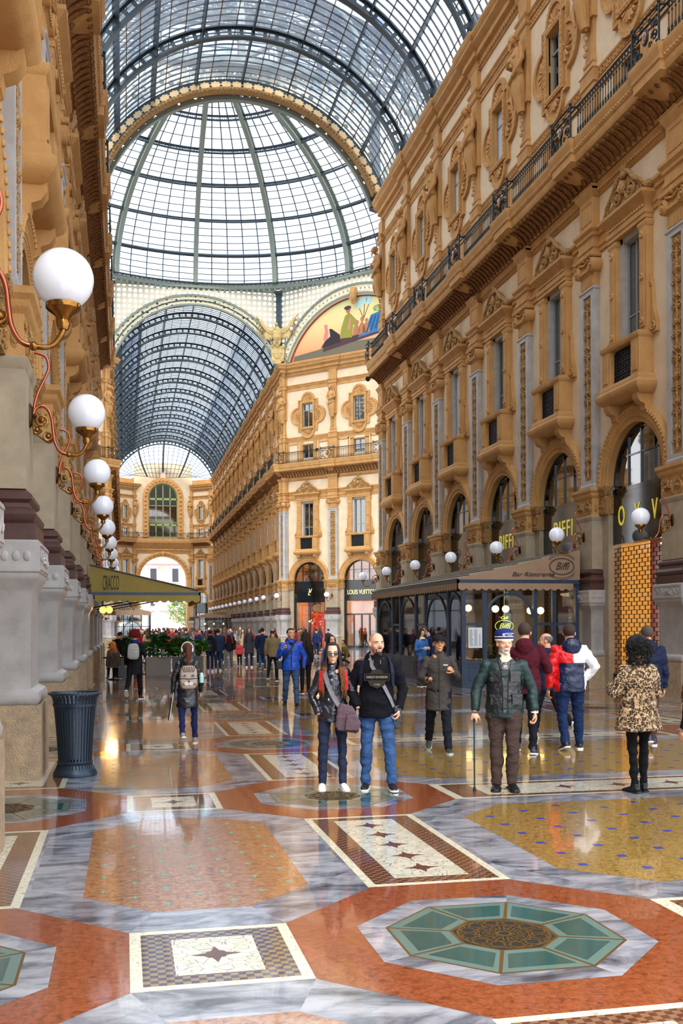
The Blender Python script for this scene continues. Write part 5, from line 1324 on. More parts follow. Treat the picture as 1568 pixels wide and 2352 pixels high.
# ---- scalloped valance between two points
def valance(mb, p, q, zt, h, n, th=.012, sharp=False):
    p, q = Vector((*p, 0)), Vector((*q, 0)); d = q-p; L = d.length; d.normalize(); nr = Vector((-d.y, d.x, 0))*th
    pts = [(0, zt)]; w = L/n
    for i in range(n):
        for j in range(7): t = j/6; pts.append((w*(i+t), zt-h+h*.28*(1-sin(pi*t))))
    pts.append((L, zt)); m = len(pts)
    # triangle strip between top line and the scalloped hem
    for i in range(1, m-2):
        a, b = pts[i], pts[i+1]
        if b[0]-a[0] < 1e-6: continue
        vs = []
        for off in (0, 1):
            for (x, z) in ((a[0], zt), (b[0], zt), (b[0], b[1]), (a[0], a[1])): v = p+d*x+nr*off; vs.append((v.x, v.y, z))
        mb.add(vs, [(0, 1, 2, 3), (7, 6, 5, 4), (0, 4, 5, 1), (3, 2, 6, 7)])
def globe_lamp_inside(parent_name, loc, lab, grp, m='lamp_on', n=2, rz=0):
    t = thing('twin_globe_lamp', lab, 'lamp', loc, rz, grp)
    for s in ((-1, 1) if n == 2 else (0,)):
        obj('globe', MB().sphere((s*.16, 0, 0), .105, 16, 10), m, t, smooth=True)
        obj('arm', MB().tube([(s*.16, 0, -.1), (s*.14, 0, -.2), (0, 0, -.26)], .012, 6), 'brass', t)
    obj('stem', MB().sphere((0, 0, -.27), .045).tube([(0, 0, -.26), (0, .12, -.27)], .02, 6), 'brass', t)
    return t
def pavilion():
    x0, x1, y0, y1 = 9.1, 12.45, 26.6, 36.1
    t = thing('cafe_pavilion', 'blue-framed glazed cafe pavilion under a taupe awning along the right wall', 'cafe pavilion', (x0, y0, 0))
    W, D = x1-x0, y1-y0
    def post(x, y, w=.1, z=2.95): return MB().box(x-w/2, x+w/2, y-w/2, y+w/2, 0, z)
    fronts = [0, .62, 2.1, 2.66, 3.4]           # posts on the short side facing the camera
    for i, x in enumerate(fronts): obj('post', post(x if i < 4 else W, 0, .11), 'pavilion_blue', t)
    sides = [1.25, 3.5, 4.55, 6.4, 7.4, 9.5]
    for y in sides: obj('post', post(0, y, .11), 'pavilion_blue', t)
    def panel_run(pts, axis):
        lo = MB(); gl = MB(); tr = MB()
        for i in range(len(pts)-1):
            a, b = pts[i], pts[i+1]
            g = (lambda u0, u1, v0, v1, z0, z1, mb: mb.box(u0, u1, v0, v1, z0, z1)) if axis == 'x' else (lambda u0, u1, v0, v1, z0, z1, mb: mb.box(v0, v1, u0, u1, z0, z1))
            g(a, b, -.04, .04, .0, .68, lo); g(a, b, -.05, .05, .66, .74, lo); g(a, b, -.06, .06, 0, .12, lo)
            if b-a > .5: g(a+.14, b-.14, -.055, .055, .2, .24, lo); g(a+.14, b-.14, -.055, .055, .56, .6, lo); g(a+.14, a+.18, -.055, .055, .24, .56, lo); g(b-.18, b-.14, -.055, .055, .24, .56, lo)
            g(a+.04, b-.04, -.006, .006, .74, 2.8, gl); 
            if not (1.2 < b-a < 2.4): g(a, b, -.03, .03, 1.72, 1.79, tr)
            else:
                c, r = (a+b)/2, (b-a)/2-.03; z = 2.62-r; z = max(z, 1.5)
                q = MB().arch(c, z, [(r-.06, -.035), (r, -.035), (r, .035), (r-.06, .035)], 0, pi, 24)
                q.box(c-.025, c+.025, -.03, .03, z+r, 2.8)
                if axis == 'y': q.xform(Matrix.Rotation(pi/2, 4, 'Z'))
                tr.merge(q)
            g(a, b, -.05, .05, 2.78, 2.9, tr)
        return lo, gl, tr
    lo, gl, tr = panel_run([0, .62, 2.1, 2.66, W], 'x'); obj('lower_panel', lo, 'pavilion_blue', t); obj('glazing', gl, 'shop_glass', t); obj('glazing_frame', tr, 'pavilion_blue', t)
    lo, gl, tr = panel_run([0, 1.25, 3.5, 4.55, 6.4, 7.4, D], 'y'); obj('lower_panel', lo, 'pavilion_blue', t); obj('glazing', gl, 'shop_glass', t); obj('glazing_frame', tr, 'pavilion_blue', t)
    # roof
    e = .18; zw, ze = 3.82, 3.02
    rf = MB(); rf.add([(-e, -.05, ze), (W+.05, -.05, zw), (W+.05, D-.6, zw), (-e, D+e, ze), (-e, -.05, ze-.03), (W+.05, -.05, zw-.03), (W+.05, D-.6, zw-.03), (-e, D+e, ze-.03)], [(0, 1, 2, 3), (7, 6, 5, 4), (0, 3, 7, 4), (0, 4, 5, 1)])
    rf.add([(-e, D+e, ze), (W+.05, D-.6, zw), (W+.05, D+e, ze), (W+.05, D+e, ze-.03)], [(0, 1, 2)])
    for k in range(5): u = (k+.5)/5; rf.tube([(-e+(W+e)*u, -.05, ze+(zw-ze)*u+.02), (-e+(W+e)*u, D-.6*u, ze+(zw-ze)*u+.02)], .02, 5)
    obj('canvas_roof', rf, 'canvas_grey', t)
    gb = MB(); gb.add([(-e, -.1, ze-.04), (W+.06, -.1, ze-.04), (W+.06, -.1, zw), (-e, -.1, ze), (-e, -.05, ze-.04), (W+.06, -.05, ze-.04), (W+.06, -.05, zw), (-e, -.05, ze)], [(0, 1, 2, 3), (7, 6, 5, 4), (3, 2, 6, 7)]); obj('canvas_gable', gb, 'canvas_taupe', t)
    ev = MB(); ev.box(-e-.02, W+.02, -.12, -.06, ze-.16, ze-.04); ev.box(-e-.02, -e+.04, -.12, D+e, ze-.16, ze-.04); obj('eave_beam', ev, 'pavilion_blue', t)
    va = MB(); valance(va, (-e, -.13), (W-.15, -.13), ze-.14, .2, 15); valance(va, (-e-.03, -.13), (-e-.03, D+e), ze-.14, .2, 40); obj('valance', va, 'canvas_taupe', t)
    ce = MB().box(.05, W, .05, D, 2.84, 2.88); obj('ceiling_panel', ce, 'warm_wood', t)
    def tx(s, x, z, sz, sc=(1, 1), sh=.35): flat_text(t, s, x, z, -.115, sz, 'letter_dark', flip=False, shear=sh, scale=sc, depth=.004)
    tx('Bar Ristorante', 2.0, 3.13, .17, (1.25, 1)); tx('Biffi', 2.86, 3.36, .26, (1.0, 1.15), .4)
    lg = MB()
    for r0 in (.35, .375): lg.sweep([(-.004, -.004), (.004, -.004), (.004, .004), (-.004, .004)], [((2.86+r0*cos(a), -.113, 3.36+r0*.62*sin(a)), (cos(a), 0, sin(a)), (0, 1, 0)) for a in [2*pi*i/40 for i in range(41)]])
    for s in (-1, 1):
        pts = [(2.86+.42*cos(a), -.113, 3.36+s*.05+s*.27*sin(a)) for a in [pi*(.15+.7*i/16) for i in range(17)]]; lg.tube(pts, .005, 4); 
        pts = [(x*1.0, y, z+s*.045) for x, y, z in pts]; lg.tube(pts, .005, 4)
    obj('emblem', lg, 'letter_dark', t)
    # menu
    mn = thing('menu_board', 'pale menu sheet hung in the corner window of the blue cafe pavilion', 'menu', (x0+.33, y0-.045, 0))
    obj('sheet', MB().box(-.2, .2, -.01, 0, 1.1, 1.66), 'menu_paper', mn)
    ln = MB(); rnd = random.Random(3)
    for i in range(22):
        z = 1.6-.021*i; ln.box(-.17, -.17+rnd.uniform(.06, .12), -.014, -.01, z, z+.007); ln.box(-.03, .07*rnd.uniform(.5, 1), -.014, -.01, z, z+.007)
        if i > 5: ln.box(.11, .11+rnd.uniform(.02, .05), -.014, -.01, z, z+.007)
    obj('printed_lines', ln, 'menu_ink', mn)
    # neon sign
    ns = thing('window_sign', 'green-yellow glowing oval sign reading Cafe above a script name inside the cafe window', 'sign', (x0+1.35, y0+.4, 1.7))
    q = MB(); q.tube([(.27*cos(2*pi*i/32), 0, .16*sin(2*pi*i/32)) for i in range(33)], .008, 6); obj('oval', q, 'neon', ns)
    flat_text(ns, 'Biffi', 0, -.01, 0, .22, 'neon', flip=False, shear=.4); flat_text(ns, 'Café', 0, .23, 0, .12, 'neon', flip=False, shear=.4)
    obj('hanging_wire', MB().tube([(0, 0, .16), (0, 0, 1.06)], .004, 4), 'neon', ns)
    for i, (x, y, z) in enumerate([(1.7, 1.6, 2.2), (2.75, 1.5, 2.15), (.5, 3.6, 2.2), (.5, 5.8, 2.2), (.5, 8.3, 2.15), (1.0, 2.9, 2.25)]):
        globe_lamp_inside('p', (x0+x, y0+y, z), ('pair of lit globes behind the arched cafe window', 'pair of lit globes behind the right cafe window pane', 'pair of lit globes inside the cafe, nearest along its long side', 'pair of lit globes in the middle of the cafe long side', 'pair of lit globes at the far end of the cafe', 'pair of lit globes at the corner of the cafe')[i], 'lit globe lamps inside the cafe')
    lt = bpy.data.lights.new('cafe_lamp', 'AREA'); lt.energy = 90; lt.color = (1, .72, .42); lt.size = 2; lt.shape = 'RECTANGLE'; lt.size_y = 8
    link('cafe_lamp', lt, t, (W/2, D/2, 2.8))
    # chairs and tables seen through the glass
    ch = thing('bistro_chair', 'dark bentwood cafe chair behind the glass, nearest the menu', 'chair', (x0+.45, y0+.55, 0), .3, 'bentwood chairs inside the cafe')
    s_ = MB(); s_.lathe([(0, .44), (.2, .44), (.21, .46), (.2, .48), (0, .48)], 16); obj('seat', s_, 'bronze_dark', ch)
    bk = MB()
    for r0, h in ((.19, .45), (.12, .38)): bk.tube([(r0*cos(a), -.18, .46+h*sin(a)) for a in [pi*i/12 for i in range(13)]], .013, 6)
    obj('backrest', bk, 'bronze_dark', ch)
    for sx in (-1, 1):
        for sy in (-1, 1): obj('leg', MB().tube([(sx*.14, sy*.14, .45), (sx*.19, sy*.19, 0)], .013, 6), 'bronze_dark', ch)
    for i, (x, y, a) in enumerate([(1.5, .8, 2.5), (2.9, .7, 1), (.6, 2.3, 0), (.6, 5.3, 2), (.6, 8.1, 1)]):
        dup(ch, None, (x0+x, y0+y, 0), a, 'dark bentwood cafe chair inside the glass, %s' % ('behind the arched window', 'by the wall end', 'near the long side corner', 'at the middle of the long side', 'at the far end')[i])
    for i, (x, y) in enumerate([(.9, 1.2), (2.4, 1.3), (.9, 3.4), (.9, 6.2), (.9, 8.8)]):
        tb = thing('cafe_table', 'cafe table under a white cloth inside the glass, %s' % ('behind the menu', 'right of the arched window', 'near the corner of the long side', 'mid long side', 'far end')[i], 'table', (x0+x, y0+y, 0), 0, 'white-clothed tables inside the cafe')
        obj('table_leg', MB().lathe([(.2, 0), (.2, .02), (.03, .05), (.03, .7)], 12), 'bronze_dark', tb); q = MB().box(-.35, .35, -.35, .35, .72, .75); q.box(-.355, .355, -.355, .355, .5, .74, ) ; obj('tablecloth', q, 'white_paint', tb)
    pl = thing('flower_pot', 'green plant with red flowers on the table inside the arched cafe window', 'plant', (x0+1.2, y0+1.15, .75))
    obj('pot', MB().lathe([(.06, 0), (.09, .12), (.1, .12)], 12), 'brown_marble', pl); leafy(pl, (0, 0, .2), .2, 60, 3)
    # fruit on the bar
    fb = thing('fruit_bowl', 'white bowl on a stand inside the cafe window, right side', 'bowl', (x0+2.45, y0+1.2, .75)); obj('bowl', MB().lathe([(.06, 0), (.04, .05), (.16, .2), (.18, .22), (.15, .2), (.03, .08)], 18, caps=False), 'white_paint', fb)
    for i in range(8):
        o = obj('orange', MB().sphere((0, 0, 0), .045, 12, 8), 'orange_fruit', None, (x0+2.45+.08*cos(i*.9)*(i < 6), y0+1.2+.08*sin(i*.9)*(i < 6), .98+.055*(i//6)+.02*(i % 2)), smooth=True); tag(o, 'orange piled in the white bowl inside the cafe window', 'fruit', 'oranges in the cafe bowl')
mat('menu_paper', 'dde6ea', .7); mat('menu_ink', '6d7f90', .8); mat('neon', 'd8e060', .4, emit=('cfe04a', 2.2)); mat('orange_fruit', 'e07a20', .5)
def leafy(parent, c, r, n, seed, m='leaf', L=.1, name='foliage', flat=.6, fingers=False, zup=1.):
    rnd = random.Random(seed); lf = MB()
    for k in range(n):
        a, e, q = rnd.uniform(0, 2*pi), rnd.uniform(-.5, 1), rnd.random()**.5
        R_ = (r, r) if not isinstance(r, tuple) else r
        p = Vector((c[0]+R_[0]*q*cos(a)*sqrt(max(.05, 1-e*e)), c[1]+R_[1]*q*sin(a)*sqrt(max(.05, 1-e*e)), c[2]+zup*e*max(R_[0], .3)*.7))
        if fingers:      # palmate leaf: blades fanning from a stalk
            out = Vector((cos(a), sin(a), rnd.uniform(-.1, .5))).normalized(); sd = out.cross(Vector((0, 0, 1))).normalized(); dn = Vector((0, 0, -1))
            for f in range(-3, 4):
                t = f*.42; d = (out*cos(t)+sd*sin(t)+dn*(.15+.12*abs(f))).normalized(); w = d.cross(Vector((0, 0, 1))).normalized()*L*.17; l = L*(1-.08*abs(f))
                lf.add([p, p+d*l*.5+w, p+d*l, p+d*l*.5-w], [(0, 1, 2, 3)])
            lf.tube([p, p-out*L*.8+Vector((0, 0, -L*.5))], .004, 3)
        else:
            d = Vector((rnd.uniform(-1, 1), rnd.uniform(-1, 1), rnd.uniform(-flat, flat)))*L*.5; w = d.cross(Vector((rnd.uniform(-.3, .3), rnd.uniform(-.3, .3), 1))).normalized()*L*.25
            lf.add([p-d, p+w, p+d, p-w], [(0, 1, 2, 3)])
    return obj(name, lf, m, parent)
def planters():
    labs = ['leafy green shrub in a dark box planter left of the red-haired walker', 'leafy green shrub in a pale metal box planter behind the red-haired walker', 'leafy green shrub in a planter just left of the ponytailed girl', 'leafy green shrub in a dark planter right of the ponytailed girl']
    for i, (x, w, m) in enumerate([(-.05, .6, 'planter'), (1.15, .85, 'planter_pale'), (1.95, .62, 'planter'), (2.55, .4, 'planter')]):
        y = 35.9 if i < 3 else 36.6
        t = thing('potted_shrub', labs[i], 'plant', (x, y, 0), 0, 'planters round the terrace')
        b = MB(); b.box(-w/2, w/2, -.25, .25, .04, .66); b.box(-w/2-.02, w/2+.02, -.27, .27, .62, .67); b.box(-w/2+.04, w/2-.04, -.22, .22, 0, .05); obj('planter_box', b, m, t)
        leafy(t, (0, -.05, 1.02), (w*.7, .4), 130, i, 'leaf_light' if i == 2 else 'leaf', .32, fingers=True, zup=1.15)
        st = MB(); rnd = random.Random(i)
        for k in range(7): st.tube([(rnd.uniform(-.1, .1), 0, .6), (rnd.uniform(-.3, .3)*w, rnd.uniform(-.2, .2), rnd.uniform(.9, 1.2))], .012, 5)
        obj('stems', st, 'warm_wood', t)
    # terrace screen post and brass rope stand
    t = thing('menu_lectern', 'grey upright menu stand beside the terrace planters', 'stand', (2.12, 33.6, 0))
    obj('panel', MB().box(-.14, .14, -.03, .03, .1, 1.25), 'planter', t); obj('foot', MB().box(-.2, .2, -.12, .12, 0, .1), 'planter', t)
    s = thing('rope_stand', 'slim brass rope stand at the corner of the terrace planters', 'stand', (2.55, 34.3, 0))
    obj('base', MB().lathe([(.16, 0), (.16, .02), (.03, .05), (.02, .07)], 20), 'brass', s); obj('pole', MB().tube([(0, 0, .05), (0, 0, 1.0)], .016, 10), 'brass', s); obj('knob', MB().sphere((0, 0, 1.02), .035), 'brass', s)
def cracco():
    y0, y1 = 31.2, 37.2; xw, xe = WL+.38, 2.22
    t = thing('terrace_awning', 'olive-gold sloping restaurant awning with a scalloped edge on the left wall', 'awning', (xw, y0, 0)); W, D = xe-xw, y1-y0; zw, ze = 3.56, 2.86
    g = MB(); g.add([(0, 0, ze-.1), (W, 0, ze-.1), (W, 0, ze-.06), (0, 0, zw), (0, .03, ze-.1), (W, .03, ze-.1), (W, .03, ze-.06), (0, .03, zw)], [(0, 1, 2, 3), (7, 6, 5, 4), (2, 1, 5, 6)]); obj('canvas_gable', g, 'canvas_green', t)
    r = MB(); r.add([(0, 0, zw+.02), (W, 0, ze-.03), (W, D, ze-.03), (0, D, zw+.02), (0, 0, zw), (W, 0, ze-.06), (W, D, ze-.06), (0, D, zw)], [(0, 1, 2, 3), (7, 6, 5, 4), (0, 4, 5, 1), (1, 5, 6, 2)]); obj('canvas_roof', r, 'canvas_green', t)
    e = MB(); e.box(0, W+.05, -.06, 0, ze-.2, ze-.1); e.box(W, W+.06, -.06, D, ze-.2, ze-.1); e.tube([(0, -.02, zw+.02), (W, -.02, ze-.03)], .02, 6); obj('eave_beam', e, 'pavilion_blue', t)
    v = MB(); valance(v, (0.15, -.07), (W+.04, -.07), ze-.19, .22, 13); valance(v, (W+.07, -.07), (W+.07, D), ze-.19, .22, 30); obj('valance', v, 'canvas_green', t)
    flat_text(t, 'CRACCO', .62, 3.02, -.008, .34, 'letter_green', flip=False, scale=(.34, 1.85), depth=.004)
    for i, y in enumerate((.8, 4.6, 8.6)): obj('support_arm', MB().tube([(.0, y, 2.3), (W*.7, y, 2.72)], .025, 6), 'planter', t)
    q = globe_lamp_inside('c', (-.55, 32.3, 2.25), 'pair of lit amber globes under the olive awning by the left wall', 'lit amber globes', 'lamp_on_amber', 2, -.9)
    lt = bpy.data.lights.new('awning_lamp', 'POINT'); lt.energy = 25; lt.color = (1, .6, .25); lt.shadow_soft_size = .2; link('awning_lamp', lt, t, (.6, 1.4, 2.1))
    # tables and chairs of the terrace
    for i, (x, y) in enumerate([(-.35, 34.0), (.6, 37.6), (1.6, 38.6)]):
        tb = thing('terrace_table', 'small dark terrace table under the olive awning, %s' % ('beside the left pier', 'behind the first planter', 'behind the pale planter')[i], 'table', (x, y, 0), 0, 'terrace tables')
        obj('table_leg', MB().lathe([(.2, 0), (.2, .02), (.03, .05), (.03, .7)], 12), 'iron', tb); obj('tabletop', MB().lathe([(.33, .7), (.34, .72), (.33, .74)], 20), 'white_paint' if i else 'iron', tb)
    ch = thing('terrace_chair', 'dark slatted terrace chair by the left pier', 'chair', (-.35, 33.3, 0), 0, 'terrace chairs')
    obj('seat', MB().box(-.2, .2, -.2, .2, .43, .46), 'leaf_iron', ch); bk = MB()
    for i in range(7): bk.box(-.19+.06*i, -.17+.06*i, -.21, -.19, .46, .9)
    bk.box(-.2, .2, -.22, -.18, .88, .92); obj('backrest', bk, 'leaf_iron', ch)
    for sx in (-1, 1):
        for sy in (-1, 1): obj('leg', MB().box(sx*.19-.012, sx*.19+.012, sy*.19-.012, sy*.19+.012, 0, .44), 'leaf_iron', ch)
    for i, (x, y, a) in enumerate([(.15, 37.4, 1.5), (1.1, 38.2, -1.4), (.55, 36.9, 0)]): dup(ch, None, (x, y, 0), a, 'dark slatted terrace chair behind the planters, %s' % ('left side', 'right side', 'middle')[i])
mat('leaf_iron', '2c352c', .5)
def small_pavilion(x0, x1, y0, y1, zw, ze, lab, txt, wall_right):
    t = thing('cafe_pavilion', lab, 'cafe pavilion', (0, 0, 0))
    xa, xb = (x0, x1)          # xa eave side, xb wall side
    n0, n1 = min(xa, xb), max(xa, xb)
    r = MB(); r.add([(xa, y0, ze), (xb, y0, zw), (xb, y1, zw), (xa, y1, ze), (xa, y0, ze-.05), (xb, y0, zw-.05), (xb, y1, zw-.05), (xa, y1, ze-.05)], [(0, 1, 2, 3), (7, 6, 5, 4), (0, 3, 7, 4)]); obj('canvas_roof', r, 'canvas_taupe', t)
    g = MB(); g.poly([(xa, ze-.08), (xb, ze-.08), (xb, zw), (xa, ze)], y0-.04, y0, 'y'); obj('canvas_gable', g, 'canvas_taupe', t)
    v = MB(); valance(v, (n0, y0-.06), (n1, y0-.06), ze-.08, .22, 14); valance(v, (xa, y0), (xa, y1), ze-.08, .22, 30); obj('valance', v, 'canvas_taupe', t)
    f = MB()
    for k in range(5): x = n0+.1+(n1-n0-.2)*k/4; f.box(x-.05, x+.05, y0+.1, y0+.2, 0, ze-.1)
    f.box(n0, n1, y0+.1, y0+.2, 0, .6); f.box(n0, n1, y0+.1, y0+.2, 1.75, 1.8)
    c, rr = (n0+n1)/2, (n1-n0)*.23; f.merge(MB().arch(c, 1.5, [(rr-.06, 0), (rr, 0), (rr, .08), (rr-.06, .08)], 0, pi, 16).xform(Matrix.Translation((0, y0+.1, 0))))
    xe = xa+(.1 if xb > xa else -.1)
    for k in range(6): y = y0+.15+(y1-y0-.3)*k/5; f.box(xe-.05, xe+.05, y-.05, y+.05, 0, ze-.1)
    f.box(xe-.05, xe+.05, y0, y1, 0, .6); obj('frame', f, 'pavilion_blue', t)
    gl = MB(); gl.box(n0+.05, n1-.05, y0+.14, y0+.15, .6, ze-.1); gl.box(xe-.005, xe+.005, y0+.2, y1, .6, ze-.1); obj('glazing', gl, 'shop_glass', t)
    s = 1 if xb > xa else -1
    flat_text(t, txt, (xa*.35+xb*.65), ze+.28, y0-.05, .42, 'letter_dark', flip=False, shear=.35)
    for k in range(3):
        globe_lamp_inside('s', (n0+.8+(n1-n0-1.6)*k/2, y0+1.2, 2.1), 'lit globes inside the %s, %s' % ('distant taupe pavilion', ('left', 'middle', 'right')[k]) + (' of three, right side' if wall_right else ' of three, left side'), 'lit globes in the distant pavilions', n=1)
def floodlights():
    for i, (x, y, z) in enumerate([(WR-.75, YA-.2, 14.3), (14.4, YB-1.95-.2, 15.95), (15.2, YB-2.9-.2, 15.95)]):
        t = thing('floodlight', ('black floodlight hanging from the end of the near right balcony', 'small black floodlight on the angled balcony rail, left one', 'small black floodlight on the angled balcony rail, right one')[i], 'light fitting', (x, y, z))
        obj('housing', MB().tube([(0, 0, .0), (-.15, -.2, -.12)], [.07, .13], 10), 'iron', t); obj('bracket', MB().tube([(0, 0, 0), (.05, .1, .2 if i == 0 else -.12)], .03, 6), 'iron', t)
def build_props():
    wall_lamps(); litter_bin(); pavilion(); planters(); cracco(); floodlights()
    small_pavilion(2.2, WL+.5, 86, 92, 3.7, 3.0, 'distant taupe-roofed glazed pavilion behind the terrace on the left', 'Galleria', False)
    small_pavilion(8.7, 12.5, 122, 131, 3.9, 3.1, 'distant taupe-roofed pavilion along the right wall of the far arm', 'il Salotto', True)
# ================================================================ people
from mathutils import noise as mnoise
V3 = Vector
def remesh(mb, voxel, smooth=2, folds=0., fscale=6., seed=0):
    me = bpy.data.meshes.new('tmp'); me.from_pydata(mb.v, [], mb.f); me.update()
    bm = bmesh.new(); bm.from_mesh(me); bmesh.ops.recalc_face_normals(bm, faces=bm.faces); bm.to_mesh(me); bm.free()
    o = bpy.data.objects.new('tmp', me); COL.objects.link(o)
    m = o.modifiers.new('r', 'REMESH'); m.mode = 'VOXEL'; m.voxel_size = voxel
    if smooth: s = o.modifiers.new('s', 'SMOOTH'); s.iterations = smooth; s.factor = .5
    dg = bpy.context.evaluated_depsgraph_get(); r = bpy.data.meshes.new_from_object(o.evaluated_get(dg))
    bpy.data.objects.remove(o); bpy.data.meshes.remove(me)
    if folds:
        off = V3((seed*7.3, seed*3.1, 0)); co = []
        for v in r.vertices:
            p = v.co
            n = mnoise.noise(V3((p.x*fscale, p.y*fscale, p.z*fscale*1.7))+off)*.6+abs(mnoise.noise(V3((p.x*fscale*2.2, p.y*fscale*2.2, p.z*fscale*3.4))-off))*.5
            co.append(p+v.normal*(n*folds))
        for v, c in zip(r.vertices, co): v.co = c
    r.polygons.foreach_set('use_smooth', [True]*len(r.polygons)); r.update()
    return r
def setmats(me, mats, fn=None):
    me.materials.clear()
    for m in mats: me.materials.append(MATS[m])
    if fn:
        for p in me.polygons: p.material_index = fn(p.center)
def unit(v): return V3(v).normalized()
def hand(mb, w, d, n, curl=.5, sc=1., side=1, point=False):
    """w wrist, d direction of the hand, n back-of-hand normal; side=+1 when the thumb is towards d x n"""
    d = unit(d); n = (V3(n)-d*V3(n).dot(d)).normalized(); t = d.cross(n)*side
    w = V3(w)
    for k, o in enumerate((.027, .009, -.009, -.026)):
        L = (.078, .086, .08, .064)[k]*sc; b = w+d*.018*sc+t*o*.75*sc; kn = w+d*(.092-.004*abs(k-1))*sc+t*o*sc
        mb.tube([b, b.lerp(kn, .5)+n*.003, kn], [.013*sc, .0135*sc, .0105*sc], 8)
        p = kn; a = 0; pts = [p]; cu = curl*(1+.12*k)
        if point and k == 0: cu = .1
        for s, f in enumerate((.45, .32, .23)):
            a += cu*(.75, 1.1, .8)[s]; p = p+(d*cos(a)-n*sin(a))*L*f; pts.append(p)
        mb.tube(pts, [.0095*sc, .0088*sc, .008*sc, .0065*sc], 8); mb.sphere(pts[-1], .0066*sc, 8, 6); mb.sphere(kn, .0102*sc, 8, 6)
    b = w+d*.02*sc+t*.02*sc; m_ = w+d*.055*sc+t*.048*sc-n*.012*sc
    e = m_+(d*.75+t*.25-n*(.3+.5*curl)).normalized()*.034*sc; f = e+(d*.8-t*.2*curl-n*(.3+.6*curl)).normalized()*.026*sc
    mb.tube([b, m_, e, f], [.016*sc, .0125*sc, .0105*sc, .008*sc], 8); mb.sphere(f, .008*sc, 8, 6)
    mb.sphere(w+d*.05*sc, (.026*sc,)*3, 10, 7)
def person(label, loc, rz, H, top='222222', pants='222a44', shoes='18181a', skin='d6a083', hair='2a1c14', hstyle='short', bstyle='full', build=1., female=False,
           legs=((0, 0, 0), (0, 0, 0)), arms=None, lean=(0, 0), head=(0, 0), hem=.5, sleeve=1., coat=0, fine=True, beard=None, kind='jacket', topfn=None, topmats=None,
           hands=(.5, .5), hood=False, collar=True, glasses=False, hide_hands=(False, False), pantw=1., shoe_sole='e6e6e4', group=None, extra=None, gloss=.7, puff=1., footw=1., seated=None, hnorm=None, toes=(0, 0), skirt=0., coatmat=None, quick=False):
    """x = person's right, y = forward. legs: per side (right,left) (thigh forward deg, out deg, knee bend deg)"""
    S = H/1.75; t = thing('person', label, 'person', loc, rz, group)
    vox = .0068 if fine else .016
    cv = .011 if fine else .02
    if quick: vox, cv = .021, .026
    hipw = .088*S*(1.05 if female else 1); hz = .925*S; L1, L2 = .43*S, .415*S; ah = .075*S
    J = {}
    low = 1e9
    for i, s in enumerate((1, -1)):
        f, o, k = [R(a) for a in legs[i]]
        hp = V3((s*hipw, 0, hz)); d1 = V3((s*sin(o)*cos(f), sin(f), -cos(f)*cos(o))); kn = hp+d1*L1
        g = f-k; d2 = V3((s*sin(o)*.6*cos(g), sin(g), -cos(g)*cos(o*.6))); an = kn+d2*L2
        J[i] = (hp, kn, an, d2); low = min(low, an.z-ah*(1 if k < R(25) else 1))
    dz = -low
    if seated is not None: dz = seated-hz
    for i in (0, 1): J[i] = tuple(p+V3((0, 0, dz)) if q < 3 else p for q, p in enumerate(J[i]))
    hz += dz
    lx, ly = lean
    up = V3((sin(R(lx)), sin(R(ly)), 1)).normalized()
    pel = V3((0, 0, hz)); at = lambda h: pel+up*(h*S)
    shw = (.155 if female else .18)*S*(.5+.5*build)
    nk = at(.55); hc = nk+up*.125*S+V3((0, .018*S, 0))
    hy, hp_ = R(head[0]), R(head[1])
    HM = Matrix.Translation(hc)@Matrix.Rotation(-hy, 4, 'Z')@Matrix.Rotation(-hp_, 4, 'X')@Matrix.Scale(S*(1.02 if female else 1.05), 4)
    # ------------- continuous body
    b = MB()
    b.tube([at(-.06), at(.04), at(.16), at(.3), at(.42), at(.5), at(.55), at(.62)], [(.10*S, .08*S), (.15*S*build, .1*S), (.13*S*build, .09*S), (.15*S*build, .1*S), (.15*S*build, .1*S), (.1*S, .08*S), (.055*S, .058*S), (.05*S, .055*S)], 16)
    A = []
    if arms is None: arms = (((.18, -.05, -1), (.05, .22, -1)), ((.18, -.05, -1), (.05, .22, -1)))
    for i, s in enumerate((1, -1)):
        sh = at(.435)+V3((s*shw, 0, 0)); u, fo = arms[i]
        el = sh+unit((s*u[0], u[1], u[2]))*.285*S; wr = el+unit((s*fo[0], fo[1], fo[2]))*.25*S
        A.append((sh, el, wr)); b.tube([at(.42)+V3((s*shw*.5, 0, 0)), sh, sh.lerp(el, .5), el, el.lerp(wr, .35), wr], [.05*S, .046*S*build, .042*S*build, .034*S*build, .036*S, .024*S], 10)
        if not hide_hands[i]:
            d = unit(wr-el); nn = V3((s*.9, -.2, .1)) if hnorm is None or hnorm[i] is None else V3(hnorm[i])
            th = d.cross((nn-d*nn.dot(d)).normalized()); sd = 1 if th.dot(V3((0, 1, .35))) > 0 else -1
            hand(b, wr, d, nn, hands[i], S*1.03, sd)
    for i in (0, 1):
        hp, kn, an, d2 = J[i]; b.tube([hp+V3((0, 0, .03)), hp.lerp(kn, .4), kn, kn.lerp(an, .35), an, an-V3((0, 0, .03*S))], [.066*S, .06*S, .038*S, .038*S, .026*S, .026*S], 10)
    hb = MB()
    hb.sphere((0, -.012, .035), (.075, .094, .085), 20, 14); hb.sphere((0, .022, -.018), (.064, .072, .088), 18, 12); hb.sphere((0, .034, -.078), (.046, .05, .038), 14, 10); hb.sphere((0, .074, -.098), (.02, .016, .016), 10, 8)
    hb.tube([(0, .082, .018), (0, .1, -.008), (0, .112, -.026)], [.009, .0105, .014], 8); hb.sphere((.012, .098, -.03), .009, 8, 6); hb.sphere((-.012, .098, -.03), .009, 8, 6)
    hb.tube([(-.05, .064, .024), (-.024, .085, .026), (0, .085, .02), (.024, .085, .026), (.05, .064, .024)], .0095, 8)
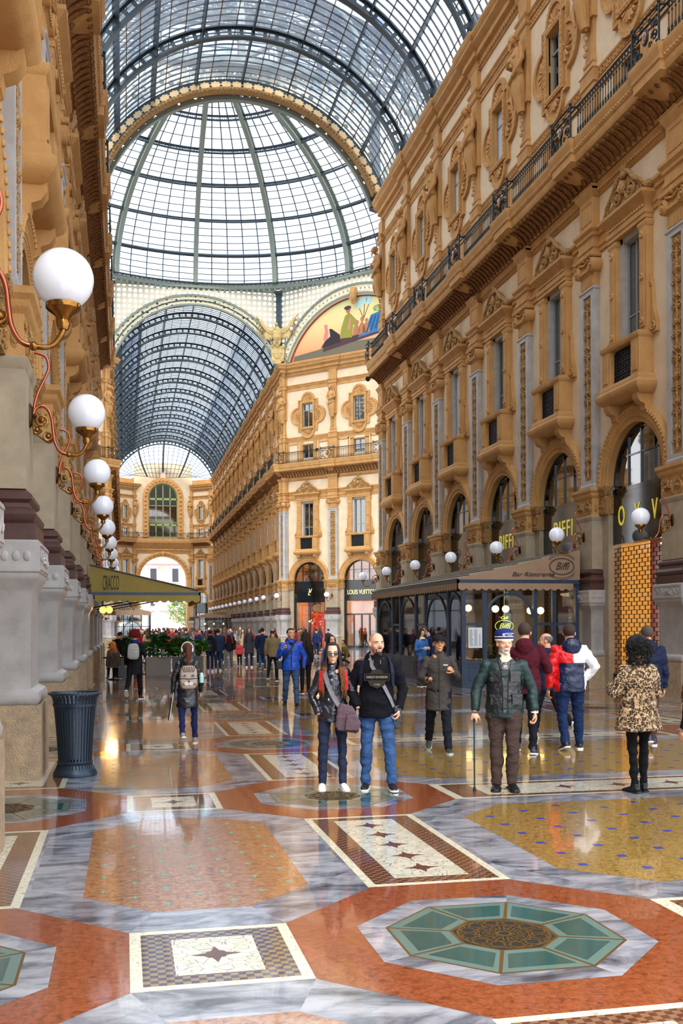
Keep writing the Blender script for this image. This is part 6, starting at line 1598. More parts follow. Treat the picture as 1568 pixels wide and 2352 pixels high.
    for s in (-1, 1):
        hb.sphere((s*.038, .058, -.026), (.024, .024, .022), 10, 8); hb.sphere((s*.077, -.006, -.004), (.01, .02, .031), 10, 8); hb.sphere((s*.028, .073, .004), (.015, .012, .011), 10, 8)
    hb.tube([(-.024, .08, -.062), (0, .094, -.058), (.024, .08, -.062)], [.005, .0085, .005], 8); hb.tube([(-.02, .079, -.071), (0, .092, -.071), (.02, .079, -.071)], [.005, .009, .005], 8)
    hb.tube([(0, -.02, -.05), (0, -.03, -.14), (0, -.035, -.2)], [.056, .056, .056], 12)
    b.merge(hb, HM)
    IH = HM.inverted(); sk = mat('skin_'+skin, skin, .5, bump=(140, .04)).name; bdm = mat('hair_'+(beard or hair), beard or hair, .75, bump=(260, .5)).name
    lipc = mat('lips_'+skin, tuple(x*y for x, y in zip(hexc(skin), (.86, .68, .66))), .45).name; hairm = mat('hair_'+hair, hair, .55, bump=(180, .6)).name
    me = remesh(b, vox, 2)
    def cls(c):
        q = IH @ c
        if abs(q.x) < .1 and q.z > -.14 and q.z < .15 and abs(q.y) < .14:
            if beard and q.y > .0 and (-.13 < q.z < -.05 and (abs(q.x) > .027 or q.z < -.08 or q.z > -.056) and (q.y > .03 or q.z < -.05) and not (q.z > -.052+.0*q.x)): 
                if q.z < -.045-abs(q.x)*.1 and not (q.y > .078 and -.078 < q.z < -.058 and abs(q.x) < .022): return 2 if (bstyle == 'full' or (abs(q.x) < .036 and q.z > -.118)) else 4
            if beard and q.y > .085 and -.056 < q.z < -.043 and abs(q.x) < .032: return 2
            if q.y > .082 and -.075 < q.z < -.058 and abs(q.x) < .02: return 1
            if q.y > .06 and .02 < q.z < .031 and .014 < abs(q.x) < .048: return 3
            if hstyle == 'shaved' and q.z > .035+max(0, q.y)*.75 and q.y < .03: return 4
        return 0
    setmats(me, [sk, lipc, bdm, hairm, mat('stubble_'+skin, tuple(x*.62 for x in hexc(skin)), .6).name], None if quick else cls)
    if not quick:
        e = MB()
        for s in (-1, 1):
            e.m = 0; e.sphere((s*.029, .0775, .007), (.0115, .009, .0068), 12, 8); e.m = 1; e.sphere((s*.029+.001, .085, .0072), (.005, .0032, .005), 10, 6); e.m = 2; e.tube([(s*.017, .084, .0115), (s*.029, .0885, .0145), (s*.042, .08, .011)], .0022, 5)
        e.xform(HM); em = e.mesh('e', ['eye_white', 'eye_dark', sk], True)
        bm = bmesh.new(); bm.from_mesh(me); n0 = len(me.materials)
        bm2 = bmesh.new(); bm2.from_mesh(em)
        for f in bm2.faces: f.material_index += n0
        tm = bpy.data.meshes.new('t'); bm2.to_mesh(tm); bm2.free(); bm.from_mesh(tm); bm.to_mesh(me); bm.free(); bpy.data.meshes.remove(tm)
        for m in ('eye_white', 'eye_dark', sk): me.materials.append(MATS[m])
    me.name = 'body'; link('body', me, t)
    # ------------- trousers
    p = MB(); w = pantw
    p.tube([at(.06), at(0), at(-.06)], [(.15*S*build, .115*S*build), (.165*S*build*(1.03 if female else 1), .125*S*build), (.15*S*build, .12*S*build)], 16)
    for i in (0, 1):
        hp, kn, an, d2 = J[i]; p.tube([hp+V3((0, 0, .02)), hp.lerp(kn, .25), hp.lerp(kn, .7), kn, kn.lerp(an, .35), kn.lerp(an, .8), an-d2*-.02], [.092*S*build, .09*S*w*build, .072*S*w, .062*S*w, .062*S*w, .05*S*w, .048*S*w], 14)
        if fine:
            for z in (.86, .9, .95): q = kn.lerp(an, z); p.lathe([(.045*S*w, -.008), (.054*S*w, 0), (.045*S*w, .008)], 12, q)
    pm = pants if isinstance(pants, str) and pants in MATS else mat('cloth_'+pants, pants, .85, bump=(400, .12), spec=.2).name
    me = remesh(p, cv, 2, .027*S if fine else 0, 9, len(label)); setmats(me, [pm]); me.name = 'trousers'; link('trousers', me, t)
    # ------------- top
    c = MB(); B = build*puff
    zs = [(.525, .06, .06), (.495, .1, .075), (.462, .148, .095), (.42, .172, .112), (.32, .175, .125), (.2, .16 if not female else .145, .118), (.08, .168, .125), (-.02, .176 if not coat else .18, .13)]
    rr = [(a*S*B*((shw/S)/.192 if k in (2, 3) else 1), d*S*B) for k, (z, a, d) in enumerate(zs)]; pts = [at(z) for z, _, _ in zs]
    hz_ = hem*S if coat else None
    if coat:
        q = at(-.02); pts += [V3((q.x, q.y, hz-.16*S)), V3((q.x, q.y, coat*S))]; rr += [((.19+skirt*.4)*S*B, (.145+skirt*.3)*S*B), ((.2+skirt)*S*B, (.155+skirt*.7)*S*B)]
    else: pts += [at(-.125)]; rr += [(.168*S*B, .128*S*B)]
    c.tube(pts, rr, 22)
    for i, s in enumerate((1, -1)):
        sh, el, wr = A[i]; e = el.lerp(wr, .93*sleeve if sleeve <= 1 else .95)
        c.tube([at(.41)+V3((s*shw*.45, 0, 0)), sh, sh.lerp(el, .5), el, el.lerp(wr, .4), e], [.06*S*B, .062*S*B, .056*S*B, .05*S*B, .047*S*B, .04*S*B], 14)
        c.sphere(sh, .062*S*B, 12, 8)
        if fine: c.lathe([(.034*S*B, 0), (.046*S*B, 0), (.046*S*B, .01), (.034*S*B, .01)], 12, e) if False else None
    if collar: c.tube([at(.49), at(.535)+V3((0, .004, 0)), at(.56)+V3((0, .006, 0))], [.095*S, .075*S, .07*S], 14)
    if hood: c.sphere(at(.5)+V3((0, -.085*S, .0)), (.125*S, .085*S, .105*S), 14, 10); c.sphere(at(.47)+V3((0, -.1*S, 0)), (.1*S, .07*S, .1*S), 12, 8)
    me = remesh(c, cv, 2, (.027 if puff > 1.05 else .024)*S if fine else 0, 6 if puff <= 1.05 else 9, len(label)+3)
    if topmats: setmats(me, topmats, (lambda q: topfn(q, A, hz, S)) if topfn else None)
    else: setmats(me, [top if top in MATS else mat('top_'+top, top, gloss, bump=(300, .12), spec=.2).name])
    me.name = kind; link(kind, me, t)
    # ------------- shoes
    for i, s in enumerate((1, -1)):
        hp, kn, an, d2 = J[i]; ft = V3((s*.12+toes[i]*0, 1, 0)).normalized(); pit = atan2(d2.y, -d2.z)
        tilt = min(0, pit)*.75                     # heel lifts when the shin leans back
        M = Matrix.Translation(an)@Matrix.Rotation(-s*.13, 4, 'Z')@Matrix.Rotation(tilt, 4, 'X')
        if tilt < -.15: M = Matrix.Translation(an+V3((0, 0, .0)))@Matrix.Rotation(-s*.13, 4, 'Z')@Matrix.Rotation(tilt*1.0, 4, 'X')
        f = S*footw; sh = MB()
        sh.tube([(0, -.06*f, -.045*S), (0, -.03*f, -.035*S), (0, .05*f, -.035*S), (0, .12*f, -.045*S), (0, .175*f, -.052*S), (0, .195*f, -.055*S)], [(.026*f, .022*S), (.038*f, .045*S), (.042*f, .038*S), (.046*f, .026*S), (.038*f, .02*S), (.02*f, .012*S)], 14)
        sh.tube([(0, -.02*f, -.03*S), (0, -.015*f, .025*S)], [.042*f, .046*f], 12)
        q = remesh(sh, .007 if fine else .014, 1); 
        for v in q.vertices:
            if v.co.z < -.062*S: v.co.z = -.062*S
        q.transform(M); setmats(q, [mat('shoe_'+shoes, shoes, .45).name]); q.name = 'shoe'; so = link('shoe', q, t)
        sl = MB(); out = [(-.045, -.05), (-.03, -.075), (.03, -.075), (.045, -.05), (.04, .03), (.052, .11), (.045, .17), (.02, .2), (-.02, .2), (-.045, .17), (-.052, .11), (-.04, .03)]
        sl.poly([(x*f, y*f) for x, y in out], -.075*S, -.055*S, 'z'); sl.xform(M); obj('sole', sl, mat('sole_'+shoe_sole, shoe_sole, .5).name, so)
    # ------------- hair
    h = MB()
    def cap(r, line=lambda q: True, nseed=0, amp=.0, n=30):
        vs = []; m = n*2//3
        q = MB().sphere((0, 0, 0), 1, n, m)
        for p_ in q.v:
            d = V3(p_); on = line(d); rr_ = 1. if on else .78; a = 1+amp*mnoise.noise(d*6+V3((nseed, 0, 0)))
            vs.append((d.x*r[0]*rr_*a, -.014+d.y*r[1]*rr_*a, .036+d.z*r[2]*rr_*a))
        h.add(vs, q.f)
    hairline = lambda d: not (d.y > .25 and d.z < .52+.2*(d.y-.6)) and not (d.z < -.35 and d.y > -.2) and d.z > -.75
    if hstyle == 'short': cap((.083, .102, .094), hairline, 1, .05)
    elif hstyle in ('long', 'wavy'):
        cap((.085, .104, .094), lambda d: not (d.y > .3 and d.z < .6), 2, .04)
        rnd = random.Random(len(label))
        for k in range(240 if fine else 26):
            a = pi+(rnd.uniform(-2.3, 2.3)); x0, y0 = .083*sin(a)*1.0, -.014+.1*cos(a); L = rnd.uniform(.26, .42) if hstyle == 'long' else rnd.uniform(.3, .44)
            side = 1 if x0 > 0 else -1; fwd = .05 if cos(a) > -.35 else -.05
            st = V3((x0*.8, y0*.8, .09)); pt = [st, V3((x0*1.08, y0*1.05, .02)), V3((x0*1.2, y0*1.1, -.08))]
            for j in range(1, 6):
                t_ = j/5; pt.append(V3((x0*1.25+side*.045*t_+.022*sin(7*t_+k*.4), y0*1.1+fwd*t_+.01*cos(5*t_+k)+(.035 if fwd > 0 else -.02), -.08-L*t_)))
            w_ = .0085 if fine else .013; h.tube(pt, [w_*.7, w_, w_, w_, w_, w_, w_*.8, w_*.2], 5)
    elif hstyle == 'pony':
        cap((.084, .102, .094), lambda d: not (d.y > .25 and d.z < .5), 2, .03)
        rnd = random.Random(5)
        for k in range(60 if fine else 16):
            a = rnd.uniform(0, 2*pi); q = rnd.random()*.03
            h.tube([(0, -.1, .075), (q*cos(a), -.145+q*sin(a)*.6, .06), (1.4*q*cos(a), -.165+q*sin(a), -.08), (1.5*q*cos(a)+.01, -.16+q*sin(a), -.24), (q*cos(a)+.01, -.15, -.4-.05*rnd.random())], [.006, .009, .01, .009, .002], 5)
        h.sphere((0, -.108, .075), .026, 10, 7)
    elif hstyle in ('curly', 'afro'):
        rnd = random.Random(9); R0 = (.125, .135, .13) if hstyle == 'afro' else (.15, .15, .15)
        cap((R0[0]*.85, R0[1]*.85, R0[2]*.85), lambda d: not (d.y > .35 and d.z < .45), 3, .12)
        for k in range(900 if fine else 120):
            d = V3((rnd.gauss(0, 1), rnd.gauss(0, 1), rnd.gauss(0, 1))).normalized()
            if d.y > .3 and d.z < .4: continue
            if hstyle == 'afro' and d.z < -.55: continue
            q = rnd.uniform(.78, 1.02); c_ = V3((d.x*R0[0]*q, -.02+d.y*R0[1]*q, .03+d.z*R0[2]*q))
            if hstyle == 'curly': c_ = V3((d.x*R0[0]*q*(1.05 if d.z < .2 else .9), -.03+d.y*.14*q, .015+(d.z*.12 if d.z > 0 else d.z*.25)*q))
            ax = V3((rnd.gauss(0, 1), rnd.gauss(0, 1), rnd.gauss(0, 1))).normalized(); u_ = ax.orthogonal().normalized(); v_ = ax.cross(u_); r_ = rnd.uniform(.008, .016)
            h.tube([c_+u_*r_*cos(a)+v_*r_*sin(a)+ax*a*.004 for a in [0, 1, 2, 3, 4, 5, 6, 7]], .0034, 4)
    elif hstyle == 'balding': cap((.081, .1, .086), lambda d: hairline(d) and d.z < .55, 4, .04)
    if h.v:
        h.xform(HM)
        if hstyle in ('long', 'wavy') and fine: 
            g2 = h.mesh('hair', [hairm, mat('hair_tips', '7c4420', .5, bump=(180, .6)).name] if hstyle == 'wavy' else [hairm], True)
            if hstyle == 'wavy':
                for p_ in g2.polygons:
                    if (IH@p_.center).z < -.13: p_.material_index = 1
        else: g2 = h.mesh('hair', [hairm], True)
        link('hair', g2, t)
    if glasses:
        g = MB()
        if glasses == 'sun':
            for s in (-1, 1):
                g.poly([(s*.006, .002), (s*.01, -.018), (s*.03, -.026), (s*.052, -.018), (s*.06, .006), (s*.055, .016), (s*.012, .014)], .094, .1); g.tube([(s*.058, .092, .006), (s*.083, .02, .006), (s*.082, -.01, .0)], .004, 5)
            g.tube([(-.01, .1, .008), (.01, .1, .008)], .003, 5); g.xform(HM); obj('sunglasses', g, 'black_glass', t)
        else:
            for s in (-1, 1):
                g.tube([(s*.03+.019*cos(a), .098, .003+.014*sin(a)) for a in [2*pi*k/16 for k in range(17)]], .0018, 5); g.tube([(s*.049, .096, .006), (s*.08, .01, .004)], .002, 5)
            g.tube([(-.011, .1, .005), (.011, .1, .005)], .0016, 5); g.xform(HM); obj('glasses', g, 'iron', t)
    ctx = dict(t=t, A=A, J=J, S=S, at=at, HM=HM, hz=hz, M=Matrix.Translation(loc)@Matrix.Rotation(rz, 4, 'Z'), B=B)
    if extra: extra(ctx)
    return ctx
def strap(ctx, pts, w, m, name='strap', th=.006, free=None):
    """flat band over the clothes"""
    mb = MB(); pts = [V3(p) for p in pts]; n = len(pts)
    vs = []
    for i, p in enumerate(pts):
        t = (pts[min(i+1, n-1)]-pts[max(i-1, 0)]).normalized(); out = V3((p.x*.6, p.y, 0)).normalized() if (abs(p.x)+abs(p.y)) > .01 else V3((0, 1, 0)); s = t.cross(out).normalized()*w/2
        vs += [p-s, p+s, p+s+out*th, p-s+out*th]
    fs = []
    for i in range(n-1):
        for k in range(4): l = (k+1) % 4; fs.append((4*i+k, 4*i+l, 4*i+4+l, 4*i+4+k))
    fs += [(0, 1, 2, 3), tuple(4*(n-1)+k for k in (3, 2, 1, 0))]
    mb.add(vs, fs); return obj(name, mb, m, ctx['t'])
for n_, h_, r_ in (('denim', '17335f', .8), ('denim_dark', '101e3c', .8), ('denim_grey', '2f4a6e', .8)):
    m_ = mat(n_, h_, r_, bump=(500, .15), vary=(('2c568c' if n_ == 'denim' else h_), 3.2, .2)) 
mat('black_puffer', '131322', .22, coat=.6, bump=(14, 1.0)); mat('leather', '15171c', .3, coat=.5, bump=(22, .9)); mat('red_trim', 'c01f1c', .5); mat('grey_strap', '77757c', .7); mat('purple_canvas', '5a4450', .8, bump=(40, .6))
mat('leopard', 'b5966e', .9); mat('cat_print', 'b8a292', .85); mat('stripe_print', 'c9ccd0', .8); mat('hood_print', 'a9a49a', .8)
m_ = MATS['leopard']; v_ = N(m_, 'ShaderNodeTexVoronoi'); v_.inputs['Scale'].default_value = 42; nz_ = N(m_, 'ShaderNodeTexNoise'); nz_.inputs['Scale'].default_value = 24
mx_ = N(m_, 'ShaderNodeMix'); mx_.data_type = 'VECTOR'; mx_.inputs[0].default_value = .09; tc_ = tcoord(m_); LK(m_, tc_, nz_.inputs['Vector']); LK(m_, tc_, mx_.inputs[4]); LK(m_, nz_.outputs['Color'], mx_.inputs[5]); LK(m_, mx_.outputs[1], v_.inputs['Vector'])
LK(m_, ramp(m_, v_.outputs['Distance'], [(0, '6e4a2c'), (.2, '7a5634'), (.25, '17110f'), (.5, '1c1412'), (.58, 'a98c68'), (1, 'c0a888')]), BS(m_).inputs['Base Color'])
m_ = MATS['stripe_print']; w_ = N(m_, 'ShaderNodeTexWave'); w_.bands_direction = 'Z'; w_.inputs['Scale'].default_value = 14; w_.inputs['Distortion'].default_value = 5; w_.inputs['Detail'].default_value = 3; LK(m_, tcoord(m_), w_.inputs['Vector'])
LK(m_, ramp(m_, w_.outputs['Fac'], [(.3, '39425a'), (.45, 'cfd2d4'), (.7, 'd9d4c4')]), BS(m_).inputs['Base Color'])
def back_pack(ctx, label, m, w=.3, h=.4, d=.14, z0=.1, front=None):
    t0 = ctx['t']; S = ctx['S']; t = thing('backpack', label, 'backpack', t0.location, t0.rotation_euler.z)
    c = ctx['at'](z0+.18)+V3((0, -(.13+d/2)*S*ctx['B'], 0)); mb = MB(); pts = []
    outl = []
    for k in range(28):
        a = 2*pi*k/28; x = w/2*S*(abs(cos(a))**.5)*(1 if cos(a) > 0 else -1); z = h/2*S*(abs(sin(a))**.55)*(1 if sin(a) > 0 else -1); outl.append((x*(1-.12*max(0, z/(h/2))), z))
    rings = []
    for y, s in ((-d/2, .8), (-d/2*.8, .94), (-d/2*.3, 1), (d/2*.7, 1), (d/2, .95)): rings.append([(c.x+x*s, c.y+y*S, c.z+z*s) for x, z in outl])
    n = len(outl); vs = [p for r in rings for p in r]; fs = [(i*n+k, i*n+(k+1) % n, (i+1)*n+(k+1) % n, (i+1)*n+k) for i in range(4) for k in range(n)]+[tuple(range(n)), tuple(4*n+k for k in range(n-1, -1, -1))]
    mb.add(vs, fs); obj('bag_body', mb, m, t, auto=60)
    q = MB(); q.tube([(c.x+.95*x, c.y-.1*d*S, c.z+.95*z*1.04) for x, z in outl[1:14]], .006, 5); q.tube([(c.x-.04, c.y+.03, c.z+h/2*S), (c.x, c.y+.03, c.z+h/2*S+.05), (c.x+.04, c.y+.03, c.z+h/2*S)], .008, 6); obj('zip_and_handle', q, 'iron', t)
    for s in (-1, 1):
        sh = ctx['at'](.5)+V3((s*.095*S, 0, 0)); q = MB(); q.tube([c+V3((s*.08*S, .05*S, h*.42*S)), sh+V3((0, -.06*S, .012)), sh+V3((0, .03*S, .02)), ctx['at'](.36)+V3((s*.125*S, .125*S*ctx['B'], 0)), ctx['at'](.2)+V3((s*.165*S, .04*S, 0)), c+V3((s*.12*S, .03, -h*.4*S))], [(.022*S, .006)]*6, 8); obj('shoulder_strap', q, 'iron', t)
    return t, c
def near_people():
    W = lambda x, y, *a: (x, y, 0)
    # --- woman with sunglasses
    def ex1(c):
        at, S = c['at'], c['S']; t = c['t']
        strap(c, [at(.52)+V3((.09*S, .02, .02)), at(.44)+V3((.1*S, .135*S, 0)), at(.32)+V3((.07*S, .16*S, 0)), at(.2)+V3((.02*S, .165*S, 0)), at(.06)+V3((-.06*S, .165*S, 0)), at(-.02)+V3((-.09*S, .17*S, 0))], .045, 'grey_strap', 'bag_strap')
        for s in (-1, 1): strap(c, [at(.53)+V3((s*.105*S, .02, .0)), at(.46)+V3((s*.14*S, .1*S, 0)), at(.36)+V3((s*.152*S, .13*S, 0)), at(.25)+V3((s*.155*S, .12*S, 0))], .034, 'red_trim', 'backpack_strap')
        zp = MB().tube([at(.46)+V3((0, .145*S, 0)), at(.3)+V3((0, .162*S, 0)), at(.05)+V3((0, .165*S, 0))], .003, 6); obj('zip', zp, 'grey_strap', t)
        b = thing('shoulder_bag', 'dull purple canvas shoulder bag with a front pocket at the sunglasses woman\'s hip', 'bag', t.location, t.rotation_euler.z)
        q = MB(); cx, cy, cz = -.13*S, .19*S, .86*S
        outl = [(x*.85, z*.9) for x, z in ((-.16, -.15), (-.13, -.18), (.1, -.15), (.125, -.1), (.1, .1), (.06, .16), (-.08, .13), (-.13, .05))]
        q.poly([(cx+x, cz+z) for x, z in outl], cy-.045, cy+.05); r = remesh(q, .011, 4, .012, 9, 2); setmats(r, ['purple_canvas']); r.name = 'bag_body'; link('bag_body', r, b)
        q = MB(); q.poly([(cx-.13, cz-.14), (cx+.02, cz-.13), (cx+.0, cz+.02), (cx-.1, cz+.04), (cx-.15, cz-.05)], cy+.05, cy+.1); r = remesh(q, .011, 4, .008, 12, 3); setmats(r, ['purple_canvas']); r.name = 'front_pocket'; link('front_pocket', r, b)
    person('person standing in sunglasses and glossy black puffer jacket with long reddish hair', W(2.13, 10.43), pi-.1, 1.56, skin='e0b095', hair='2a1718', hstyle='wavy', female=True, pants='denim_dark', shoes='e8e4ea', topmats=['black_puffer'], top='black_puffer', puff=1.08,
           legs=((0, 3, 0), (3, 2, 3)), arms=(((.34, -.12, -1), (-.28, .55, -.85)), ((.42, -.1, -1), (-.15, .25, -1))), hide_hands=(True, True), glasses='sun', head=(4, 2), pantw=.86, build=.93, extra=ex1, kind='puffer_jacket')
    # --- bald man
    def ex2(c):
        at, S, t = c['at'], c['S'], c['t']
        strap(c, [at(.525)+V3((.075*S, -.0, .03)), at(.44)+V3((.055*S, .15*S, 0)), at(.34)+V3((-.01*S, .158*S, 0)), at(.2)+V3((-.085*S, .152*S, 0)), at(.08)+V3((-.145*S, .125*S, 0)), at(-.01)+V3((-.18*S, .09*S, 0))], .038, 'grey_strap', 'bag_strap')
        for s in (-1, 1): strap(c, [at(.53)+V3((s*.12*S, -.02, .0)), at(.46)+V3((s*.155*S, .1*S, 0)), at(.36)+V3((s*.17*S, .12*S, 0)), at(.22)+V3((s*.178*S, .09*S, 0))], .045, 'navy_trim', 'backpack_strap')
        M = Matrix.Translation(at(.3)+V3((0, .162*S, 0)))
        e = MB(); e.box(-.14*S, .14*S, -.004, .004, -.02, .055); e.poly([(-.1*S, -.02), (.1*S, -.02), (.075*S, -.07), (0, -.1), (-.075*S, -.07)], -.004, .004); e.poly([(-.07, .055), (.07, .055), (.05, .09), (0, .1), (-.05, .09)], -.004, .004); e.xform(M); obj('chest_emblem', e, 'emblem_grey', t)
        e = MB(); e.box(-.13*S, .13*S, .003, .007, -.012, .047); e.xform(M); obj('emblem_bar', e, 'hood_navy', t)
        for tx, z, sz in (('HARLEY-DAVIDSON', .017, .036), ('CYCLES', -.06, .026)):
            me = text_mesh(tx, sz, .002, 'emblem_pale'); o = link('lettering', me, t, at(.3)+V3((0, .171*S, z))); o.rotation_euler = (pi/2, 0, pi); o.scale = (.68, 1, 1)
        dr = MB()
        for s in (-1, 1): dr.tube([at(.5)+V3((s*.04*S, .1*S, 0)), at(.46)+V3((s*.04*S, .145*S, 0))], .004, 5)
        obj('drawstring', dr, 'grey_strap', t)
        b = thing('pouch_bag', 'small black pouch bag hanging at the bald man\'s left hip', 'bag', t.location, t.rotation_euler.z)
        q = MB().poly([(-.03, 0), (.05, -.01), (.055, -.2), (.03, -.26), (-.02, -.25), (-.035, -.12)], -.05, .05); q.xform(Matrix.Translation((-.235*S, .02, .93*S))); r = remesh(q, .01, 4, .006, 9, 2); setmats(r, ['leather']); r.name = 'bag_body'; link('bag_body', r, b)
    person('person with shaved head and goatee in a black hooded sweatshirt and blue jeans', W(2.58, 10.33), pi-.22, 1.665, skin='d9a58a', hair='4a3a34', beard='3a2822', bstyle='goatee', hstyle='shaved', pants='denim', shoes='17181c', top='hood_navy', build=1.1, hood=True,
           legs=((0, 3, 0), (9, 6, 3)), arms=(((.36, -.2, -1), (-.35, .55, -.9)), ((.4, -.2, -1), (-.22, .42, -.95))), hide_hands=(True, False), hands=(.5, .9), head=(-22, -1), pantw=1.0, extra=ex2, kind='hooded_sweatshirt', puff=1.03)
    # --- man with cap
    def ex3(c):
        t, S, at, HM = c['t'], c['S'], c['at'], c['HM']
        q = MB(); q.lathe([(.0, .135), (.05, .128), (.088, .09), (.094, .055), (.09, .035)], 24, (0, -.01, 0), caps=False); q.poly([(x, y) for x, y in [(-.075, .05), (-.07, .1), (-.035, .135), (.035, .135), (.07, .1), (.075, .05)]], .038, .046, 'z'); q.xform(HM); obj('flat_cap', q, 'cap_black', t)
        z = MB().tube([at(.48)+V3((0, .12*S, 0)), at(.42)+V3((0, .143*S, 0)), at(.2)+V3((0, .15*S, 0)), at(-.02)+V3((0, .155*S, 0)), V3((0, .165*S, .58*S))], .006, 6); obj('zip_flap', z, 'jacket_grey_dark', t)
        lo = MB().box(-.03, .03, -.003, .003, -.006, .006); obj('chest_mark', lo.xform(Matrix.Translation(at(.37)+V3((-.09*S, .15*S, 0)))), 'white_paint', t)
        wr = c['A'][0][2]; d = (c['A'][0][2]-c['A'][0][1]).normalized()
        ph = thing('mobile_phone', 'black phone held in the right hand of the grey-jacketed walker', 'phone', t.location, t.rotation_euler.z)
        mb = MB().box(-.035, .035, -.075, .075, -.005, .005); mb.xform(Matrix.Translation(wr+d*.11+V3((0, 0, .008)))@Matrix.Rotation(-.25, 4, 'X')@Matrix.Rotation(.7, 4, 'Z')); obj('phone_case', mb, 'black_glass', ph)
    person('person walking in a grey waterproof jacket, dark flat cap and glasses, holding a phone', W(4.15, 13.15), pi-.25, 1.615, skin='c98f68', hair='1c1a1a', hstyle='short', top='jacket_grey', pants='161a24', shoes='2f4038', shoe_sole='b9bdb8', coat=.62, build=1.02,
           legs=((-14, 4, 22), (10, 3, 4)), arms=(((.3, .05, -1), (-.35, 1, -.05)), ((.35, -.05, -1), (-.35, .8, .45))), hands=(.55, 1.15), hnorm=((0, 0, -1), (-.3, .6, .3)), glasses='clear', head=(-8, -4), extra=ex3, kind='waterproof_jacket', pantw=1.05)
    # --- old man with cane
    def ex4(c):
        t, S, at, HM, A = c['t'], c['S'], c['at'], c['HM'], c['A']
        v = MB(); Bv = 1.05; v.tube([at(.5), at(.47), at(.4), at(.3), at(.15), at(.02), at(-.09)], [(.1*S, .085*S), (.15*S, .105*S), (.185*S, .14*S), (.198*S, .152*S), (.195*S, .152*S), (.2*S, .156*S), (.195*S, .15*S)], 22)
        me = remesh(v, .011, 2, .014, 7, 5); setmats(me, ['leather']); me.name = 'leather_waistcoat'; vo = link('leather_waistcoat', me, t)
        for sx, z in ((.1, .33), (-.1, .33), (.1, .08), (-.12, .08)):
            q = MB().box(-.05, .05, -.02, .025, -.055, .05); q.box(-.055, .055, -.02, .035, .02, .05); q.xform(Matrix.Translation(at(z)+V3((sx*S, .142*S, 0)))@Matrix.Rotation(-sx*2.2, 4, 'Z')); obj('pocket', q, 'leather', vo, auto=30)
        bt = MB()
        for x, z in ((.11, .07), (.05, .075), (.0, .1), (-.05, .05), (-.12, .13), (.1, .36)): bt.sphere(at(z)+V3((x*S, (.175-abs(x)*.25)*S, 0)), .008, 8, 5)
        obj('buttons', bt, 'brass', vo)
        pp = MB()
        for s in (-1, 1): pp.tube([at(.5)+V3((s*.075*S, .08*S, .01)), at(.4)+V3((s*.05*S, .152*S, 0)), at(.2)+V3((s*.028*S, .165*S, 0)), at(-.08)+V3((s*.03*S, .16*S, 0))], .006, 5); pp.tube([at(.515)+V3((s*.13*S, 0, 0)), at(.4)+V3((s*.19*S, .02*S, 0)), at(.3)+V3((s*.2*S, .02, 0))], .008, 5)
        obj('piping', pp, 'iron', vo)
        me = text_mesh('W', .075, .004, 'white_paint'); o = link('lettering', me, vo, at(.33)+V3((-.11*S, .155*S, 0))); o.rotation_euler = (pi/2, 0, pi+.25)
        co = MB(); co.tube([at(.47)+V3((0, .02, 0)), at(.53)+V3((0, .015, 0)), at(.575)+V3((0, .02, 0))], [.085*S, .066*S, .06*S], 16); obj('fleece_collar', co, 'fleece', t, auto=60)
        h = MB(); h.lathe([(.088, .03), (.096, .032), (.097, .05), (.088, .05)], 28, (0, -.008, 0), caps=False); h.xform(HM); obj('hat_brim', h, 'fleece', t)
        h = MB(); h.lathe([(.09, .05), (.097, .055), (.099, .09), (.092, .125), (.066, .152), (.0, .162)], 28, (0, -.01, 0), caps=False); h.xform(HM); hat = obj('woollen_hat', h, 'hat_blue', t, auto=60)
        h = MB(); h.lathe([(.0985, .068), (.1, .07), (.1, .074), (.0985, .076)], 28, (0, -.01, 0), caps=False); h.sphere((.03, .085, .09), (.017, .006, .017), 14, 6); h.xform(HM); obj('hat_badge', h, 'white_paint', hat)
        h = MB(); h.box(.019, .041, .09, .0935, .087, .093); h.box(.027, .033, .09, .0935, .079, .101); h.xform(HM); obj('red_cross', h, 'red_trim', hat)
        for tx, z, yy in (('CROCE ROSSA', .105, .086), ('ITALIANA', .088, .09)):
            me = text_mesh(tx, .016, .001, 'white_paint'); me.transform(HM@Matrix.Translation((-.028, yy+.003, z))@Matrix.Rotation(pi+.33, 4, 'Z')@Matrix.Rotation(pi/2, 4, 'X')); link('lettering', me, hat)
        w = A[1][2]; q = MB(); q.lathe([(.03, -.008), (.036, -.008), (.036, .008), (.03, .008)], 14, w, caps=False); q.sphere(w+V3((-.034, 0, 0)), (.006, .018, .018), 10, 6); obj('wristwatch', q, 'white_paint', t)
        d = (A[0][2]-A[0][1]).normalized(); g = A[0][2]+d*.085+V3((0, .018, -.012))
        st = thing('walking_stick', 'slim dark adjustable walking stick held by the person in a leather waistcoat', 'walking stick', t.location, t.rotation_euler.z)
        foot = V3((g.x+.0, g.y+.03, 0)); q = MB(); q.tube([g, foot+V3((0, 0, .04))], .0085, 8); m1 = g.lerp(foot, .55); q.sphere(m1, (.012, .012, .02), 8, 6); obj('shaft', q, 'stick_green', st)
        obj('grip', MB().tube([g+V3((.0, -.06, .012)), g+V3((0, -.02, .02)), g+V3((0, .03, .014)), g+V3((0, .055, .0))], [.011, .013, .013, .009], 8), 'iron', st); obj('rubber_tip', MB().lathe([(.017, 0), (.015, .03), (.011, .045)], 12, foot), 'iron', st)
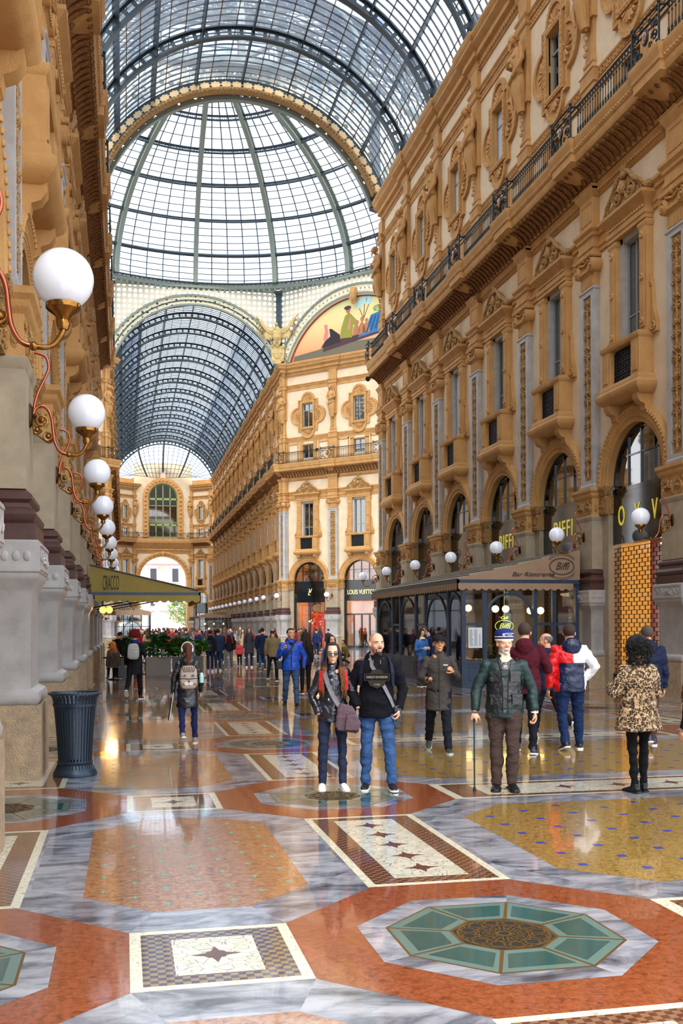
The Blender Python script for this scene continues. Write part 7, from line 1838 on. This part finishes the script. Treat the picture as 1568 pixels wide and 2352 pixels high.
    person('person with white beard, navy red-cross woollen hat and black leather waistcoat, walking', W(3.86, 9.98), pi-.3, 1.665, skin='dba486', hair='c9c6c2', beard='dedad6', hstyle='short', top='green_jacket', pants='cargo_brown', shoes='0f0f10', shoe_sole='0f0f10', build=1.12,
           legs=((3, 0, 3), (13, -1, 18)), arms=(((.42, .02, -1), (.1, .3, -1)), ((.42, -.1, -1), (.08, .25, -1))), hands=(1.15, .75), hnorm=((.2, .9, .5), (-.9, -.2, 0)), head=(-14, 0), extra=ex4, kind='green_jacket', pantw=1.12, puff=1.03, footw=1.1)
    # --- maroon hoodie, back view
    person('person seen from behind in a maroon hooded sweatshirt and black trousers', W(5.22, 12.75), -.42, 1.775, skin='d29a7c', hair='3c2a22', hstyle='short', top='hood_maroon', pants='14141a', shoes='2a3350', build=1.2, hood=True,
           legs=((-6, 2, 4), (16, 2, 6)), arms=(((.42, .05, -1), (-.15, .85, .25)), ((.36, .05, -1), (-.1, .8, .2))), hands=(.8, .8), head=(0, 6), kind='hooded_sweatshirt', collar=False)
    # --- grey-haired man partly hidden
    person('person with grey balding hair and a navy jacket, partly behind the red-white-blue jacket', W(6.2, 14.3), .25, 1.63, skin='cf967a', hair='6b6462', hstyle='balding', top='top_navy', pants='14161e', shoes='d8d4d0', build=1.02,
           legs=((-24, 2, 30), (14, 2, 6)), head=(-50, 0))
    # --- colour-block jacket
    def tf(p, A, hz, S):
        z = (p.z-hz)/S; 
        if z > .27 and abs(p.x) < .2*S: return 1 if p.x < 0 else 2
        if abs(p.x) >= .175*S or z > .27: return 1 if p.x < 0 else (2 if p.y > -.16*S-0 and True else 2)
        return 0
    def ex7(c):
        q = MB(); q.sphere(c['at'](.5)+V3((0, -.09, .0)), (.135, .1, .12), 16, 10); r = remesh(q, .01, 2, .016, 9, 4); setmats(r, ['nylon_navy']); r.name = 'hood'; link('hood', r, c['t'])
    person('person seen from behind in a red, white and navy padded jacket and jeans', W(5.98, 13.0), -.1, 1.755, skin='d29a7c', hair='33201a', hstyle='short', topmats=['nylon_navy', 'nylon_red', 'nylon_white'], topfn=tf, pants='denim_dark2', shoes='14151c', build=1.14, puff=1.1,
           legs=((4, 5, 2), (-4, 4, 20)), arms=(((.62, -.2, -.9), (-.6, .55, -.75)), ((.3, -.05, -1), (.05, .2, -1))), hide_hands=(False, False), head=(18, 0), extra=ex7, kind='padded_jacket', pantw=1.08)
    # --- leopard coat
    person('person seen from behind with black curly hair and a leopard-print fur coat', W(5.12, 9.5), .1, 1.6, skin='c08a68', hair='0e0a0a', hstyle='curly', female=True, topmats=['leopard'], pants='0d0d10', shoes='0c0c0e', shoe_sole='0c0c0e', coat=.7, build=1.12, puff=1.12, skirt=.03,
           legs=((2, -2, 2), (0, -2, 4)), arms=(((.35, .1, -1), (-.2, .9, .2)), ((.42, .15, -1), (-.3, .9, .35))), hide_hands=(True, True), kind='fur_coat', pantw=.8, head=(5, 6))
    person('person in a navy jacket and brown trousers walking away behind the leopard coat', W(7.2, 13.1), -.15, 1.725, skin='cf9678', hair='4a3c36', hstyle='short', top='top_navy', pants='4a3630', shoes='1c2c50', build=1.15, puff=1.08, legs=((8, 2, 6), (-16, 2, 14)), head=(0, 4), hood=True)
    person('person in a long black coat with auburn hair at the right edge of the picture', W(5.37, 8.75), .2, 1.5, skin='d29a7c', hair='6a3420', hstyle='long', female=True, top='0f0f12', pants='0f0f12', shoes='0f0f12', coat=.55, build=1.0, legs=((10, 2, 4), (-14, 2, 12)))
    # --- blue jacket man
    def ex8(c):
        at, S, t = c['at'], c['S'], c['t']
        strap(c, [at(.5)+V3((-.1*S, .04, .03)), at(.4)+V3((-.03*S, .155*S, 0)), at(.26)+V3((.07*S, .162*S, 0)), at(.12)+V3((.17*S, .12*S, 0)), at(.05)+V3((.2*S, .02, 0))], .04, 'iron', 'bag_strap')
        obj('zip_flap', MB().tube([at(.44)+V3((0, .14*S, 0)), at(.2)+V3((0, .162*S, 0)), at(-.08)+V3((0, .165*S, 0))], .007, 6), 'cap_black', t)
        b = thing('camera_bag', 'black bag at the right hip of the bright blue jacket', 'bag', t.location, t.rotation_euler.z); r = remesh(MB().box(.2*S, .33*S, -.12, .1, .82*S, 1.0*S), .012, 4); setmats(r, ['iron']); r.name = 'bag_body'; link('bag_body', r, b)
        obj('shirt_front', MB().poly([(-.05, 0), (.05, 0), (.02, -.14), (-.01, -.15)], .0, .01).xform(Matrix.Translation(at(.5)+V3((0, .115*S, 0)))), 'top_navy', t)
    person('person facing the camera in a bright blue jacket and jeans, hand raised to a strap', W(3.5, 21.6), pi-.1, 1.70, skin='cf9a76', hair='15110f', hstyle='short', top='jacket_blue', pants='denim_grey', shoes='141518', shoe_sole='3a3c40', build=1.16, hood=True,
           legs=((-8, 3, 16), (8, 3, 4)), arms=(((.3, .1, -1), (-.45, .55, .9)), ((.4, -.15, -1), (-.05, .2, -1))), hands=(1.2, .8), hide_hands=(False, True), head=(-22, -6), extra=ex8, kind='blue_jacket', pantw=1.05)
    # --- red-haired walker
    def ex9(c):
        back_pack(c, 'pale backpack with thin wavy stripes and navy sides on the red-haired walker', 'stripe_print', .29, .4, .13)
        s = MB(); s.tube([c['at'](.49), c['at'](.53), c['at'](.57)], [.11, .1, .085], 14); obj('scarf', s, 'hat_blue', c['t'], auto=60)
    person('person walking away with bright red curly hair and a long black coat', W(.24, 24.6), -.2, 1.66, skin='d9a58a', hair='8c1f16', hstyle='afro', female=True, top='12121a', pants='101014', shoes='15161a', coat=.62, build=1.02, legs=((6, 3, 3), (-26, 2, 24)), arms=(((.35, .1, -1), (-.1, .8, .1)), ((.3, 0, -1), (.0, .3, -1))), extra=ex9, kind='long_coat')
    # --- girl with cat backpack
    def ex10(c):
        t, S, HM = c['t'], c['S'], c['HM']
        bp, cc = back_pack(c, 'small backpack printed with a striped cat face on the ponytailed girl', 'cat_print', .3, .4, .14, .04)
        y = cc.y-.075*S; q = MB()
        def ell(x, z, rx, rz_, e, m): 
            k = MB().poly([(x+rx*cos(2*pi*i/16), z+rz_*sin(2*pi*i/16)) for i in range(16)], y-.004-e, y-e+.02); k.xform(Matrix.Translation((cc.x, 0, cc.z))); return obj(('cat_eye', 'cat_pupil', 'cat_nose', 'cat_muzzle')[m], k, ('cat_iris', 'eye_dark', 'brown_marble', 'white_stone')[m], bp)
        for s in (-1, 1): ell(s*.06, .03, .028, .018, .003, 0); ell(s*.06, .03, .011, .014, .006, 1); ell(s*.03, -.085, .035, .028, .001, 3)
        ell(0, -.055, .018, .012, .006, 2)
        st = MB()
        for s in (-1, 1):
            for k in range(4): st.tube([(cc.x+s*(.008+.02*k), y-.002, cc.z+.08), (cc.x+s*(.012+.028*k), y+.004, cc.z+.16)], .0045, 5)
            for k in range(3): st.tube([(cc.x+s*.1, y+.008, cc.z+.02-.04*k), (cc.x+s*.13, y+.02, cc.z+.03-.045*k)], .004, 5); st.tube([(cc.x+s*.05, y-.004, cc.z-.085-.008*k), (cc.x+s*.12, y+.004, cc.z-.08-.02*k)], .0016, 4)
        st.tube([(cc.x-.12, y+.005, cc.z-.012), (cc.x, y-.006, cc.z-.02), (cc.x+.12, y+.005, cc.z-.012)], .005, 5); obj('cat_stripes', st, 'cap_black', bp)
        hp = thing('headphones', 'white over-ear headphones worn by the ponytailed girl', 'headphones', t.location, t.rotation_euler.z)
        h = MB(); h.tube([(.098*cos(a), -.005, .02+.115*sin(a)) for a in [pi*k/16 for k in range(17)]], .008, 8); h.xform(HM); obj('headband', h, 'white_paint', hp)
        for s in (-1, 1): h = MB().tube([(s*.075, -.005, -.0), (s*.1, -.005, -.0)], [.036, .034], 16); h.xform(HM); obj('ear_cup', h, 'white_paint', hp)
        w = thing('water_bottle', 'pale mint bottle in the side pocket of the cat backpack', 'bottle', t.location, t.rotation_euler.z)
        obj('bottle_body', MB().lathe([(.0, -.06), (.03, -.06), (.032, .04), (.018, .06)], 14, (cc.x+.19, cc.y+.02, cc.z-.02)), 'mint', w); obj('cap', MB().lathe([(.02, .06), (.02, .085)], 12, (cc.x+.19, cc.y+.02, cc.z-.02)), 'white_paint', w)
        wr = c['A'][1][2]; f = thing('document_folder', 'slim white-edged black folder in the left hand of the ponytailed girl', 'folder', t.location, t.rotation_euler.z)
        obj('folder_body', MB().box(-.006, .006, -.1, .1, -.32, .03).xform(Matrix.Translation(wr+V3((-.01, .02, -.06)))@Matrix.Rotation(.15, 4, 'Y')), 'cap_black', f); obj('pages', MB().box(-.004, .004, -.102, -.09, -.32, .1).xform(Matrix.Translation(wr+V3((-.01, .02, -.06)))@Matrix.Rotation(.15, 4, 'Y')), 'white_paint', f)
    person('person walking away with a long brown ponytail, white headphones and a black leather coat', W(.9, 15.0), .03, 1.5, skin='dba98e', hair='5a2e1c', hstyle='pony', female=True, topmats=['leather'], pants='1c2450', shoes='8c8078', shoe_sole='d9d5d0', coat=.62, build=.95, hood=True, collar=False,
           legs=((4, 3, 2), (-10, 2, 30)), arms=(((.3, .08, -1), (.0, .45, -.8)), ((.3, 0, -1), (.05, .2, -1))), extra=ex10, kind='leather_coat', pantw=.85)
for n_, h_, r_ in (('hood_navy', '0b0a14', .85), ('jacket_grey', '403b39', .75), ('jacket_grey_dark', '33302f', .7), ('cap_black', '14151a', .7), ('green_jacket', '0a2a2a', .55), ('cargo_brown', '433430', .85), ('hood_maroon', '470e1e', .85), ('top_navy', '121a36', .7),
                   ('nylon_navy', '0a183e', .38), ('nylon_red', 'd01822', .42), ('nylon_white', 'e9ecf4', .42), ('denim_dark2', '10244a', .8), ('jacket_blue', '1048b4', .5), ('hat_blue', '1a2a6c', .85), ('fleece', 'd9d0b4', .95), ('stick_green', '16302c', .35),
                   ('navy_trim', '1a2036', .6), ('emblem_grey', '2e2a24', .8), ('emblem_pale', 'b0a890', .8), ('mint', 'a8e0dc', .3), ('cat_iris', '6a86c8', .3)):
    mat(n_, h_, r_, bump=(300, .12), spec=.5 if r_ < .6 else .2)
def mid_people():
    W = lambda x, y: (x, y, 0)
    person('person walking away in an olive-tan bomber jacket and black trousers', W(4.55, 31.6), -.3, 1.67, hair='4a3428', hstyle='balding', top='7a6a4c', pants='121214', build=1.15, fine=False, legs=((6, 3, 3), (-14, 3, 14)), skin='cf9678')
    person('person walking away in a long navy coat left of the tan jacket', W(5.4, 40.5), 0, 1.70, hair='1c1614', top='14203c', pants='2c4a78', coat=.6, fine=False, legs=((6, 3, 3), (-10, 3, 10)))
    person('person facing the camera with long hair, black scarf, grey coat and white shoes', W(5.1, 42.4), pi, 1.70, hair='4a241c', hstyle='long', female=True, top='3c424c', pants='2c3c5c', shoes='f0f0f4', coat=.6, fine=False, legs=((8, 2, 3), (-4, 2, 8)), skin='dba98e')
    person('child facing the camera in a coral pink jacket, holding hands in the crowd', W(4.9, 44.2), pi, 1.12, hair='2a1a14', female=True, hstyle='short', top='e0505c', pants='1c1c24', fine=False, build=1.2, skin='dba98e')
    person('person facing the camera in a black jacket with red straps and grey trousers', W(4.1, 40.9), pi, 1.66, hair='5a4438', hstyle='shaved', top='14141a', pants='6c6c74', shoes='7a5a34', fine=False, build=1.12, legs=((10, 4, 4), (-8, 4, 10)), skin='cf9678',
           extra=lambda c: [strap(c, [c['at'](.52)+V3((s*.1, .04, 0)), c['at'](.4)+V3((s*.12, .15, 0)), c['at'](.2)+V3((s*.14, .15, 0))], .05, 'red_trim', 'backpack_strap') for s in (-1, 1)])
    person('person standing back to camera in a black padded jacket, left of a pair', W(3.2, 39.0), .1, 1.62, hair='121212', top='14141e', pants='1a2740', shoes='c8c8c8', fine=False, puff=1.12, hood=True)
    person('person standing back to camera in a navy jacket, right of a pair', W(3.55, 39.6), -.2, 1.66, hair='1c1614', top='1c2c4c', pants='20304c', shoes='c8c8c8', fine=False, puff=1.08)
    person('person with black hair and denim jacket half hidden behind the blue jacket', W(4.25, 20.9), pi+.1, 1.55, hair='120c0c', hstyle='long', female=True, top='3c5c94', pants='14141c', skin='d9a27c')
    person('person walking in dark clothes carrying a magenta bag behind the blue jacket', W(4.5, 25.5), .2, 1.62, hair='241814', hstyle='long', female=True, top='16161c', pants='101014', fine=False,
           extra=lambda c: obj('magenta_scarf', MB().tube([c['at'](.5)+V3((-.12, -.05, 0)), c['at'](.3)+V3((-.2, -.08, 0)), c['at'](.02)+V3((-.2, -.06, 0))], [.05, .07, .04], 10), 'magenta', c['t'], auto=60))
    person('person in a denim jacket with shearling collar looking down at a phone by the cafe', W(8.2, 27.6), pi+.35, 1.66, hair='2a1814', hstyle='long', female=True, top='3a6cae', pants='4a3c50', shoes='101014', skin='e0b095',
           arms=(((.25, .1, -1), (-.5, .9, .25)), ((.25, .1, -1), (-.5, .9, .25))), head=(0, 26), hands=(.8, .8), extra=lambda c: (obj('shearling_collar', MB().tube([c['at'](.46)+V3((0, .02, 0)), c['at'](.52), c['at'](.56)], [.12, .1, .085], 14), 'fleece', c['t'], auto=60)))
    person('person in a navy jacket and pale blue hood leaning over beside the cafe glass', W(8.55, 28.35), pi-.6, 1.74, hair='4a3830', top='16254c', pants='14141c', skin='d29a7c', glasses='clear', head=(35, 22), hood=True, lean=(0, 8),
           extra=lambda c: obj('pale_hood', MB().sphere(c['at'](.52)+V3((0, -.1, .02)), (.14, .1, .1), 14, 9), mat('pale_blue', 'a9bcd8', .8).name, c['t'], smooth=True))
    person('person seated inside the cafe in a dark suit and glasses', (10.4, 28.75, 0), pi-.3, 1.7, hair='b8b0a8', hstyle='balding', top='14141c', pants='14141c', skin='d29a7c', glasses='clear', legs=((85, 6, 85), (85, 6, 85)), seated=.52, head=(-30, 8), fine=False)
    person('person crouching in an olive jacket near the octagon, right of the bald head', W(10.2, 46.5), 2.0, 1.6, hair='2a1c18', top='7c6c34', pants='3c3430', legs=((95, 12, 130), (60, 10, 125)), lean=(0, 22), fine=False, seated=.38)
    person('child in pink crouching beside the olive jacket', W(9.7, 46.9), .3, 1.0, hair='3c2418', top='f040a0', pants='d85080', fine=False, build=1.15, legs=((70, 8, 110), (70, 8, 110)), seated=.3)
    person('person under the awning bending in a dark coat by the left pier', W(-.3, 34.7), -1.0, 1.6, hair='3c2018', top='101014', pants='101014', fine=False, lean=(0, 18), head=(0, 20), build=1.15)
    person('person seated at the terrace with long blond hair by the left pier', (-.35, 33.3, 0), .15, 1.6, hair='a87038', hstyle='long', female=True, top='4a3a34', pants='1c1c20', fine=False, legs=((85, 6, 85), (85, 6, 85)), seated=.53)
    person('person in a bright red jacket standing beyond the terrace planters', W(.6, 47), pi, 1.66, hair='2a1a14', top='d81c2c', pants='1c2030', fine=False, female=True, hstyle='long')
mat('magenta', 'c01c78', .6)
def crowd():
    rnd = random.Random(21); protos = []
    spec = [('dark navy coat', '161c30', '14141c', 'short', False), ('black padded jacket', '101014', '1c2438', 'short', False), ('burgundy jacket', '5a1c2c', '14141c', 'long', True), ('grey coat', '5c5c64', '1c1c22', 'long', True),
            ('brown coat', '5a4230', '1c1c22', 'short', True), ('blue jacket', '1c2c58', '1a2238', 'short', False), ('beige trench coat', 'a08c70', '1c1c22', 'long', True), ('dark red jacket', '7c1a22', '1a1c28', 'short', False)]
    slots = []
    for i in range(72):
        y = 48+92*(i/72)**1.25+rnd.uniform(-2, 2); x = rnd.uniform(.6, 8.6)
        if y > 82 and x < 2.6: x += 2.5
        if y > 118: x = min(x, 7.8)
        while any(abs(x-a)+abs(y-b) < 1.3 for a, b in slots): y += .7
        slots.append((x, y))
    for i, (d, tp, pn, hs, fem) in enumerate(spec):
        grp = 'far crowd, people in a %s' % d
        x, y = slots[i]
        c = person('person in a %s in the far crowd down the arcade' % d, (x, y, 0), rnd.uniform(-.6, .6)+(pi if i % 2 else 0), 1.6+.03*(i % 4), top=tp, pants=pn, hair=('1a1412', '2a1c14', '3c2418', '5a3c28')[i % 4], hstyle=hs, female=fem, quick=True, fine=False,
                   coat=.62 if i in (0, 3, 4, 6) else 0, group=grp, legs=((10, 3, 4), (-12, 3, 12)) if i % 2 else ((2, 3, 0), (0, 3, 0)), build=1.1, skin=('d6a083', 'c98f68', 'e0b095')[i % 3])
        protos.append(c['t'])
    for k in range(8, len(slots)):
        p = protos[(k*5+k//8) % 8]; x, y = slots[k]; q = dup(p, None, (x, y, 0), rnd.uniform(-.8, .8)+(pi if rnd.random() < .5 else 0)); f = rnd.uniform(.95, 1.06); q.scale = (f, f, f)
    # a few by the lit shop on the corner
    for x, y, j in ((13.2, 76.5, 1), (12.6, 74, 4), (14.4, 75.2, 2), (11.6, 66, 3), (12.4, 62, 0), (10.9, 58, 5), (13.6, 73, 6), (9.2, 52, 1), (9.9, 60, 7), (12.6, 67, 1)):
        dup(protos[j], None, (x, y, 0), rnd.uniform(-1, 1))
def build_people():
    near_people(); mid_people(); crowd()
# ================================================================ camera, light, assembly
def setup_camera():
    cd = bpy.data.cameras.new('camera'); co = bpy.data.objects.new('camera', cd); COL.objects.link(co)
    cd.sensor_fit = 'HORIZONTAL'; cd.sensor_width = 24; cd.lens = 2333.8/1568*24
    cd.shift_y = (1439.36-1176)/1568; cd.clip_end = 600; cd.clip_start = .1
    co.matrix_world = Matrix.Translation((0, 0, 1.7))@Matrix.Rotation(-.2105, 4, 'Z')@Matrix.Rotation(pi/2, 4, 'X')@Matrix.Rotation(-.0042, 4, 'Z')
    scene.camera = co
def setup_light():
    w = bpy.data.worlds.new('sky'); scene.world = w; w.use_nodes = True; nt = w.node_tree; bg = nt.nodes['Background']
    tc = nt.nodes.new('ShaderNodeTexCoord'); n = nt.nodes.new('ShaderNodeTexNoise'); n.inputs['Scale'].default_value = 2.2; n.inputs['Detail'].default_value = 6
    nt.links.new(tc.outputs['Generated'], n.inputs['Vector'])
    r = nt.nodes.new('ShaderNodeValToRGB'); r.color_ramp.elements[0].position = .4; r.color_ramp.elements[1].position = .62
    r.color_ramp.elements[0].color = (.72, .84, 1, 1); r.color_ramp.elements[1].color = (1, 1, 1, 1)
    nt.links.new(n.outputs['Fac'], r.inputs['Fac']); nt.links.new(r.outputs['Color'], bg.inputs['Color'])
    bg.inputs['Strength'].default_value = SKY
    for e, az, el, ang, col in SUN_AND_FILL:
        l = bpy.data.lights.new('sun', 'SUN'); l.energy = e; l.angle = R(ang); l.color = col
        o = bpy.data.objects.new('sun', l); COL.objects.link(o)  # one object each for the sun and the added fill
        d = Vector((sin(R(az))*cos(R(el)), cos(R(az))*cos(R(el)), -sin(R(el))))   # travel direction, azimuth from +Y
        o.rotation_euler = d.to_track_quat('-Z', 'Y').to_euler()
    vs = scene.view_settings; vs.view_transform = 'Standard'; vs.look = 'None'; vs.exposure = EXPO; vs.gamma = 1; vs.use_curve_mapping = False
    c = scene.cycles; c.use_denoising = True; c.max_bounces = 7; c.diffuse_bounces = 4; c.glossy_bounces = 4; c.transmission_bounces = 4; c.transparent_max_bounces = 14
    c.sample_clamp_indirect = 6; c.caustics_reflective = False; c.caustics_refractive = False; c.blur_glossy = .5
    try: c.denoiser = 'OPENIMAGEDENOISE'
    except Exception: pass
SKY = 2.5; EXPO = 0.2
SUN_AND_FILL = [(3.6, 5, 52, 25, (1, .92, .8)), (1.8, 60, 40, 30, (1, .9, .75))]  # hazy sun and a second, added one that lifts the interior light
ORD = ['nearest', 'second', 'third', 'fourth', 'fifth', 'sixth', 'seventh', 'eighth', 'ninth', 'tenth', 'eleventh', 'twelfth', 'thirteenth', 'fourteenth', 'fifteenth', 'sixteenth', 'seventeenth']
build_facade_meshes(); vault_meshes()
def near_right_style(k):
    kk = k+K0
    d = {'blind_up': kk >= 5}
    if kk >= 6: d['blind'] = True
    if kk == 3: d['custom'] = globals().get('shop_grille')
    if kk in (4, 5) and 'shop_biffi' in globals(): d['custom'] = shop_biffi
    if kk in (6, 7, 8) and 'shop_dark' in globals(): d['custom'] = shop_dark
    if d.get('custom') is None: d.pop('custom', None)
    return d
K0 = 1
place_wall('wall_right', (WR, PYk(K0), 0), pi/2, 9-K0, statues=(lambda k: 'carved stone figure on the upper right wall, %s from the octagon corner' % ORD[8-k], 0, 'carved figures along the upper right wall'), rail='black iron balcony railing with oval medallions along the near right wall', style=near_right_style)
K1 = -1
place_wall('wall_left', (WL, PYk(9), 0), -pi/2, 9-K1, statues=(lambda k: 'carved stone figure high on the left wall, %s from the octagon corner' % ORD[k], 2, 'carved figures along the upper left wall'), rail='black iron balcony railing along the near left wall')
a45 = R(135)
place_wall('wall_northeast', (XC+7.17+LO, YB-LO, 0), a45, 3, LO*sqrt(2)/3, statues=(lambda k: 'carved figure on the angled corner building, upper storey, %s from the far arm' % ORD[3-k], 1, 'carved figures on the angled corner building'), rail='black iron balcony railing on the angled corner building below the mural', style=(lambda k: {'curtain': True, 'clear': True, 'custom': globals().get('shop_vuitton') and (lambda w, k=k: shop_vuitton(w, k))} if 'shop_vuitton' in globals() else {'curtain': True}))
place_wall('wall_northwest', (XC-7.17, YB, 0), R(-135), 3, LO*sqrt(2)/3, statues=(lambda k: 'carved figure on the left angled corner building, %s from the far arm' % ORD[k], 3, 'carved figures on the angled left corner building'), rail='dark balcony railing on the angled left corner building')
place_wall('wall_right_far', (WR, YB, 0), pi/2, NF-1, statues=(lambda k: 'carved figure on the far arm\'s right wall, %s from the octagon' % ORD[k], 2, 'carved figures along the right wall of the far arm'), rail='dark balcony railing stepping along the right wall of the far arm')
place_wall('wall_left_far', (WL, YB+P*(NF-1), 0), -pi/2, NF-1, statues=(lambda k: 'carved figure on the far arm\'s left wall, %s from its far end' % ORD[k], 0, 'carved figures along the left wall of the far arm'), rail='dark balcony railing along the left wall of the far arm')
vault('ceiling', YA-P*13, 13, lambda k: k < 11 and False or (k < 10))
vault('ceiling', YB, NF-1, lambda k: True, True)
dome(); C8 = octagon(); near_arch_girder(); mural(C8); eagle(C8, 3, 'gilded stone eagle with raised wings above a cross shield at the octagon corner')
far_end(); outside(); build_floor()
for f_ in ('build_props', 'build_people'):
    if f_ in globals(): globals()[f_]()
setup_camera(); setup_light()
